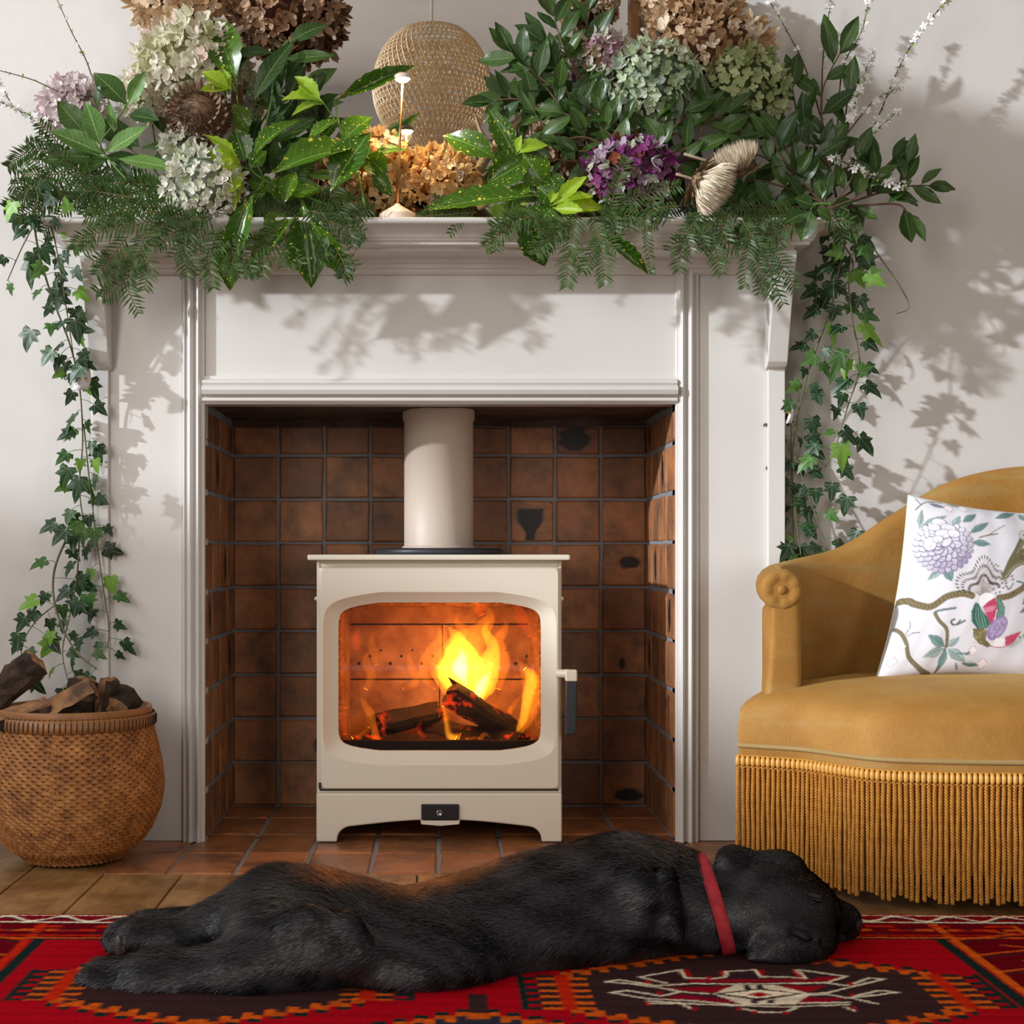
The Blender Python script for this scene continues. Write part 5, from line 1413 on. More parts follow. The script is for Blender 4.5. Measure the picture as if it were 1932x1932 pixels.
k = N('black_fur'); k.set(Roughness=0.36); oi = k.n('ShaderNodeAttribute'); oi.attribute_name = 'tone'
k.base(k.ramp(oi.outputs['Fac'], [(0, srgb(14, 14, 16)), (1, srgb(60, 60, 64))])); k.p.inputs['Specular IOR Level'].default_value = 0.5
M_fur = k.m
dog = empty('dog', (0.1, -0.9, RT), 'black dog in a red collar sleeping stretched out on its side on the red rug', 'dog')
link('body', me, M_coat, dog)
# short coat: fine blades lying from the nose towards the tail
me.calc_loop_triangles()
nt = len(me.loop_triangles); tri = np.empty(nt * 3, np.int32); me.loop_triangles.foreach_get('vertices', tri); tri = tri.reshape(-1, 3)
co = np.empty(len(me.vertices) * 3, np.float32); me.vertices.foreach_get('co', co); co = co.reshape(-1, 3)
no = np.empty(len(me.vertices) * 3, np.float32); me.vertices.foreach_get('normal', no); no = no.reshape(-1, 3)
ta = np.linalg.norm(np.cross(co[tri[:, 1]] - co[tri[:, 0]], co[tri[:, 2]] - co[tri[:, 0]]), axis=1)
keep = co[tri[:, 0]][:, 2] > RT + 0.003
ta = ta * keep * np.where(co[tri[:, 0]][:, 0] > 0.38, 2.6, 1.0); rs_ = np.random.RandomState(9); NF = 190000
pick = rs_.choice(nt, NF, p=ta / ta.sum()); a_, b_ = rs_.rand(NF), rs_.rand(NF); sw = a_ + b_ > 1; a_[sw], b_[sw] = 1 - a_[sw], 1 - b_[sw]
w3 = np.stack([1 - a_ - b_, a_, b_], -1)[..., None]
p0 = (co[tri[pick]] * w3).sum(1); n0 = (no[tri[pick]] * w3).sum(1); n0 /= np.linalg.norm(n0, axis=1, keepdims=True)
swirl = np.sin(p0[:, 0] * 23 + p0[:, 2] * 40) * 0.25 + np.sin(p0[:, 0] * 61 + p0[:, 1] * 50) * .15
dr = np.stack([-np.ones(NF), -0.15 + 0.25 * swirl, -0.30 + 0.6 * swirl], -1) + rs_.normal(0, 0.20, (NF, 3))
dr -= n0 * (dr * n0).sum(1, keepdims=True); dr /= np.linalg.norm(dr, axis=1, keepdims=True) + 1e-6
ln = np.where(p0[:, 0] > 0.40, 0.0050, 0.0150) * rs_.uniform(0.6, 1.25, NF)
ln = np.where((p0[:, 0] < -0.18) & (p0[:, 1] > -0.92) & (p0[:, 2] < .1), 0.010, ln)
rumpf = (p0[:, 0] < -0.20) & (p0[:, 0] > -.36) & (p0[:, 2] > .085); ln = np.where(rumpf, ln * 1.5, ln)
tip = p0 + (dr + n0 * rs_.uniform(0.12, 0.42, (NF, 1))) * ln[:, None]
sd_ = np.cross(dr, n0); sd_ *= 0.00062 * rs_.uniform(.7, 1.3, (NF, 1))
mid = p0 + (dr + n0 * 0.30) * (ln * .5)[:, None]
p0 = p0 - n0 * 0.0008
vs = np.stack([p0 - sd_, p0 + sd_, mid + sd_ * .9, mid - sd_ * .9, tip], 1).reshape(-1, 3).astype(np.float32)
base_i = np.arange(NF) * 5
fm = bpy.data.meshes.new('coat')
fm.vertices.add(NF * 5); fm.vertices.foreach_set('co', vs.ravel())
lp = np.concatenate([np.stack([base_i, base_i + 1, base_i + 2, base_i + 3], -1).ravel(), np.stack([base_i + 3, base_i + 2, base_i + 4], -1).ravel()])
fm.loops.add(len(lp)); fm.loops.foreach_set('vertex_index', lp.astype(np.int32))
fm.polygons.add(NF * 2)
fm.polygons.foreach_set('loop_start', np.concatenate([np.arange(NF) * 4, NF * 4 + np.arange(NF) * 3]).astype(np.int32))
at = fm.attributes.new('tone', 'FLOAT', 'POINT'); at.data.foreach_set('value', np.repeat(np.clip(.5 + .28 * np.sin(p0[:, 0] * 70 + 9 * np.sin(p0[:, 1] * 24) + p0[:, 2] * 60) + .3 * np.sin(p0[:, 2] * 130 + p0[:, 0] * 41) + rs_.normal(0, .25, NF), 0, 1), 5).astype(np.float32))
fm.update(calc_edges=True); fm.validate()
link('coat', fm, M_fur, dog, kind='stuff')
# collar round the neck
mn = Vector(dp(1352, 1724, -0.848)); tdir = Vector((1, -0.05, 0.02)).normalized(); 
bv = []; 
M_col = plain('red_collar', srgb(150, 14, 30), 0.7, bump=(500, 0.5, 0.001), var=(60, srgb(178, 44, 54)))
rings = []
from mathutils.bvhtree import BVHTree
bvh = BVHTree.FromPolygons(dv.tolist(), dq.tolist())
prof_c = []
NA = 64
axn = (Vector(dp(1372, 1722, -0.85)) - Vector(dp(1322, 1716, -0.846))).normalized()
axn = (Vector((1, -.05, 0)) + Vector((0.0, 0.0, 0.27))).normalized()
u1 = axn.cross(Vector((0, 0, 1))).normalized(); u2 = u1.cross(axn)
radii = []
for kx in range(NA):
    a = 2 * PI * kx / NA; d_ = u1 * math.cos(a) + u2 * math.sin(a)
    h = bvh.ray_cast(mn + d_ * 0.16, -d_, 0.16)
    rr_ = (h[0] - mn).length if h[0] is not None else 0.06
    radii.append(min(rr_, 0.085))
radii = [sum(radii[(q + w_) % NA] for w_ in (-2, -1, 0, 1, 2)) / 5 for q in range(NA)]
for off, dr_ in ((-0.0095, 0.001), (-0.0092, 0.0052), (0, 0.0062), (0.0092, 0.0052), (0.0095, 0.001)):
    ring = []
    for kx in range(NA):
        a = 2 * PI * kx / NA; d_ = u1 * math.cos(a) + u2 * math.sin(a)
        q = mn + d_ * (radii[kx] + dr_) + axn * off; q.z = max(q.z, RT + 0.001); ring.append(q)
    rings.append(ring)
b = MB(); b.loft(rings); o = b.build('collar', M_col, dog); o['label'] = 'red webbing collar'
# claws, eye and nose
CAMP_ = Vector((0, CAM_Y, CAM_Z))
k = plain('claw', srgb(70, 68, 66), 0.35)
b = MB(); b.sphere(dp(224, 1785, -0.915), (0.006, 0.005, 0.016), 10, 8); b.build('claw', k, dog)
for (px, py, r3, nm_, mt_) in ((1541, 1698, (0.0085, 0.004, 0.0030), 'eye', plain('closed_eye', srgb(8, 8, 9), 0.25)), (1536, 1691, (0.0115, 0.005, 0.0032), 'eyelid', M_coat)):
    d_ = (Vector(dp(px, py, -0.84)) - CAMP_).normalized(); h = bvh.ray_cast(CAMP_, d_)
    if h[0] is not None:
        b = MB(); b.sphere((0, 0, 0), r3, 12, 8); o = b.build(nm_, mt_, dog); o.matrix_basis = Matrix.Translation(h[0] - d_ * 0.002) @ Matrix.Rotation(math.radians(18), 4, 'Y')
nz = MB(); nz.sphere(dp(1609, 1742, -0.804), (0.0125, 0.0185, 0.0170), 16, 12); nz.build('nose', plain('nose_leather', srgb(34, 34, 38), 0.3, bump=(700, .4, .0006)), dog)
# ================================================================ greenery: shared leaf and flower meshes
def leaf_mesh(name, wr, prof, curl=0.2, fold=0.12, wave=0.0, teeth=0, nv=10, nu=4, seed=0):
    """unit leaf along +y, blade across x, upper face +z; uv: across, along"""
    r = random.Random(seed); vs = []; uv = []
    for j in range(nv + 1):
        t = j / nv; w = float(np.interp(t, [p[0] for p in prof], [p[1] for p in prof])) * wr / 2
        if teeth and t > 0.25 and j % 2 == 1: w *= 1 + teeth
        for i in range(nu + 1):
            u = i / nu * 2 - 1
            z = fold * abs(u) * w * 2 - curl * t * t * 0.5 + wave * abs(u) * math.sin(t * 19 + seed * 2 + (u > 0) * 1.3) + 0.03 * math.sin(t * 4 + seed) * u
            vs.append((u * w + 0.05 * math.sin(seed * 3.1) * t * t, t * (1 - 0.06 * curl * t), z)); uv.append((i / nu, t))
    fs = [(j * (nu + 1) + i, j * (nu + 1) + i + 1, (j + 1) * (nu + 1) + i + 1, (j + 1) * (nu + 1) + i) for j in range(nv) for i in range(nu)]
    me = bpy.data.meshes.new(name); me.from_pydata(vs, [], fs); me.polygons.foreach_set('use_smooth', [True] * len(fs))
    ul = me.uv_layers.new(name='UVMap')
    ul.data.foreach_set('uv', [c for f_ in fs for q in f_ for c in uv[q]])
    return me
PB = [(0, 0.03), (0.06, 0.10), (0.2, 0.62), (0.42, 1.0), (0.62, 0.92), (0.82, 0.5), (0.94, 0.16), (1, 0.0)]
PA = [(0, 0.05), (0.08, 0.08), (0.25, 0.6), (0.48, 1.0), (0.7, 0.86), (0.86, 0.46), (0.96, 0.14), (1, 0.0)]
def leaf_mat(name, top, top2, under, rib, rough, spots=None, trans=0.25, varc=None):
    k = N(name); k.set(Roughness=rough); k.p.inputs['Specular IOR Level'].default_value = 0.45
    oi = k.n('ShaderNodeObjectInfo'); tc = k.n('ShaderNodeTexCoord'); sp = k.n('ShaderNodeSeparateXYZ'); k.l(tc.outputs['UV'], sp.inputs[0])
    u = k.math('ABSOLUTE', k.math('SUBTRACT', sp.outputs[0], 0.5))
    off = k.n('ShaderNodeVectorMath', operation='ADD'); k.l(tc.outputs['UV'], off.inputs[0]); k.l(k.math('MULTIPLY', oi.outputs['Random'], 31.0), off.inputs[1])
    c = k.mix(oi.outputs['Random'], top, top2)
    c = k.mix(0.5, c, k.ramp(k.noise(off.outputs[0], 5, 3), [(0.35, (0.62, 0.62, 0.62, 1)), (0.65, (1.1, 1.1, 1.1, 1))]), 'MULTIPLY')
    if spots:
        vo = k.n('ShaderNodeTexVoronoi'); mp = k.n('ShaderNodeMapping'); mp.inputs['Scale'].default_value = (9, 24, 1)
        k.l(off.outputs[0], mp.inputs[0]); k.l(mp.outputs[0], vo.inputs['Vector']); vo.inputs['Scale'].default_value = 1.0
        sc = k.n('ShaderNodeSeparateColor'); k.l(vo.outputs['Color'], sc.inputs[0])
        lim = k.math('MULTIPLY', k.math('SUBTRACT', sc.outputs[0], 0.30), 0.55)
        m = k.math('GREATER_THAN', lim, vo.outputs['Distance'])
        c = k.mix(m, c, spots)
    # midrib and side veins
    sv = k.math('SINE', k.math('MULTIPLY', k.math('SUBTRACT', sp.outputs[1], k.math('MULTIPLY', u, 0.32)), 62.0))
    sv = k.math('MULTIPLY', k.math('GREATER_THAN', sv, 0.93), 0.28)
    mr_ = k.math('LESS_THAN', u, 0.022)
    c = k.mix(k.math('MAXIMUM', k.math('MULTIPLY', mr_, 0.8), sv), c, rib)
    ge = k.n('ShaderNodeNewGeometry')
    cb = k.mix(k.math('MULTIPLY', mr_, 0.7), under, rib)
    c = k.mix(ge.outputs['Backfacing'], c, cb)
    k.base(c); k.bump(k.math('ADD', sv, k.math('MULTIPLY', mr_, -0.6)), 0.25, 0.002)
    tr = k.n('ShaderNodeBsdfTranslucent'); k.l(c, tr.inputs[0]); ms = k.n('ShaderNodeMixShader'); ms.inputs[0].default_value = trans
    k.l(k.p.outputs[0], ms.inputs[1]); k.l(tr.outputs[0], ms.inputs[2]); k.l(ms.outputs[0], k.out.inputs[0])
    return k.m
ML = {'bay': leaf_mat('bay_leaf', srgb(44, 72, 30), srgb(66, 96, 38), srgb(110, 138, 78), srgb(120, 150, 84), 0.34),
      'baylight': leaf_mat('bay_leaf_pale', srgb(104, 146, 68), srgb(86, 126, 58), srgb(120, 156, 100), srgb(176, 200, 130), 0.42),
      'aucuba': leaf_mat('aucuba_leaf', srgb(44, 82, 20), srgb(78, 116, 26), srgb(120, 160, 70), srgb(120, 160, 70), 0.22, srgb(228, 214, 84), 0.3),
      'young': leaf_mat('young_leaf', srgb(176, 206, 46), srgb(150, 190, 44), srgb(186, 210, 90), srgb(206, 226, 110), 0.4, None, 0.4),
      'ivy': None}
LM = {'bay': [leaf_mesh('leaf', 0.36, PB, c, f, 0.010, 0, seed=q) for q, (c, f) in enumerate(((0.15, 0.10), (0.4, 0.2), (0.05, 0.3), (0.6, 0.12), (-0.15, 0.2)))],
      'aucuba': [leaf_mesh('leaf', 0.38, PA, c, f, 0.004, 0.15, nv=16, seed=q + 9) for q, (c, f) in enumerate(((0.3, 0.22), (0.6, 0.3), (0.2, 0.45), (0.9, 0.25)))],
      'young': [leaf_mesh('leaf', 0.42, PA, c, f, 0.004, 0.22, nv=12, seed=q + 20) for q, (c, f) in enumerate(((0.2, 0.3), (0.5, 0.4), (-0.2, 0.3)))]}
LM['baylight'] = [m.copy() for m in LM['bay']]
for kind in ('bay', 'baylight', 'aucuba', 'young'):
    for m in LM[kind]: m.name = 'leaf'; m.materials.append(ML[kind])
UW = {'bay': 0.36, 'baylight': 0.36, 'aucuba': 0.38, 'young': 0.42, 'ivy': 1.0}
# ivy: five lobes, pale veins running to each
k = N('ivy_leaf'); k.set(Roughness=0.42); oi = k.n('ShaderNodeObjectInfo'); at = k.n('ShaderNodeAttribute'); at.attribute_name = 'vein'
c = k.ramp(oi.outputs['Random'], [(0.0, srgb(26, 52, 32)), (0.6, srgb(42, 74, 40)), (0.85, srgb(66, 112, 40)), (1.0, srgb(128, 176, 56))])
v = k.math('POWER', at.outputs['Fac'], 7.0); c = k.mix(k.math('MULTIPLY', k.math('GREATER_THAN', v, 0.45), 0.6), c, srgb(152, 184, 132))
k.base(c); tr = k.n('ShaderNodeBsdfTranslucent'); k.l(c, tr.inputs[0]); ms = k.n('ShaderNodeMixShader'); ms.inputs[0].default_value = 0.28
k.l(k.p.outputs[0], ms.inputs[1]); k.l(tr.outputs[0], ms.inputs[2]); k.l(ms.outputs[0], k.out.inputs[0]); ML['ivy'] = k.m
def ivy_mesh(seed):
    r = random.Random(seed)
    out = [(-0.06, -0.02, 0), (-0.34, -0.06, .5), (-0.46, 0.10, 1), (-0.34, 0.22, .3), (-0.52, 0.46, 1), (-0.24, 0.48, .3), (-0.16, 0.74, .5), (0, 1.02, 1), (0.16, 0.74, .5), (0.24, 0.48, .3), (0.52, 0.46, 1), (0.34, 0.22, .3), (0.46, 0.10, 1), (0.34, -0.06, .5), (0.06, -0.02, 0)]
    tips = {2, 4, 7, 10, 12}
    cup, tw = r.uniform(-.25, .35), r.uniform(-.2, .2)
    def z(x, y): return cup * (x * x) - 0.25 * max(0, y - .4) ** 2 + tw * x * y
    vs = [(0, 0.08, 0)]; vein = [1.0]
    for q, (x, y, _) in enumerate(out):
        x += r.uniform(-.03, .03); y += r.uniform(-.03, .03)
        vs.append((x, y, z(x, y) - (0.05 if q in tips else 0))); vein.append(1.0 if q in tips else 0.0)
    n = len(out)
    for q, (x, y, _) in enumerate(out):
        mx, my = x * .5, 0.08 + (y - .08) * .5
        vs.append((mx, my, z(mx, my) + (0.0 if q in tips else 0.035))); vein.append(1.0 if q in tips else 0.0)
    fs = []
    for q in range(n - 1): fs += [(0, 1 + n + q, 2 + n + q), (1 + n + q, 1 + q, 2 + q), (1 + n + q, 2 + q, 2 + n + q)]
    me = bpy.data.meshes.new('leaf'); me.from_pydata(vs, [], [f_[::-1] for f_ in fs]); me.polygons.foreach_set('use_smooth', [True] * len(fs))
    a = me.attributes.new('vein', 'FLOAT', 'POINT'); a.data.foreach_set('value', vein); me.materials.append(ML['ivy']); return me
LM['ivy'] = [ivy_mesh(q) for q in range(7)]
M_twig = plain('brown_twig', srgb(92, 68, 48), 0.7, bump=(200, .4))
M_gstem = plain('green_stem', srgb(84, 122, 48), 0.45)
M_ystem = plain('yew_stem', srgb(96, 84, 44), 0.6)
rg = random.Random(21)
CAMP = Vector((0, CAM_Y, CAM_Z))
def put_leaf(par, kind, b_, t_, wpx, y0, y1=None, face=None, roll=None, name='leaf'):
    """one leaf from base pixel b_ to tip pixel t_"""
    y1 = y0 if y1 is None else y1
    A, B = P(b_[0], b_[1], y0), P(t_[0], t_[1], y1)
    return put_leaf3(par, kind, A, B, wpx / ppm(y0), face, roll, name)
def put_leaf3(par, kind, A, B, w, face=None, roll=None, name='leaf'):
    yv = B - A; L = yv.length; yv = yv.normalized()
    fc = Vector(face) if face is not None else Vector((-0.15, -1, 0.45))
    zv = fc - yv * fc.dot(yv)
    if zv.length < 1e-3: zv = Vector((0, -1, 0.1))
    zv.normalize(); xv = yv.cross(zv)
    rl = rg.uniform(-.35, .35) if roll is None else roll
    xv, zv = xv * math.cos(rl) + zv * math.sin(rl), zv * math.cos(rl) - xv * math.sin(rl)
    sx = w / UW[kind]
    M = Matrix(((xv.x * sx, yv.x * L, zv.x * L, A.x), (xv.y * sx, yv.y * L, zv.y * L, A.y), (xv.z * sx, yv.z * L, zv.z * L, A.z), (0, 0, 0, 1)))
    return inst(name, rg.choice(LM[kind]), M, par)
def stem3(par, pts, r0, r1, m, name='stem'):
    n = len(pts); b = MB(); b.tube(pts, [r0 + (r1 - r0) * i / (n - 1) for i in range(n)], 6)
    return b.build(name, m, par, fixn=False)
def px_path(pts, y, k_=5):
    """(px, py[, y]) list -> smooth world path"""
    return smoothpath([P(q[0], q[1], q[2] if len(q) > 2 else y) for q in pts], k_)
def cut(path, f):
    i = f * (len(path) - 1); a = int(min(i, len(path) - 2)); return path[a].lerp(path[a + 1], i - a), (path[a + 1] - path[a]).normalized()
def spray(name, label, cat, twigs, kind, y, leaf=70, wr=0.36, step=26, group=None, face=None, spread=0.9, stem_m=None, r0=0.0026, tuft=True):
    """a cut branch: every twig is a stem with alternate leaves and a tuft at its tip"""
    p0 = px_path(twigs[0][:2], y)[0]
    root = empty(name, p0, label, cat, group)
    for tw in twigs:
        path = px_path(tw, y); n = len(path)
        stem3(root, path, r0, r0 * .45, stem_m or M_twig)
        Lp = sum((path[i + 1] - path[i]).length for i in range(n - 1)); nl = max(3, int(Lp * ppm(y) / step))
        for q in range(nl):
            f = 0.12 + 0.86 * q / max(1, nl - 1)
            A, t = cut(path, f)
            side = 1 if q % 2 else -1
            view = (A - CAMP).normalized(); sd = t.cross(view).normalized() * side
            a = spread * rg.uniform(.65, 1.2) * (1.0 if f < .93 else 0.35)
            d = (t * math.cos(a) + sd * math.sin(a) + Vector((rg.uniform(-.12, .12), rg.uniform(-.45, .25), rg.uniform(-.1, .12)))).normalized()
            L = leaf * rg.uniform(.72, 1.15) * (0.85 if f > .9 else 1) / ppm(y)
            put_leaf3(root, kind, A, A + d * L, L * wr * rg.uniform(.9, 1.15), face)
        if tuft:
            A, t = path[-1], (path[-1] - path[-2]).normalized()
            put_leaf3(root, kind, A, A + (t + Vector((rg.uniform(-.2, .2), rg.uniform(-.3, .1), rg.uniform(-.1, .2)))).normalized() * leaf * .9 / ppm(y), leaf * .9 * wr / ppm(y), face)
    return root
# ---- yew: flat sprays of narrow needles
M_yew = leaf_mat('yew_needle', srgb(46, 72, 22), srgb(66, 98, 34), srgb(88, 116, 56), srgb(70, 100, 40), 0.42, None, 0.12)
def yew(label, twigs, y, needle=27, group='yew sprigs along the mantel shelf', auto=2):
    p0 = px_path(twigs[0][:2], y)[0]
    root = empty('yew_sprig', p0, label, 'evergreen sprig', group)
    sm = MB(); nd = MB(); allp = []
    for tw in twigs:
        path = px_path(tw, y, 7); allp.append((path, 1.0))
        for q in range(auto):
            f = rg.uniform(.15, .7); A, t = cut(path, f); Lp = sum((path[i + 1] - path[i]).length for i in range(len(path) - 1)) * (1 - f) * rg.uniform(.45, .8)
            view = (A - CAMP).normalized(); sd = t.cross(view).normalized() * (1 if q % 2 else -1)
            e = A + (t * .8 + sd * .7 + Vector((0, rg.uniform(-.4, .1), -.15))).normalized() * max(Lp, .03)
            allp.append((smoothpath([A, A.lerp(e, .5) + Vector((0, 0, .004)), e], 6), .85))
    for path, sc_ in allp:
        n = len(path); sm.tube(path, [0.0014 * sc_ * (1 - .5 * i / n) for i in range(n)], 5)
        Lp = sum((path[i + 1] - path[i]).length for i in range(n - 1)); nn = int(Lp / 0.0033)
        for q in range(nn):
            f = 0.06 + 0.94 * q / max(1, nn); A, t = cut(path, min(f, .999)); view = (A - CAMP).normalized()
            sd = t.cross(view).normalized() * (1 if q % 2 else -1)
            L = needle / ppm(y) * rg.uniform(.75, 1.15) * (1 - .45 * max(0, f - .75) / .25) * sc_
            d = (t * rg.uniform(.45, .75) + sd * 1.0 + view * rg.uniform(-.40, .25)).normalized()
            B = A + d * L; up = d.cross(view.cross(d)).normalized(); wv_ = d.cross(-view); wv_.normalize(); w = 0.0021
            md = A.lerp(B, .5) - view * L * .10; B = B + Vector((0, 0, -.08 * L))
            b0 = len(nd.v); nd.v += [tuple(A - wv_ * w * .4), tuple(A + wv_ * w * .4), tuple(md + wv_ * w), tuple(md - wv_ * w), tuple(B)]
            nd.f += [(b0, b0 + 1, b0 + 2, b0 + 3), (b0 + 3, b0 + 2, b0 + 4)]; nd.sm += [True, True]
    sm.build('stem', M_ystem, root, fixn=False); nd.build('needles', M_yew, root, fixn=False, kind='stuff')
    return root
# ---- hydrangea mopheads
def floret_mesh(seed, cup=0.25):
    r = random.Random(seed); vs = [(0, 0, 0)]; fs = []
    for q in range(4):
        a = q * PI / 2 + r.uniform(-.15, .15); c_, s_ = math.cos(a), math.sin(a); L = r.uniform(.85, 1.1); w = r.uniform(.40, .52); cu_ = cup * r.uniform(.3, 1.6)
        pr = [(0.30 * L, -w * .7, cu_ * .25), (0.66 * L, -w, cu_ * .7), (L, -w * .45, cu_ * 1.15), (L * 1.06, 0, cu_ * .9), (L, w * .45, cu_ * 1.0), (0.66 * L, w, cu_ * .55), (0.30 * L, w * .7, cu_ * .2), (0.6 * L, 0, cu_ * .05)]
        b0 = len(vs); vs += [(x * c_ - y_ * s_, x * s_ + y_ * c_, z) for x, y_, z in pr]
        m_ = b0 + 7; ring = [0] + [b0 + i for i in range(7)]
        fs += [(ring[i], ring[i + 1], m_) for i in range(7)] + [(ring[7], ring[0], m_)]
    me = bpy.data.meshes.new('floret'); me.from_pydata(vs, [], fs); return me
def petal_mat(name, stops, trans=0.35):
    k = N(name); k.set(Roughness=0.6); k.p.inputs['Specular IOR Level'].default_value = 0.25; oi = k.n('ShaderNodeObjectInfo'); v = k.coord('Object')
    c = k.ramp(oi.outputs['Random'], stops)
    c = k.mix(0.5, c, k.ramp(k.noise(v, 1.6, 4), [(0.3, (0.72, 0.68, 0.64, 1)), (0.6, (1.06, 1.06, 1.06, 1))]), 'MULTIPLY')
    k.base(c); tr = k.n('ShaderNodeBsdfTranslucent'); k.l(c, tr.inputs[0]); ms = k.n('ShaderNodeMixShader'); ms.inputs[0].default_value = trans
    k.l(k.p.outputs[0], ms.inputs[1]); k.l(tr.outputs[0], ms.inputs[2]); k.l(ms.outputs[0], k.out.inputs[0]); return k.m
HP = {'tan': petal_mat('petal_tan', [(0, srgb(168, 132, 96)), (.4, srgb(204, 172, 134)), (.75, srgb(228, 206, 174)), (1, srgb(242, 230, 210))]),
      'brown': petal_mat('petal_brown', [(0, srgb(128, 90, 66)), (.5, srgb(172, 134, 104)), (.85, srgb(208, 180, 152)), (1, srgb(226, 204, 178))]),
      'cream': petal_mat('petal_cream', [(0, srgb(196, 196, 150)), (.3, srgb(226, 226, 200)), (.7, srgb(240, 236, 222)), (.9, srgb(216, 190, 176)), (1, srgb(200, 206, 160))]),
      'white': petal_mat('petal_white', [(0, srgb(186, 196, 160)), (.4, srgb(224, 226, 208)), (.8, srgb(242, 240, 230)), (1, srgb(196, 204, 184))]),
      'pinkwhite': petal_mat('petal_pinkwhite', [(0, srgb(206, 184, 186)), (.5, srgb(236, 228, 228)), (1, srgb(222, 204, 202))]),
      'gold': petal_mat('petal_gold', [(0, srgb(200, 158, 104)), (.5, srgb(230, 198, 146)), (.85, srgb(240, 222, 186)), (1, srgb(214, 204, 196))], .45),
      'sage': petal_mat('petal_sage', [(0, srgb(160, 178, 138)), (.4, srgb(194, 208, 174)), (.8, srgb(216, 226, 200)), (1, srgb(170, 186, 172))]),
      'green': petal_mat('petal_green', [(0, srgb(144, 160, 104)), (.5, srgb(182, 194, 142)), (.9, srgb(206, 214, 166)), (1, srgb(130, 140, 96))]),
      'purple': petal_mat('petal_purple', [(0, srgb(112, 40, 96)), (.3, srgb(146, 70, 128)), (.55, srgb(196, 186, 196)), (.75, srgb(206, 214, 190)), (.9, srgb(110, 60, 50)), (1, srgb(160, 90, 60))]),
      'mauve': petal_mat('petal_mauve', [(0, srgb(150, 100, 120)), (.35, srgb(206, 190, 190)), (.7, srgb(216, 220, 196)), (1, srgb(150, 110, 80))])}
FLM = {p: [floret_mesh(q * 3 + 1, .2 + .22 * q) for q in range(5)] for p in HP}
for p in FLM:
    for m in FLM[p]: m.materials.append(HP[p])
def hydrangea(label, px, py, rx, ry, pal, y, n=120, fl=15, dz=None):
    c = P(px, py, y); s_ = 1 / ppm(y); rx_, rz_ = rx * s_, ry * s_; ryy = min(rx_, rz_) * .9
    root = empty('hydrangea_head', c, label, 'flower', 'dried hydrangea heads on the mantel shelf')
    core = MB(); core.sphere(c, (rx_ * .80, ryy * .80, rz_ * .80), 14, 9)
    core.build('flower_core', FLM_core[pal], root)
    b = MB(); b.tube([c + Vector((0, ryy * .3, -rz_ * .6)), Vector((c.x + .01, min(c.y + .02, .03), max(c.z - rz_ - .05, 1.215)))], .0022, 6); b.build('stem', M_twig, root)
    for q in range(n):
        # golden spiral over the whole head, lumpy
        zf = 1 - 2 * (q + .5) / n; ph = q * 2.39996; rr = math.sqrt(1 - zf * zf)
        d = Vector((rr * math.cos(ph), -zf * 1.0, rr * math.sin(ph)))
        if d.y > 0.62: continue
        lump = 1 + .10 * noise.noise(d * 3 + Vector((px, py, 0)) * .1) + rg.uniform(-.05, .05)
        pos = c + Vector((d.x * rx_, d.y * ryy, d.z * rz_)) * lump
        nz_ = (Vector((d.x / rx_, d.y / ryy, d.z / rz_)).normalized() + Vector((rg.uniform(-.8, .8), rg.uniform(-.6, .4), rg.uniform(-.7, .8)))).normalized()
        M = Matrix.Translation(pos) @ nz_.to_track_quat('Z', 'Y').to_matrix().to_4x4() @ Matrix.Rotation(rg.uniform(0, 6.28), 4, 'Z') @ Matrix.Scale(fl * s_ * rg.uniform(.8, 1.2), 4)
        inst('floret', rg.choice(FLM[pal]), M, root)
    return root
FLM_core = {p: plain('flower_core_' + p, c_, .9) for p, c_ in (('tan', srgb(96, 62, 40)), ('brown', srgb(74, 42, 28)), ('cream', srgb(140, 136, 100)), ('white', srgb(120, 128, 112)), ('pinkwhite', srgb(150, 132, 132)), ('gold', srgb(150, 96, 44)), ('sage', srgb(80, 96, 70)), ('green', srgb(70, 84, 44)), ('purple', srgb(64, 26, 44)), ('mauve', srgb(90, 66, 60)))}
# ---- blossom twigs
M_wh = plain('white_petal', srgb(244, 242, 240), 0.6); M_bud = plain('green_bud', srgb(124, 170, 48), 0.5)
def blossom_mesh(seed):
    r = random.Random(seed); vs = []; fs = []
    for q in range(5):
        a = q * 2 * PI / 5 + r.uniform(-.1, .1); cu_ = r.uniform(.1, .5); b0 = len(vs)
        for x, y_, z in ((0.05, 0, 0), (.5, -.30, cu_ * .4), (.95, -.2, cu_), (1.0, .2, cu_), (.5, .30, cu_ * .4)): vs.append((x * math.cos(a) - y_ * math.sin(a), x * math.sin(a) + y_ * math.cos(a), z))
        fs.append(tuple(range(b0, b0 + 5)))
    for q in range(9):
        a = r.uniform(0, 6.28); b0 = len(vs); c_, s_ = math.cos(a), math.sin(a)
        vs += [(0.03 * -s_, .03 * c_, 0), (-.03 * -s_, -.03 * c_, 0), (.55 * c_, .55 * s_, .8)]; fs.append((b0, b0 + 1, b0 + 2))
    me = bpy.data.meshes.new('blossom'); me.from_pydata(vs, [], fs); me.materials.append(M_wh); return me
BLM = [blossom_mesh(q) for q in range(4)]
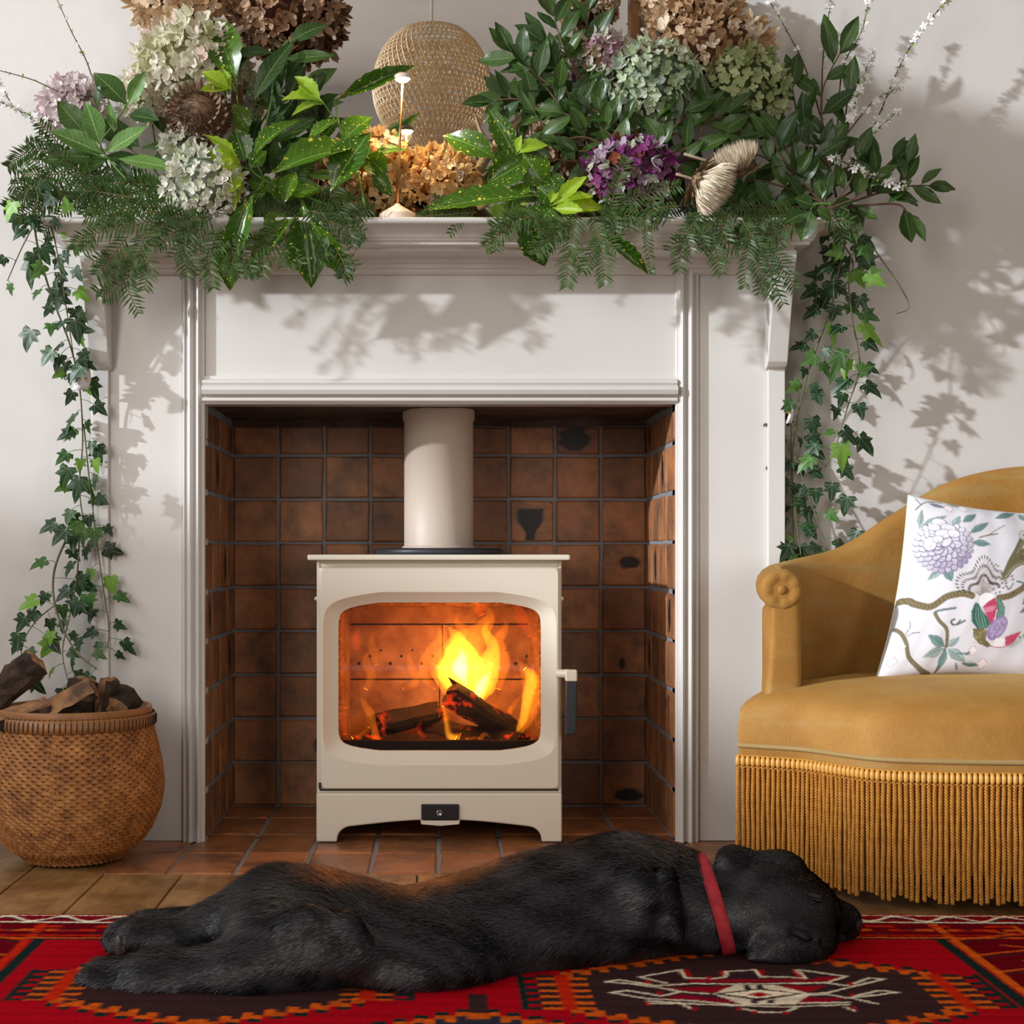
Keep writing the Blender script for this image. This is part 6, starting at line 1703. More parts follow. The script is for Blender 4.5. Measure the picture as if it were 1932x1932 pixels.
def blossom(label, pts, y, dens=14, size=8, bare=0.0, buds=True):
    path = px_path(pts, y, 8); root = empty('blossom_twig', path[0], label, 'blossom twig', 'flowering blackthorn twigs')
    stem3(root, path, .0017, .0008, plain('blackthorn_bark', srgb(74, 58, 50), .7) if 'blackthorn_bark' not in bpy.data.materials else bpy.data.materials['blackthorn_bark'])
    Lp = sum((path[i + 1] - path[i]).length for i in range(len(path) - 1)); n = int(Lp * ppm(y) / dens); bd = MB()
    for q in range(n):
        f = bare + (1 - bare) * q / max(1, n - 1); A, t = cut(path, min(f, .999))
        for rep in range(2):
            d = Vector((rg.uniform(-1, 1), rg.uniform(-1, .4), rg.uniform(-1, 1))).normalized(); pos = A + d * rg.uniform(.001, .006) * size / 8
            if rg.random() < .78: inst('blossom', rg.choice(BLM), Matrix.Translation(pos) @ d.to_track_quat('Z', 'Y').to_matrix().to_4x4() @ Matrix.Rotation(rg.uniform(0, 6), 4, 'Z') @ Matrix.Scale(size / ppm(y) * rg.uniform(.7, 1.2), 4), root)
        if buds:
            for rep in range(2):
                d = (t + Vector((rg.uniform(-1, 1), rg.uniform(-1, .5), rg.uniform(-1, 1)))).normalized(); s2 = d.cross(Vector((0, 1, 0.1))).normalized(); L = rg.uniform(.004, .0085)
                b0 = len(bd.v); bd.v += [tuple(A), tuple(A + d * L * .55 + s2 * L * .28), tuple(A + d * L), tuple(A + d * L * .55 - s2 * L * .28)]; bd.f.append((b0, b0 + 1, b0 + 2, b0 + 3)); bd.sm.append(False)
    if bd.v: bd.build('leaf_buds', M_bud, root, fixn=False, kind='stuff')
    return root
# ---- ivy trails
M_ivs = plain('ivy_stem', srgb(98, 96, 62), .6)
def ivy(label, pts, y, step=24, size=36, leaves=True, group=None, r0=.0016, extra=()):
    path = px_path(pts, y, 8); root = empty('ivy_trail', path[0], label, 'ivy', group)
    stem3(root, path, r0, r0 * .6, M_ivs)
    Lp = sum((path[i + 1] - path[i]).length for i in range(len(path) - 1)); n = int(Lp * ppm(y) / step); pet = MB()
    todo = []
    if leaves:
        for q in range(n):
            A, t = cut(path, min(.03 + .96 * q / max(1, n - 1), .999)); todo.append((A, t, 1 if q % 2 else -1, rg.uniform(.65, 1.2) * size))
    for A, t, side, sz in todo:
        view = (A - CAMP).normalized(); sd = t.cross(view).normalized() * side
        d = (sd + t * rg.uniform(-.2, .7) + Vector((0, rg.uniform(-.5, .2), rg.uniform(-.2, .3)))).normalized(); pl = rg.uniform(.3, .9) * sz / ppm(A.y)
        B = A + d * pl; pet.tube([A, A.lerp(B, .5) + Vector((0, -.002, .002)), B], .0006, 4)
        dd = (d * .6 + Vector((rg.uniform(-.6, .6), rg.uniform(-.3, .1), -rg.uniform(.4, 1.0)))).normalized(); L = sz / ppm(A.y)
        put_leaf3(root, 'ivy', B, B + dd * L, L * rg.uniform(.85, 1.05), Vector((rg.uniform(-.8, .4), -1, rg.uniform(0, .6))), rg.uniform(-.5, .5))
    for (b_, t_, w) in extra:
        yy = y if not isinstance(y, tuple) else y[0]
        put_leaf(root, 'ivy', b_, t_, w, yy - .01)
    if pet.v: pet.build('leaf_stalks', M_gstem, root, fixn=False, kind='stuff')
    return root
# ================================================================ the garlands
GB = 'cut bay branches on the mantel shelf'
# pale bay spray catching the sun near the far end of the shelf
def explicit(name, label, cat, kind_leaves, stems, y, group=None):
    root = empty(name, P(*stems[0][0][:2], y), label, cat, group)
    for s_ in stems: stem3(root, px_path(s_, y), .0026, .0014, M_gstem)
    for lf in kind_leaves:
        kind, b_, t_, w = lf[:4]; dy = lf[4] if len(lf) > 4 else 0.0; d1 = lf[5] if len(lf) > 5 else rg.uniform(-.03, .0); roll = lf[6] if len(lf) > 6 else None
        put_leaf(root, kind, b_, t_, w, y + dy, y + dy + d1, roll=roll)
    return root
explicit('bay_branch', 'pale green bay spray with broad sunlit leaves above the yew at the basket end', 'foliage branch', [
    ('baylight', (196, 290), (90, 244), 42, -.02), ('baylight', (190, 275), (160, 183), 44, -.03), ('baylight', (200, 286), (285, 242), 40, -.03), ('baylight', (222, 300), (326, 312), 44, -.04),
    ('bay', (160, 252), (107, 188), 46, 0), ('bay', (200, 300), (100, 285), 36, .02), ('bay', (240, 198), (174, 124), 50, 0), ('baylight', (243, 200), (273, 134), 30, .0), ('bay', (240, 216), (300, 226), 38, -.01),
    ('baylight', (216, 250), (204, 192), 24, 0), ('bay', (184, 205), (180, 158), 20, .01), ('bay', (215, 255), (190, 225), 30, .02), ('bay', (230, 250), (262, 275), 30, .02), ('bay', (150, 300), (75, 300), 34, .02),
    ('bay', (205, 300), (150, 330), 34, .01), ('bay', (215, 305), (250, 345), 36, .01)],
    [[(240, 340), (205, 300), (190, 270), (215, 235), (240, 195)], [(205, 300), (160, 285)]], -.15, GB)
# spotted laurel
GA = 'spotted laurel branches on the mantel shelf'
explicit('laurel_branch', 'tall spotted laurel shoot standing up between the brown and cream hydrangea heads', 'foliage branch', [
    ('aucuba', (447, 165), (397, 3), 66, -.03, -.02), ('aucuba', (425, 190), (452, 62), 44, 0), ('bay', (478, 190), (546, 54), 38, -.03, -.02), ('bay', (545, 80), (613, 32), 34, .0), ('bay', (535, 112), (631, 101), 28, 0),
    ('bay', (516, 100), (436, 90), 28, -.01), ('aucuba', (470, 255), (440, 190), 44, .0), ('bay', (500, 190), (545, 115), 40, .02), ('bay', (520, 210), (505, 130), 40, .02), ('bay', (540, 190), (580, 120), 36, .03), ('bay', (560, 220), (600, 160), 34, .03),
    ('young', (434, 168), (383, 134), 30, -.04), ('young', (434, 168), (378, 172), 22, -.04), ('young', (436, 170), (420, 128), 20, -.03), ('bay', (500, 250), (560, 190), 40, .03), ('bay', (480, 230), (420, 210), 40, .04), ('bay', (520, 270), (590, 215), 36, .03)],
    [[(520, 380), (480, 300), (455, 230), (445, 160)], [(480, 300), (510, 200), (520, 110), (545, 75)]], -.10, GA)
explicit('laurel_branch', 'arching spotted laurel branch reaching across the lamp with one long narrow leaf', 'foliage branch', [
    ('aucuba', (632, 190), (786, 111), 30, -.02, -.03, -.5), ('young', (606, 190), (556, 138), 28, -.02), ('young', (606, 190), (562, 158), 36, -.03), ('young', (606, 192), (534, 176), 30, -.02), ('young', (608, 196), (550, 206), 18, -.02),
    ('aucuba', (622, 366), (688, 238), 70, -.05, -.02, 0.1), ('aucuba', (642, 272), (697, 206), 54, -.04), ('aucuba', (515, 326), (670, 243), 62, -.06, -.02, 0.15), ('aucuba', (640, 225), (600, 268), 34, -.02), ('aucuba', (580, 268), (622, 212), 30, -.03),
    ('aucuba', (690, 290), (730, 330), 44, -.01), ('aucuba', (700, 300), (760, 260), 36, .01), ('aucuba', (640, 270), (720, 285), 34, -.02), ('aucuba', (560, 320), (535, 380), 34, -.05), ('bay', (600, 280), (520, 285), 44, .02), ('bay', (580, 330), (640, 330), 40, .01), ('aucuba', (700, 320), (735, 365), 30, -.03)],
    [[(690, 395), (670, 310), (640, 240), (606, 188)], [(640, 240), (632, 192)]], -.12, GA)
explicit('laurel_branch', 'spotted laurel branch hanging its dark glossy leaves over the shelf edge above the frieze', 'foliage branch', [
    ('aucuba', (474, 302), (538, 199), 46, -.02, -.02, 0.2), ('aucuba', (570, 378), (592, 541), 78, -.03, -.01, 0.2), ('aucuba', (585, 412), (652, 530), 44, -.05, -.01, -.3), ('aucuba', (558, 406), (460, 484), 42, -.04, -.02), ('aucuba', (480, 360), (419, 502), 44, -.06, -.02, 0.3), ('aucuba', (450, 420), (415, 542), 58, -.03, 0, 0),
    ('young', (452, 310), (388, 248), 26, -.04), ('young', (450, 312), (392, 282), 26, -.05), ('young', (446, 320), (358, 312), 26, -.05), ('young', (450, 318), (402, 300), 24, -.06), ('young', (445, 322), (378, 338), 18, -.05), ('young', (455, 330), (432, 362), 22, -.05), ('young', (460, 325), (440, 395), 16, -.04),
    ('aucuba', (465, 310), (440, 240), 50, .0), ('aucuba', (500, 340), (560, 370), 44, -.02), ('aucuba', (520, 365), (470, 330), 40, .01), ('aucuba', (540, 370), (610, 350), 38, -.01), ('aucuba', (470, 320), (500, 280), 34, -.01), ('aucuba', (540, 400), (500, 440), 40, -.03)],
    [[(640, 395), (570, 368), (510, 345), (475, 322), (470, 300)], [(475, 322), (450, 312)], [(560, 365), (572, 385)], [(500, 340), (480, 365)]], -.14, GA)
explicit('laurel_branch', 'spotted laurel branch with yellow speckled leaves between the lamp and the purple hydrangea', 'foliage branch', [
    ('aucuba', (940, 302), (842, 235), 48, -.03, -.02, 0.2), ('aucuba', (980, 302), (919, 203), 42, -.02, -.02, 0.3), ('aucuba', (946, 305), (952, 262), 24, -.01), ('aucuba', (1003, 298), (918, 348), 62, -.02, -.02), ('aucuba', (985, 288), (1030, 352), 60, -.03, -.01),
    ('aucuba', (1018, 368), (800, 380), 50, -.05, -.02, 0.1), ('aucuba', (1044, 386), (1008, 436), 62, -.05, -.01), ('aucuba', (986, 402), (1030, 502), 64, -.05, 0, 0), ('aucuba', (1130, 440), (1230, 516), 30, -.05, 0), ('aucuba', (1000, 340), (960, 390), 44, -.03),
    ('young', (975, 292), (1030, 262), 30, -.04), ('young', (975, 290), (988, 256), 18, -.03), ('young', (1040, 388), (1112, 338), 26, -.05), ('young', (1040, 388), (1118, 366), 22, -.06), ('young', (1042, 390), (1142, 384), 28, -.05), ('young', (1042, 392), (1102, 404), 24, -.06), ('young', (1040, 384), (1075, 352), 22, -.04), ('young', (1038, 386), (1050, 350), 18, -.05),
    ('aucuba', (1030, 320), (1060, 370), 40, -.02), ('aucuba', (1010, 350), (1060, 390), 40, -.03)],
    [[(1080, 400), (1030, 380), (990, 330), (970, 290)], [(1030, 380), (1042, 388)], [(1080, 400), (1130, 440)], [(1000, 385), (986, 402)]], -.13, GA)
# bay: the dark mass between the mirror and the sage hydrangea
spray('bay_branch', 'tall dark bay branch rising in front of the mirror frame', 'foliage branch', [[(1120, 300), (1090, 150), (1060, 80), (1045, 30)], [(1100, 170), (1102, 90), (1112, 20)], [(1095, 150), (1075, 110), (1030, 80)]], 'bay', -.07, 78, .42, 26, GB)
spray('bay_branch', 'dark bay branch fanning out towards the pendant reflection', 'foliage branch', [[(1120, 310), (1080, 200), (1010, 140), (965, 100)], [(1090, 240), (990, 190), (930, 190)], [(1090, 250), (1050, 190), (1000, 130)], [(1080, 200), (1065, 160), (1050, 120)], [(1100, 270), (1040, 250), (1010, 215)]], 'bay', -.10, 72, .42, 24, GB)
spray('bay_branch', 'dark bay branch spreading above the purple hydrangea head', 'foliage branch', [[(1240, 330), (1180, 280), (1120, 230), (1065, 215)], [(1210, 300), (1170, 240), (1115, 205)], [(1200, 330), (1150, 290), (1090, 285)], [(1200, 340), (1120, 310), (1040, 300)], [(1230, 330), (1240, 290), (1200, 250)], [(1190, 290), (1140, 250), (1130, 200)], [(1180, 300), (1110, 260), (1060, 265)]], 'bay', -.13, 66, .42, 22, GB)
spray('bay_branch', 'bay branch with glossy leaves lying below the two sage green hydrangea heads', 'foliage branch', [[(1240, 330), (1260, 260), (1290, 215), (1298, 170)], [(1265, 255), (1320, 235), (1372, 212)], [(1250, 310), (1330, 260), (1390, 262)], [(1250, 320), (1300, 300), (1350, 310)], [(1255, 290), (1225, 250), (1240, 225)], [(1300, 300), (1330, 230), (1330, 200)]], 'bay', -.14, 70, .42, 23, GB)
GL = 'laurel branches at the armchair end of the shelf'
spray('laurel_branch', 'upright dark laurel branch behind the blossom twigs at the armchair end', 'foliage branch', [[(1580, 380), (1560, 290), (1550, 180), (1585, 100)], [(1560, 310), (1510, 230), (1495, 165)], [(1570, 330), (1540, 260), (1485, 225)], [(1560, 290), (1590, 240), (1600, 180)]], 'bay', -.06, 82, .42, 30, GL)
spray('laurel_branch', 'laurel branch stretching out past the shelf end towards the armchair', 'foliage branch', [[(1560, 390), (1640, 340), (1685, 300)], [(1580, 390), (1690, 355), (1750, 350)], [(1600, 390), (1690, 385), (1715, 405)], [(1640, 370), (1660, 330), (1650, 310)], [(1660, 360), (1705, 340), (1712, 310)]], 'bay', -.11, 66, .42, 25, GL)
spray('laurel_branch', 'low laurel branch lying along the shelf beside the cream thistle heads', 'foliage branch', [[(1580, 395), (1500, 360), (1430, 340), (1400, 345)], [(1560, 390), (1500, 330), (1455, 265)], [(1560, 385), (1535, 330), (1525, 275)], [(1540, 390), (1450, 390), (1390, 385)], [(1520, 340), (1460, 305), (1410, 285)], [(1560, 395), (1600, 350), (1620, 300)], [(1560, 395), (1610, 375), (1640, 350)], [(1500, 365), (1490, 300), (1470, 260)]], 'bay', -.14, 72, .42, 24, GL)
explicit('laurel_branch', 'laurel sprig with one browning leaf hanging down over the shelf corner', 'foliage branch', [('bay', (1530, 395), (1512, 455), 44, -.04, 0, 0), ('bay', (1520, 400), (1480, 420), 34, -.03), ('bay', (1540, 395), (1575, 410), 34, -.03), ('bay', (1535, 390), (1500, 370), 34, -.03)], [[(1570, 385), (1540, 385), (1528, 398)]], -.17, GL)
spray('bay_branch', 'shadowy laurel branch filling the gap below the thistle heads', 'foliage branch', [[(1280, 400), (1340, 370), (1400, 350)], [(1300, 400), (1330, 330), (1350, 300)], [(1290, 395), (1240, 370), (1200, 390)], [(1290, 395), (1290, 340), (1270, 300)], [(1400, 400), (1440, 360), (1460, 330)], [(1420, 400), (1480, 390), (1520, 380)]], 'bay', -.07, 66, .42, 24, GB)
spray('bay_branch', 'shadowy bay branch lying behind the artichoke and cream hydrangeas', 'foliage branch', [[(330, 390), (290, 320), (230, 270)], [(340, 390), (350, 320), (320, 260)], [(400, 395), (440, 330), (470, 280)], [(420, 395), (520, 340), (560, 290)], [(450, 395), (560, 380), (640, 350)], [(500, 395), (600, 330), (640, 300)], [(460, 300), (500, 220), (540, 160)], [(470, 280), (560, 230), (590, 190)]], 'bay', -.04, 72, .42, 24, GB)
# ---- yew
yew('long yew sprig pointing past the shelf end, topmost of the yew at the basket end', [[(270, 340), (150, 300), (60, 285), (14, 316)], [(180, 310), (110, 290), (50, 270)]], -.13)
yew('dark yew sprig lying under the pale bay leaves', [[(280, 350), (140, 330), (40, 330)], [(240, 345), (160, 350), (70, 352)], [(200, 340), (150, 370), (90, 385)]], -.14)
yew('yew sprig drooping over the shelf end above the ivy', [[(260, 375), (160, 360), (60, 372), (8, 392)], [(140, 365), (80, 390), (30, 410)], [(120, 370), (70, 360), (20, 350)]], -.16)
yew('dense dark yew sprig on the shelf between bay and white hydrangea', [[(310, 390), (230, 370), (140, 385)], [(320, 380), (260, 340), (200, 325)], [(330, 385), (300, 350), (260, 330)], [(300, 390), (220, 395), (170, 410)], [(340, 395), (310, 370), (280, 372)], [(250, 380), (190, 350), (140, 340)]], -.13)
yew('yew sprig lying along the shelf edge above the first corbel', [[(330, 405), (250, 425), (165, 445), (138, 472)], [(260, 425), (210, 410), (160, 412)], [(345, 400), (300, 425), (285, 462)]], -.195)
yew('largest hanging yew sprig, with a bare orange stem in front of the pilaster', [[(275, 440), (258, 480), (240, 535), (262, 592)], [(262, 470), (280, 500), (272, 548)], [(245, 520), (215, 545), (192, 562)], [(240, 445), (205, 490), (182, 520)], [(225, 470), (250, 490), (245, 510)]], -.20, auto=1)
yew('short yew sprig pointing down beside the reeded moulding', [[(400, 405), (345, 425), (290, 468)], [(360, 420), (350, 470), (352, 522)], [(385, 415), (330, 405), (270, 400)]], -.20)
yew('yew tips hanging under the white hydrangea and the long spotted leaf', [[(410, 430), (395, 490), (402, 545)], [(420, 420), (440, 480), (432, 520)], [(400, 410), (370, 440), (355, 470)]], -.195)
yew('yew sprig peeping out below the spotted leaves over the frieze', [[(530, 440), (500, 490), (470, 512)], [(535, 440), (545, 475), (552, 500)], [(520, 430), (480, 470), (455, 520)]], -.19)
yew('warm lit yew sprig reaching along the shelf edge to the lamp', [[(590, 400), (650, 405), (705, 395)], [(600, 410), (650, 430), (682, 458)], [(560, 415), (610, 435), (650, 500), (645, 525)], [(580, 400), (630, 395), (680, 410)]], -.185)
yew('small yew sprig lying against the lamp base', [[(900, 400), (840, 405), (785, 408)], [(860, 400), (830, 395), (800, 395)]], -.17, 16)
yew('pale tipped yew sprig over the shelf edge next to the spotted leaves', [[(1010, 405), (955, 430), (915, 468)], [(990, 410), (960, 415), (925, 430)]], -.20)
yew('yew sprig hanging in two long tips below the bright young laurel leaves', [[(1090, 400), (1075, 470), (1068, 542)], [(1080, 430), (1030, 450), (1010, 480)], [(1120, 400), (1135, 470), (1140, 538)], [(1090, 410), (1050, 425), (1015, 430)]], -.20)
yew('yew sprig lying over the shelf under the purple hydrangea', [[(1130, 410), (1190, 375), (1285, 350)], [(1160, 395), (1150, 430), (1165, 450)], [(1200, 380), (1180, 410), (1150, 425)], [(1230, 370), (1240, 395), (1220, 410)]], -.19)
yew('thin single yew tip hanging straight down on a curved brown stalk', [[(1285, 388), (1225, 400), (1222, 450), (1230, 518)]], -.205, 14, auto=0)
yew('yew sprig with three tips hanging under the thistle heads', [[(1320, 405), (1290, 450), (1280, 512)], [(1330, 410), (1345, 460), (1362, 518)], [(1300, 400), (1320, 430), (1330, 470)], [(1380, 400), (1360, 440), (1395, 470)]], -.20)
yew('long yew sprig hanging in front of the second corbel', [[(1400, 415), (1425, 455), (1450, 500), (1478, 576)], [(1430, 450), (1470, 490), (1500, 545)], [(1420, 440), (1430, 500), (1462, 560)]], -.205, auto=1)
yew('dark yew sprig spread along the shelf edge below the laurel', [[(1520, 405), (1450, 410), (1390, 440)], [(1540, 410), (1480, 430), (1440, 460)], [(1500, 400), (1420, 395), (1350, 410)], [(1560, 405), (1590, 430), (1620, 440)], [(1470, 400), (1410, 430), (1380, 460)]], -.18)
yew('yew sprig hidden in the shade behind the artichoke end of the shelf', [[(420, 400), (480, 385), (560, 395)], [(440, 395), (400, 375), (340, 380)], [(500, 400), (560, 380), (640, 390)], [(560, 395), (620, 375), (690, 385)]], -.11)
yew('yew sprig in the shade along the shelf behind the purple hydrangea', [[(1000, 395), (1060, 385), (1130, 390)], [(1100, 395), (1180, 385), (1260, 395)], [(1240, 395), (1320, 385), (1400, 392)], [(1380, 395), (1460, 385), (1540, 395)]], -.10)
# ---- hydrangeas
hydrangea('large tan hydrangea head at the top of the picture beside the tall laurel shoot', 345, 5, 92, 62, 'tan', -.03, 174, 15)
hydrangea('large dark brown hydrangea head at the top of the picture next to the mirror', 540, 2, 98, 76, 'brown', -.02, 188, 15)
hydrangea('cream hydrangea head tinged with green below the tan one', 362, 110, 95, 72, 'cream', -.07, 188, 15)
hydrangea('pinkish white hydrangea head behind the pale bay spray', 140, 205, 62, 58, 'pinkwhite', -.03, 145, 12)
hydrangea('small greenish cream hydrangea head between bay leaf and artichoke', 280, 175, 50, 46, 'cream', -.05, 116, 12)
hydrangea('white hydrangea head hanging lowest, over the shelf edge', 384, 345, 70, 62, 'white', -.17, 159, 12)
hydrangea('white green hydrangea head directly under the brown artichoke', 358, 275, 50, 40, 'white', -.13, 116, 11)
hydrangea('golden hydrangea head glowing behind the lamp stem among spotted leaves', 705, 318, 72, 66, 'gold', -.03, 174, 13)
hydrangea('golden tan hydrangea head lying on the shelf behind the lamp, in front of the mirror', 828, 332, 78, 46, 'gold', -.05, 174, 13)
hydrangea('rusty hydrangea head half hidden low behind the arching laurel', 640, 355, 55, 46, 'brown', -.04, 116, 12)
hydrangea('small mauve and green hydrangea head beside the wooden mirror frame', 1137, 108, 46, 46, 'mauve', -.05, 116, 12)
hydrangea('tan hydrangea head highest on the armchair side, cut by the picture edge', 1306, 5, 92, 58, 'tan', -.03, 174, 13)
hydrangea('widest tan hydrangea head above the two sage green ones', 1330, 92, 122, 66, 'tan', -.04, 246, 13)
hydrangea('sage green hydrangea head nearer the mirror', 1236, 158, 84, 74, 'sage', -.09, 217, 11)
hydrangea('olive green hydrangea head nearer the armchair side', 1405, 170, 78, 76, 'green', -.07, 217, 11)
hydrangea('purple and white hydrangea head low on the shelf', 1190, 322, 80, 60, 'purple', -.13, 174, 13)
hydrangea('faded brown hydrangea head in the shade behind the bay leaves', 1050, 270, 50, 46, 'brown', .0, 87, 13)
hydrangea('fringe of a tan hydrangea head at the very top, hanging in front of the mirror', 1120, -12, 50, 24, 'tan', -.02, 87, 11)
# ---- artichoke and thistles
def bristles(c, ax, n, L, spread, w, r0, rs, bend=.2, taper=True):
    mb = MB(); ax = Vector(ax).normalized(); a = ax.cross(Vector((0, 0, 1))); a = a.normalized() if a.length > .1 else Vector((1, 0, 0)); b_ = ax.cross(a); tone = []
    for q in range(n):
        th = spread * math.sqrt(rs.random()); ph = rs.uniform(0, 6.283)
        d = ax * math.cos(th) + (a * math.cos(ph) + b_ * math.sin(ph)) * math.sin(th)
        s_ = c + (a * math.cos(ph) + b_ * math.sin(ph)) * r0 * th / spread
        l_ = L * rs.uniform(.75, 1.1); m1 = s_ + d * l_ * .55 + (a * math.cos(ph) + b_ * math.sin(ph)) * l_ * .08
        e = s_ + d * l_ * (1 - bend * .3) - (a * math.cos(ph) + b_ * math.sin(ph)) * l_ * bend * .4 * (th / spread)
        sd = d.cross(Vector((rs.uniform(-1, 1), -1, rs.uniform(-1, 1)))).normalized() * w
        b0 = len(mb.v); mb.v += [tuple(s_ - sd * .7), tuple(s_ + sd * .7), tuple(m1 + sd), tuple(m1 - sd), tuple(e)]; mb.f += [(b0, b0 + 1, b0 + 2, b0 + 3), (b0 + 3, b0 + 2, b0 + 4)]; mb.sm += [True, True]
    return mb
M_fluff = plain('thistle_fluff', srgb(244, 234, 214), .5, var=(90, srgb(212, 188, 152)), sheen=.2); M_brac = plain('dry_bract', srgb(112, 88, 66), .7, var=(60, srgb(160, 130, 96)))
M_arti = plain('artichoke_tuft', srgb(84, 60, 40), .7, var=(26, srgb(132, 100, 68))); M_artb = plain('artichoke_bract', srgb(96, 72, 52), .6, var=(30, srgb(140, 112, 84)))
brm = leaf_mesh('bract', .34, PB, .2, .3, nv=5, nu=2, seed=3)
def bracts(par, c, ax, n, L, r, mat_, tilt, rows=3):
    ax = Vector(ax).normalized(); a = ax.cross(Vector((0, 0.2, 1))).normalized(); b_ = ax.cross(a); me = brm.copy(); me.materials.clear(); me.materials.append(mat_); me.name = 'bract'
    for rw_ in range(rows):
        for q in range(n):
            ph = 2 * PI * (q + .5 * (rw_ % 2)) / n; rad = a * math.cos(ph) + b_ * math.sin(ph)
            A = c + rad * r * (1 - .12 * rw_) + ax * r * .35 * rw_; d = (ax * math.cos(tilt - rw_ * .25) + rad * math.sin(tilt - rw_ * .25)).normalized()
            zv = (rad - d * rad.dot(d)).normalized(); xv = d.cross(zv); l_ = L * rg.uniform(.8, 1.2)
            M = Matrix(((xv.x * l_, d.x * l_, zv.x * l_, A.x), (xv.y * l_, d.y * l_, zv.y * l_, A.y), (xv.z * l_, d.z * l_, zv.z * l_, A.z), (0, 0, 0, 1)))
            inst('bract', me, M, par)
c = P(370, 218, -.15); ar = empty('artichoke_head', c, 'dried brown artichoke head with a furry tuft among the cream hydrangeas', 'seed head')
rs = random.Random(4); ax = Vector((.05, -1, .35))
bristles(c + Vector((0, .02, 0)), ax, 4200, .060, 1.45, .0008, .030, rs, .9).build('tuft', M_arti, ar, fixn=False, kind='stuff')
m = MB(); m.sphere(c + Vector((0, .03, 0)), (.055, .045, .05), 16, 10); m.build('receptacle', M_artb, ar)
bracts(ar, c + Vector((0, .025, 0)), ax, 22, .026, .048, M_artb, 1.15)
b = MB(); b.tube([c + Vector((0, .05, 0)), Vector((c.x, -.05, 1.215))], .004, 8); b.build('stem', M_twig, ar)
def thistle(label, base, tip, y, rad, stemto):
    B, T = P(*base, y), P(*tip, y - .02); ax = (T - B); L = ax.length
    root = empty('thistle_head', B, label, 'seed head', 'dried thistle heads'); rs = random.Random(int(base[0]))
    m = MB(); m.sphere(B, rad * .34, 14, 9); m.build('receptacle', M_brac, root)
    bristles(B, ax, 1700, L, .78, .0008, rad * .40, rs, .25).build('fluff', M_fluff, root, fixn=False, kind='stuff')
    bracts(root, B - ax.normalized() * rad * .15, ax, 15, L * .5, rad * .36, M_brac, 1.5, 4)
    b = MB(); b.tube(px_path([base, stemto], y, 4), .0028, 8); b.build('stem', plain('pale_stem', srgb(150, 134, 108), .7) if 'pale_stem' not in bpy.data.materials else bpy.data.materials['pale_stem'], root)
thistle('upper dried thistle head with cream fluff, pointing up out of the laurel', (1394, 322), (1376, 268), -.17, .042, (1290, 290))
thistle('lower and larger dried thistle head with splayed cream fluff and spiky bracts', (1322, 342), (1378, 372), -.19, .05, (1275, 328))
# ---- blossom twigs
blossom('longest blossom twig, reaching up to the top corner over the armchair wall', [(1590, 340), (1650, 235), (1700, 120), (1745, 50), (1792, -5)], -.07, 17, 8, .2)
blossom('blossom twig packed densely with white flowers, standing upright', [(1585, 320), (1605, 220), (1625, 160), (1645, 100)], -.09, 7, 8, .3)
blossom('dark blossom twig leaning towards the hydrangeas, nearly bare at the top', [(1560, 260), (1520, 130), (1480, 50), (1448, -5)], -.05, 26, 7, .1)
blossom('pale blossom twig rising straight behind the laurel tip', [(1550, 240), (1552, 120), (1562, 40), (1568, -5)], -.04, 20, 7, .3)
blossom('blossom twig between the pale upright one and the longest one', [(1580, 240), (1590, 130), (1625, 60), (1640, -5)], -.05, 20, 7, .3)
blossom('short blossom twig bent outwards beneath the longest one', [(1590, 330), (1630, 270), (1690, 212)], -.10, 11, 8.5, .25)
blossom('short blossom twig crossing the upright dense one', [(1600, 250), (1650, 190), (1700, 165)], -.09, 12, 8, .3)
blossom('blossom twig lying low among the laurel leaves at the shelf end', [(1560, 290), (1600, 310), (1650, 335), (1706, 352)], -.17, 8, 9, .1)
blossom('budding twig curving up to the top corner at the basket end', [(185, 190), (165, 120), (135, 60), (106, -5)], -.05, 22, 4, .1)
blossom('thorny twig reaching out sideways above the pinkish hydrangea', [(200, 185), (120, 175), (60, 150), (-5, 132)], -.08, 26, 4, .1)
blossom('blossom twig with white flowers low at the picture edge', [(130, 235), (70, 222), (30, 205), (-5, 190)], -.09, 9, 7, .0)
blossom('small blossom twig in the corner of the picture edge below the thorny one', [(60, 225), (25, 200), (5, 165), (-6, 150)], -.06, 11, 7, .0)
# ---- ivy
GI, GJ = 'ivy trails hanging at the basket end', 'ivy trails hanging at the armchair end'
ivy('main ivy trail hanging beside the first corbel down to the log basket side', [(62, 395, -.13), (72, 470, -.12), (98, 560, -.10), (132, 650, -.07), (150, 730, -.04), (156, 830, -.03), (150, 920, -.03), (160, 1000, -.03)], -.08, 17, 38, True, GI, .0022,
    [((60, 480), (55, 545), 44), ((120, 540), (85, 585), 48), ((60, 620), (45, 665), 48), ((140, 600), (150, 650), 46), ((100, 660), (75, 690), 44), ((155, 690), (130, 720), 50), ((130, 880), (115, 925), 40), ((150, 900), (140, 950), 40)])
ivy('second ivy trail with small pale leaves, twisted beside the main one', [(95, 410, -.14), (112, 500, -.12), (128, 600, -.09), (146, 720, -.05)], -.10, 19, 32, True, GI)
ivy('thin straight ivy trail ending in front of the outer pilaster edge', [(158, 800, -.03), (168, 900, -.03), (180, 1000, -.02), (192, 1090, -.02), (205, 1180, -.02), (203, 1222, -.02)], -.02, 21, 32, True, GI)
ivy('woody ivy trail with hairy roots bending out and down into the logs', [(165, 975, -.03), (130, 1010, -.03), (102, 1080, -.04), (106, 1150, -.06), (140, 1225, -.08), (182, 1262, -.10)], -.05, 26, 40, True, GI, .0028, [((70, 1150), (40, 1180), 52), ((150, 1130), (135, 1165), 60), ((165, 1120), (170, 1155), 44)])
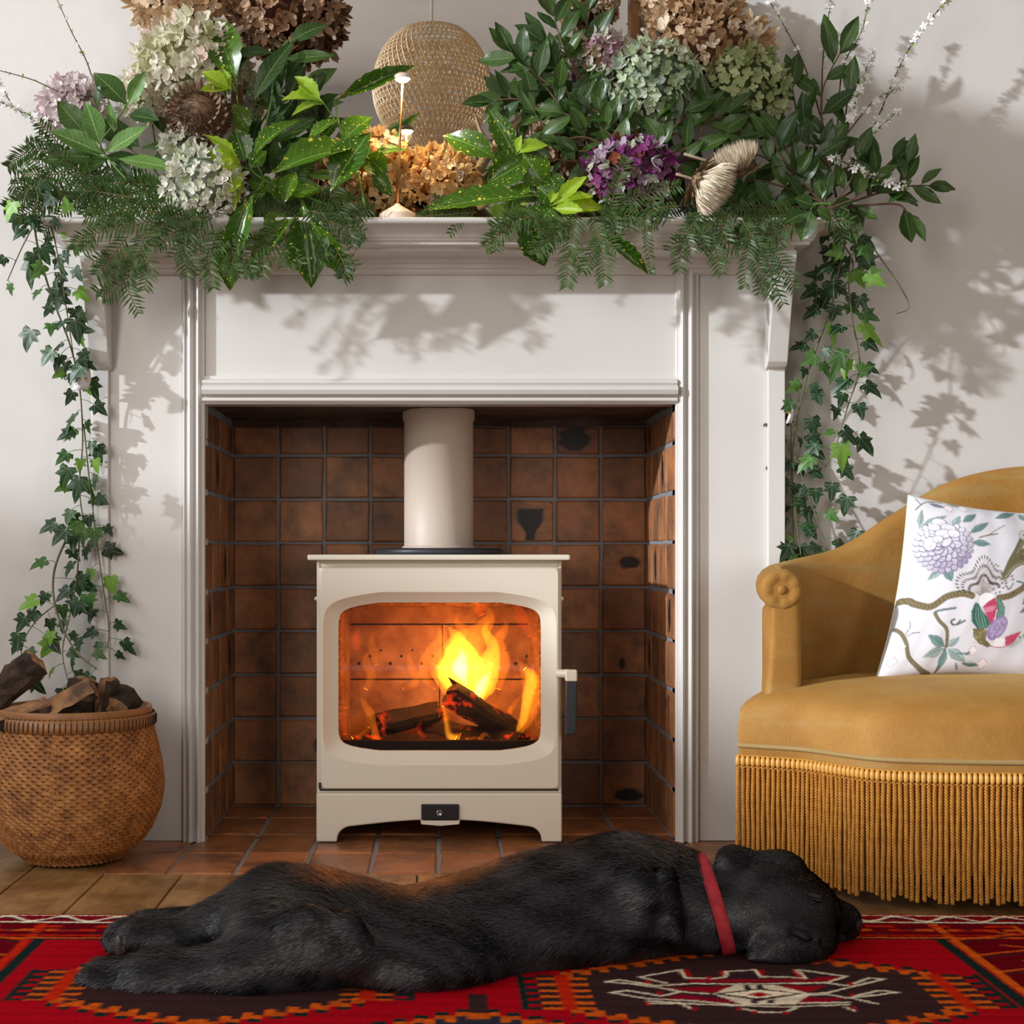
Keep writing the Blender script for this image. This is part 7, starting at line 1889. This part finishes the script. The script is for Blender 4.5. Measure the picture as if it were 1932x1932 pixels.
ivy('ivy trail dropping straight behind the tallest log in the basket', [(150, 1000, -.03), (146, 1080, -.04), (132, 1160, -.05), (118, 1230, -.07), (130, 1290, -.10)], -.05, 22, 34, True, GI)
ivy('short ivy trail branching off low towards the picture edge', [(106, 1140, -.05), (70, 1170, -.06), (45, 1210, -.07), (35, 1275, -.10)], -.06, 20, 36, True, GI, .0014, [((35, 1210), (20, 1235), 30), ((20, 1270), (0, 1300), 34)])
ivy('ivy runner with a bright leaf hanging away at the picture edge', [(66, 420, -.14), (40, 470, -.13), (14, 530, -.12)], -.13, 26, 34, True, GI)
ivy('curling ivy tendrils looped over the shelf end', [(40, 420, -.19), (48, 370, -.20), (62, 352, -.20), (72, 372, -.20), (60, 400, -.20), (76, 385, -.21), (84, 420, -.19)], -.2, 40, 30, True, GI, .0011, [((25, 380), (10, 420), 40), ((100, 370), (80, 390), 40), ((130, 400), (120, 370), 30)])
ivy('main ivy trail hanging behind the second corbel down the pilaster edge', [(1605, 415, -.10), (1585, 500, -.07), (1568, 580, -.04), (1532, 680, -.02), (1510, 760, .0), (1496, 850, .015), (1498, 950, .01), (1512, 1050, .0)], -.02, 17, 36, True, GJ, .0022, [((1545, 560), (1570, 590), 44), ((1540, 670), (1512, 690), 34)])
ivy('freely hanging ivy trail with bright leaves in the sunlight', [(1622, 420, -.12), (1602, 520, -.09), (1608, 600, -.07), (1622, 690, -.06), (1600, 765, -.055), (1577, 840, -.05), (1552, 892, -.05)], -.07, 20, 38, True, GJ, .0018, [((1630, 480), (1650, 515), 44), ((1625, 610), (1668, 652), 40), ((1590, 660), (1566, 725), 34), ((1590, 810), (1620, 840), 40), ((1585, 835), (1592, 890), 44), ((1620, 700), (1650, 690), 34)])
ivy('bare whip of ivy stem curving away over the shaded wall', [(1608, 395, -.10), (1650, 470, -.08), (1698, 540, -.07), (1715, 580, -.07), (1690, 592, -.07)], -.08, 40, 30, False, GJ, .0014)
ivy('ivy trail spreading low towards the back of the armchair', [(1500, 860, .01), (1522, 925, 0), (1545, 990, -.01), (1565, 1050, -.02)], 0, 20, 34, True, GJ, .0018, [((1600, 935), (1590, 975), 40), ((1620, 1000), (1600, 1035), 34)])
ivy('dark ivy trail close against the pilaster edge', [(1492, 790, .02), (1494, 890, .02), (1496, 990, .02), (1500, 1060, .01)], .02, 22, 34, True, GJ)
ivy('ivy tangle tucked under the shelf corner', [(1560, 430, -.06), (1590, 460, -.06), (1610, 500, -.06), (1590, 550, -.05)], -.06, 13, 36, True, GJ)
# ---- antlers lying behind the lamp side of the laurel
M_ant = plain('antler', srgb(164, 138, 112), .5, var=(30, srgb(120, 96, 76)), bump=(80, .4, .002))
an = empty('antler', P(905, 335, -.06), 'grey brown deer antler lying behind the spotted laurel leaves, its tines pointing up', 'antler')
b = MB(); p_ = px_path([(890, 345, -.05), (915, 300, -.06), (960, 245, -.07), (1010, 205, -.07), (1050, 190, -.06)], -.06, 6); b.tube(p_, [.013 - .009 * i / (len(p_) - 1) for i in range(len(p_))], 10); b.build('beam', M_ant, an, fixn=False)
for t_ in ([(930, 282), (908, 250), (893, 205)], [(965, 242), (985, 215), (985, 180)], [(985, 225), (1000, 235), (1000, 260)]):
    b = MB(); p_ = px_path(t_, -.07, 5); b.tube(p_, [.0075 - .0062 * i / (len(p_) - 1) for i in range(len(p_))], 8); b.build('tine', M_ant, an, fixn=False)
b = MB(); b.lathe([(0.0, -.004), (.014, -.004), (.0195, 0), (.0185, .006), (.014, .009), (0, .009)], 18); o = b.build('burr', plain('antler_burr', srgb(138, 100, 66), .8, bump=(120, 1, .004)), an); o.matrix_basis = Matrix.Translation(P(893, 338, -.05)) @ Vector((.4, 0, .9)).to_track_quat('Z', 'Y').to_matrix().to_4x4()
b = MB(); b.tube(px_path([(893, 342, -.05), (905, 362, -.05), (920, 385, -.05)], -.05, 4), [.012, .013, .014, .016, .018, .02, .021, .022, .022][:9], 10); b.build('pedicle', plain('skull_bone', srgb(206, 176, 136), .6), an, fixn=False)
# ---- bee printed tags
M_tag = plain('tag_paper', srgb(226, 224, 226), .7); M_bee = plain('bee_yellow', srgb(206, 158, 40), .7); M_bk = plain('bee_black', srgb(50, 44, 40), .7)
for (cx_, cy_, w_, h_, y, lb) in ((154, 716, 30, 40, -.05, 'small white fabric tag printed with bees, tied into the ivy beside the first corbel'), (1490, 782, 11, 34, .0, 'narrow white fabric tag edge-on in the ivy behind the pilaster')):
    t_ = empty('fabric_tag', P(cx_, cy_, y), lb, 'tag'); g = []
    for j in range(5): g.append([P(cx_ + w_ * (i / 4 - .5) + 3 * math.sin(j), cy_ + h_ * (j / 4 - .5), y + .004 * math.sin(i * 1.5 + j * .8)) for i in range(5)])
    b = MB(); b.loft(g, closed=False); o = b.build('cloth', M_tag, t_, fixn=False); s_ = o.modifiers.new('t', 'SOLIDIFY'); s_.thickness = .0006
    for bx, by in ((-.12, -.1), (.28, .02)):
        if w_ < 20 and bx > 0: continue
        b = MB(); q = P(cx_ + bx * w_, cy_ + by * h_, y - .006); b.sphere(q, (.0040, .0008, .0024), 10, 6); o = b.build('bee', M_bee, t_)
        b = MB()
        for e in (-.0026, 0.0002): b.sphere(q + Vector((e, -.0002, 0)), (.0006, .0009, .0023), 8, 6)
        b.sphere(q + Vector((-.0005, 0, .0032)), (.0034, .0007, .0013), 8, 6); b.build('bee_stripes', M_bk, o, kind='stuff')
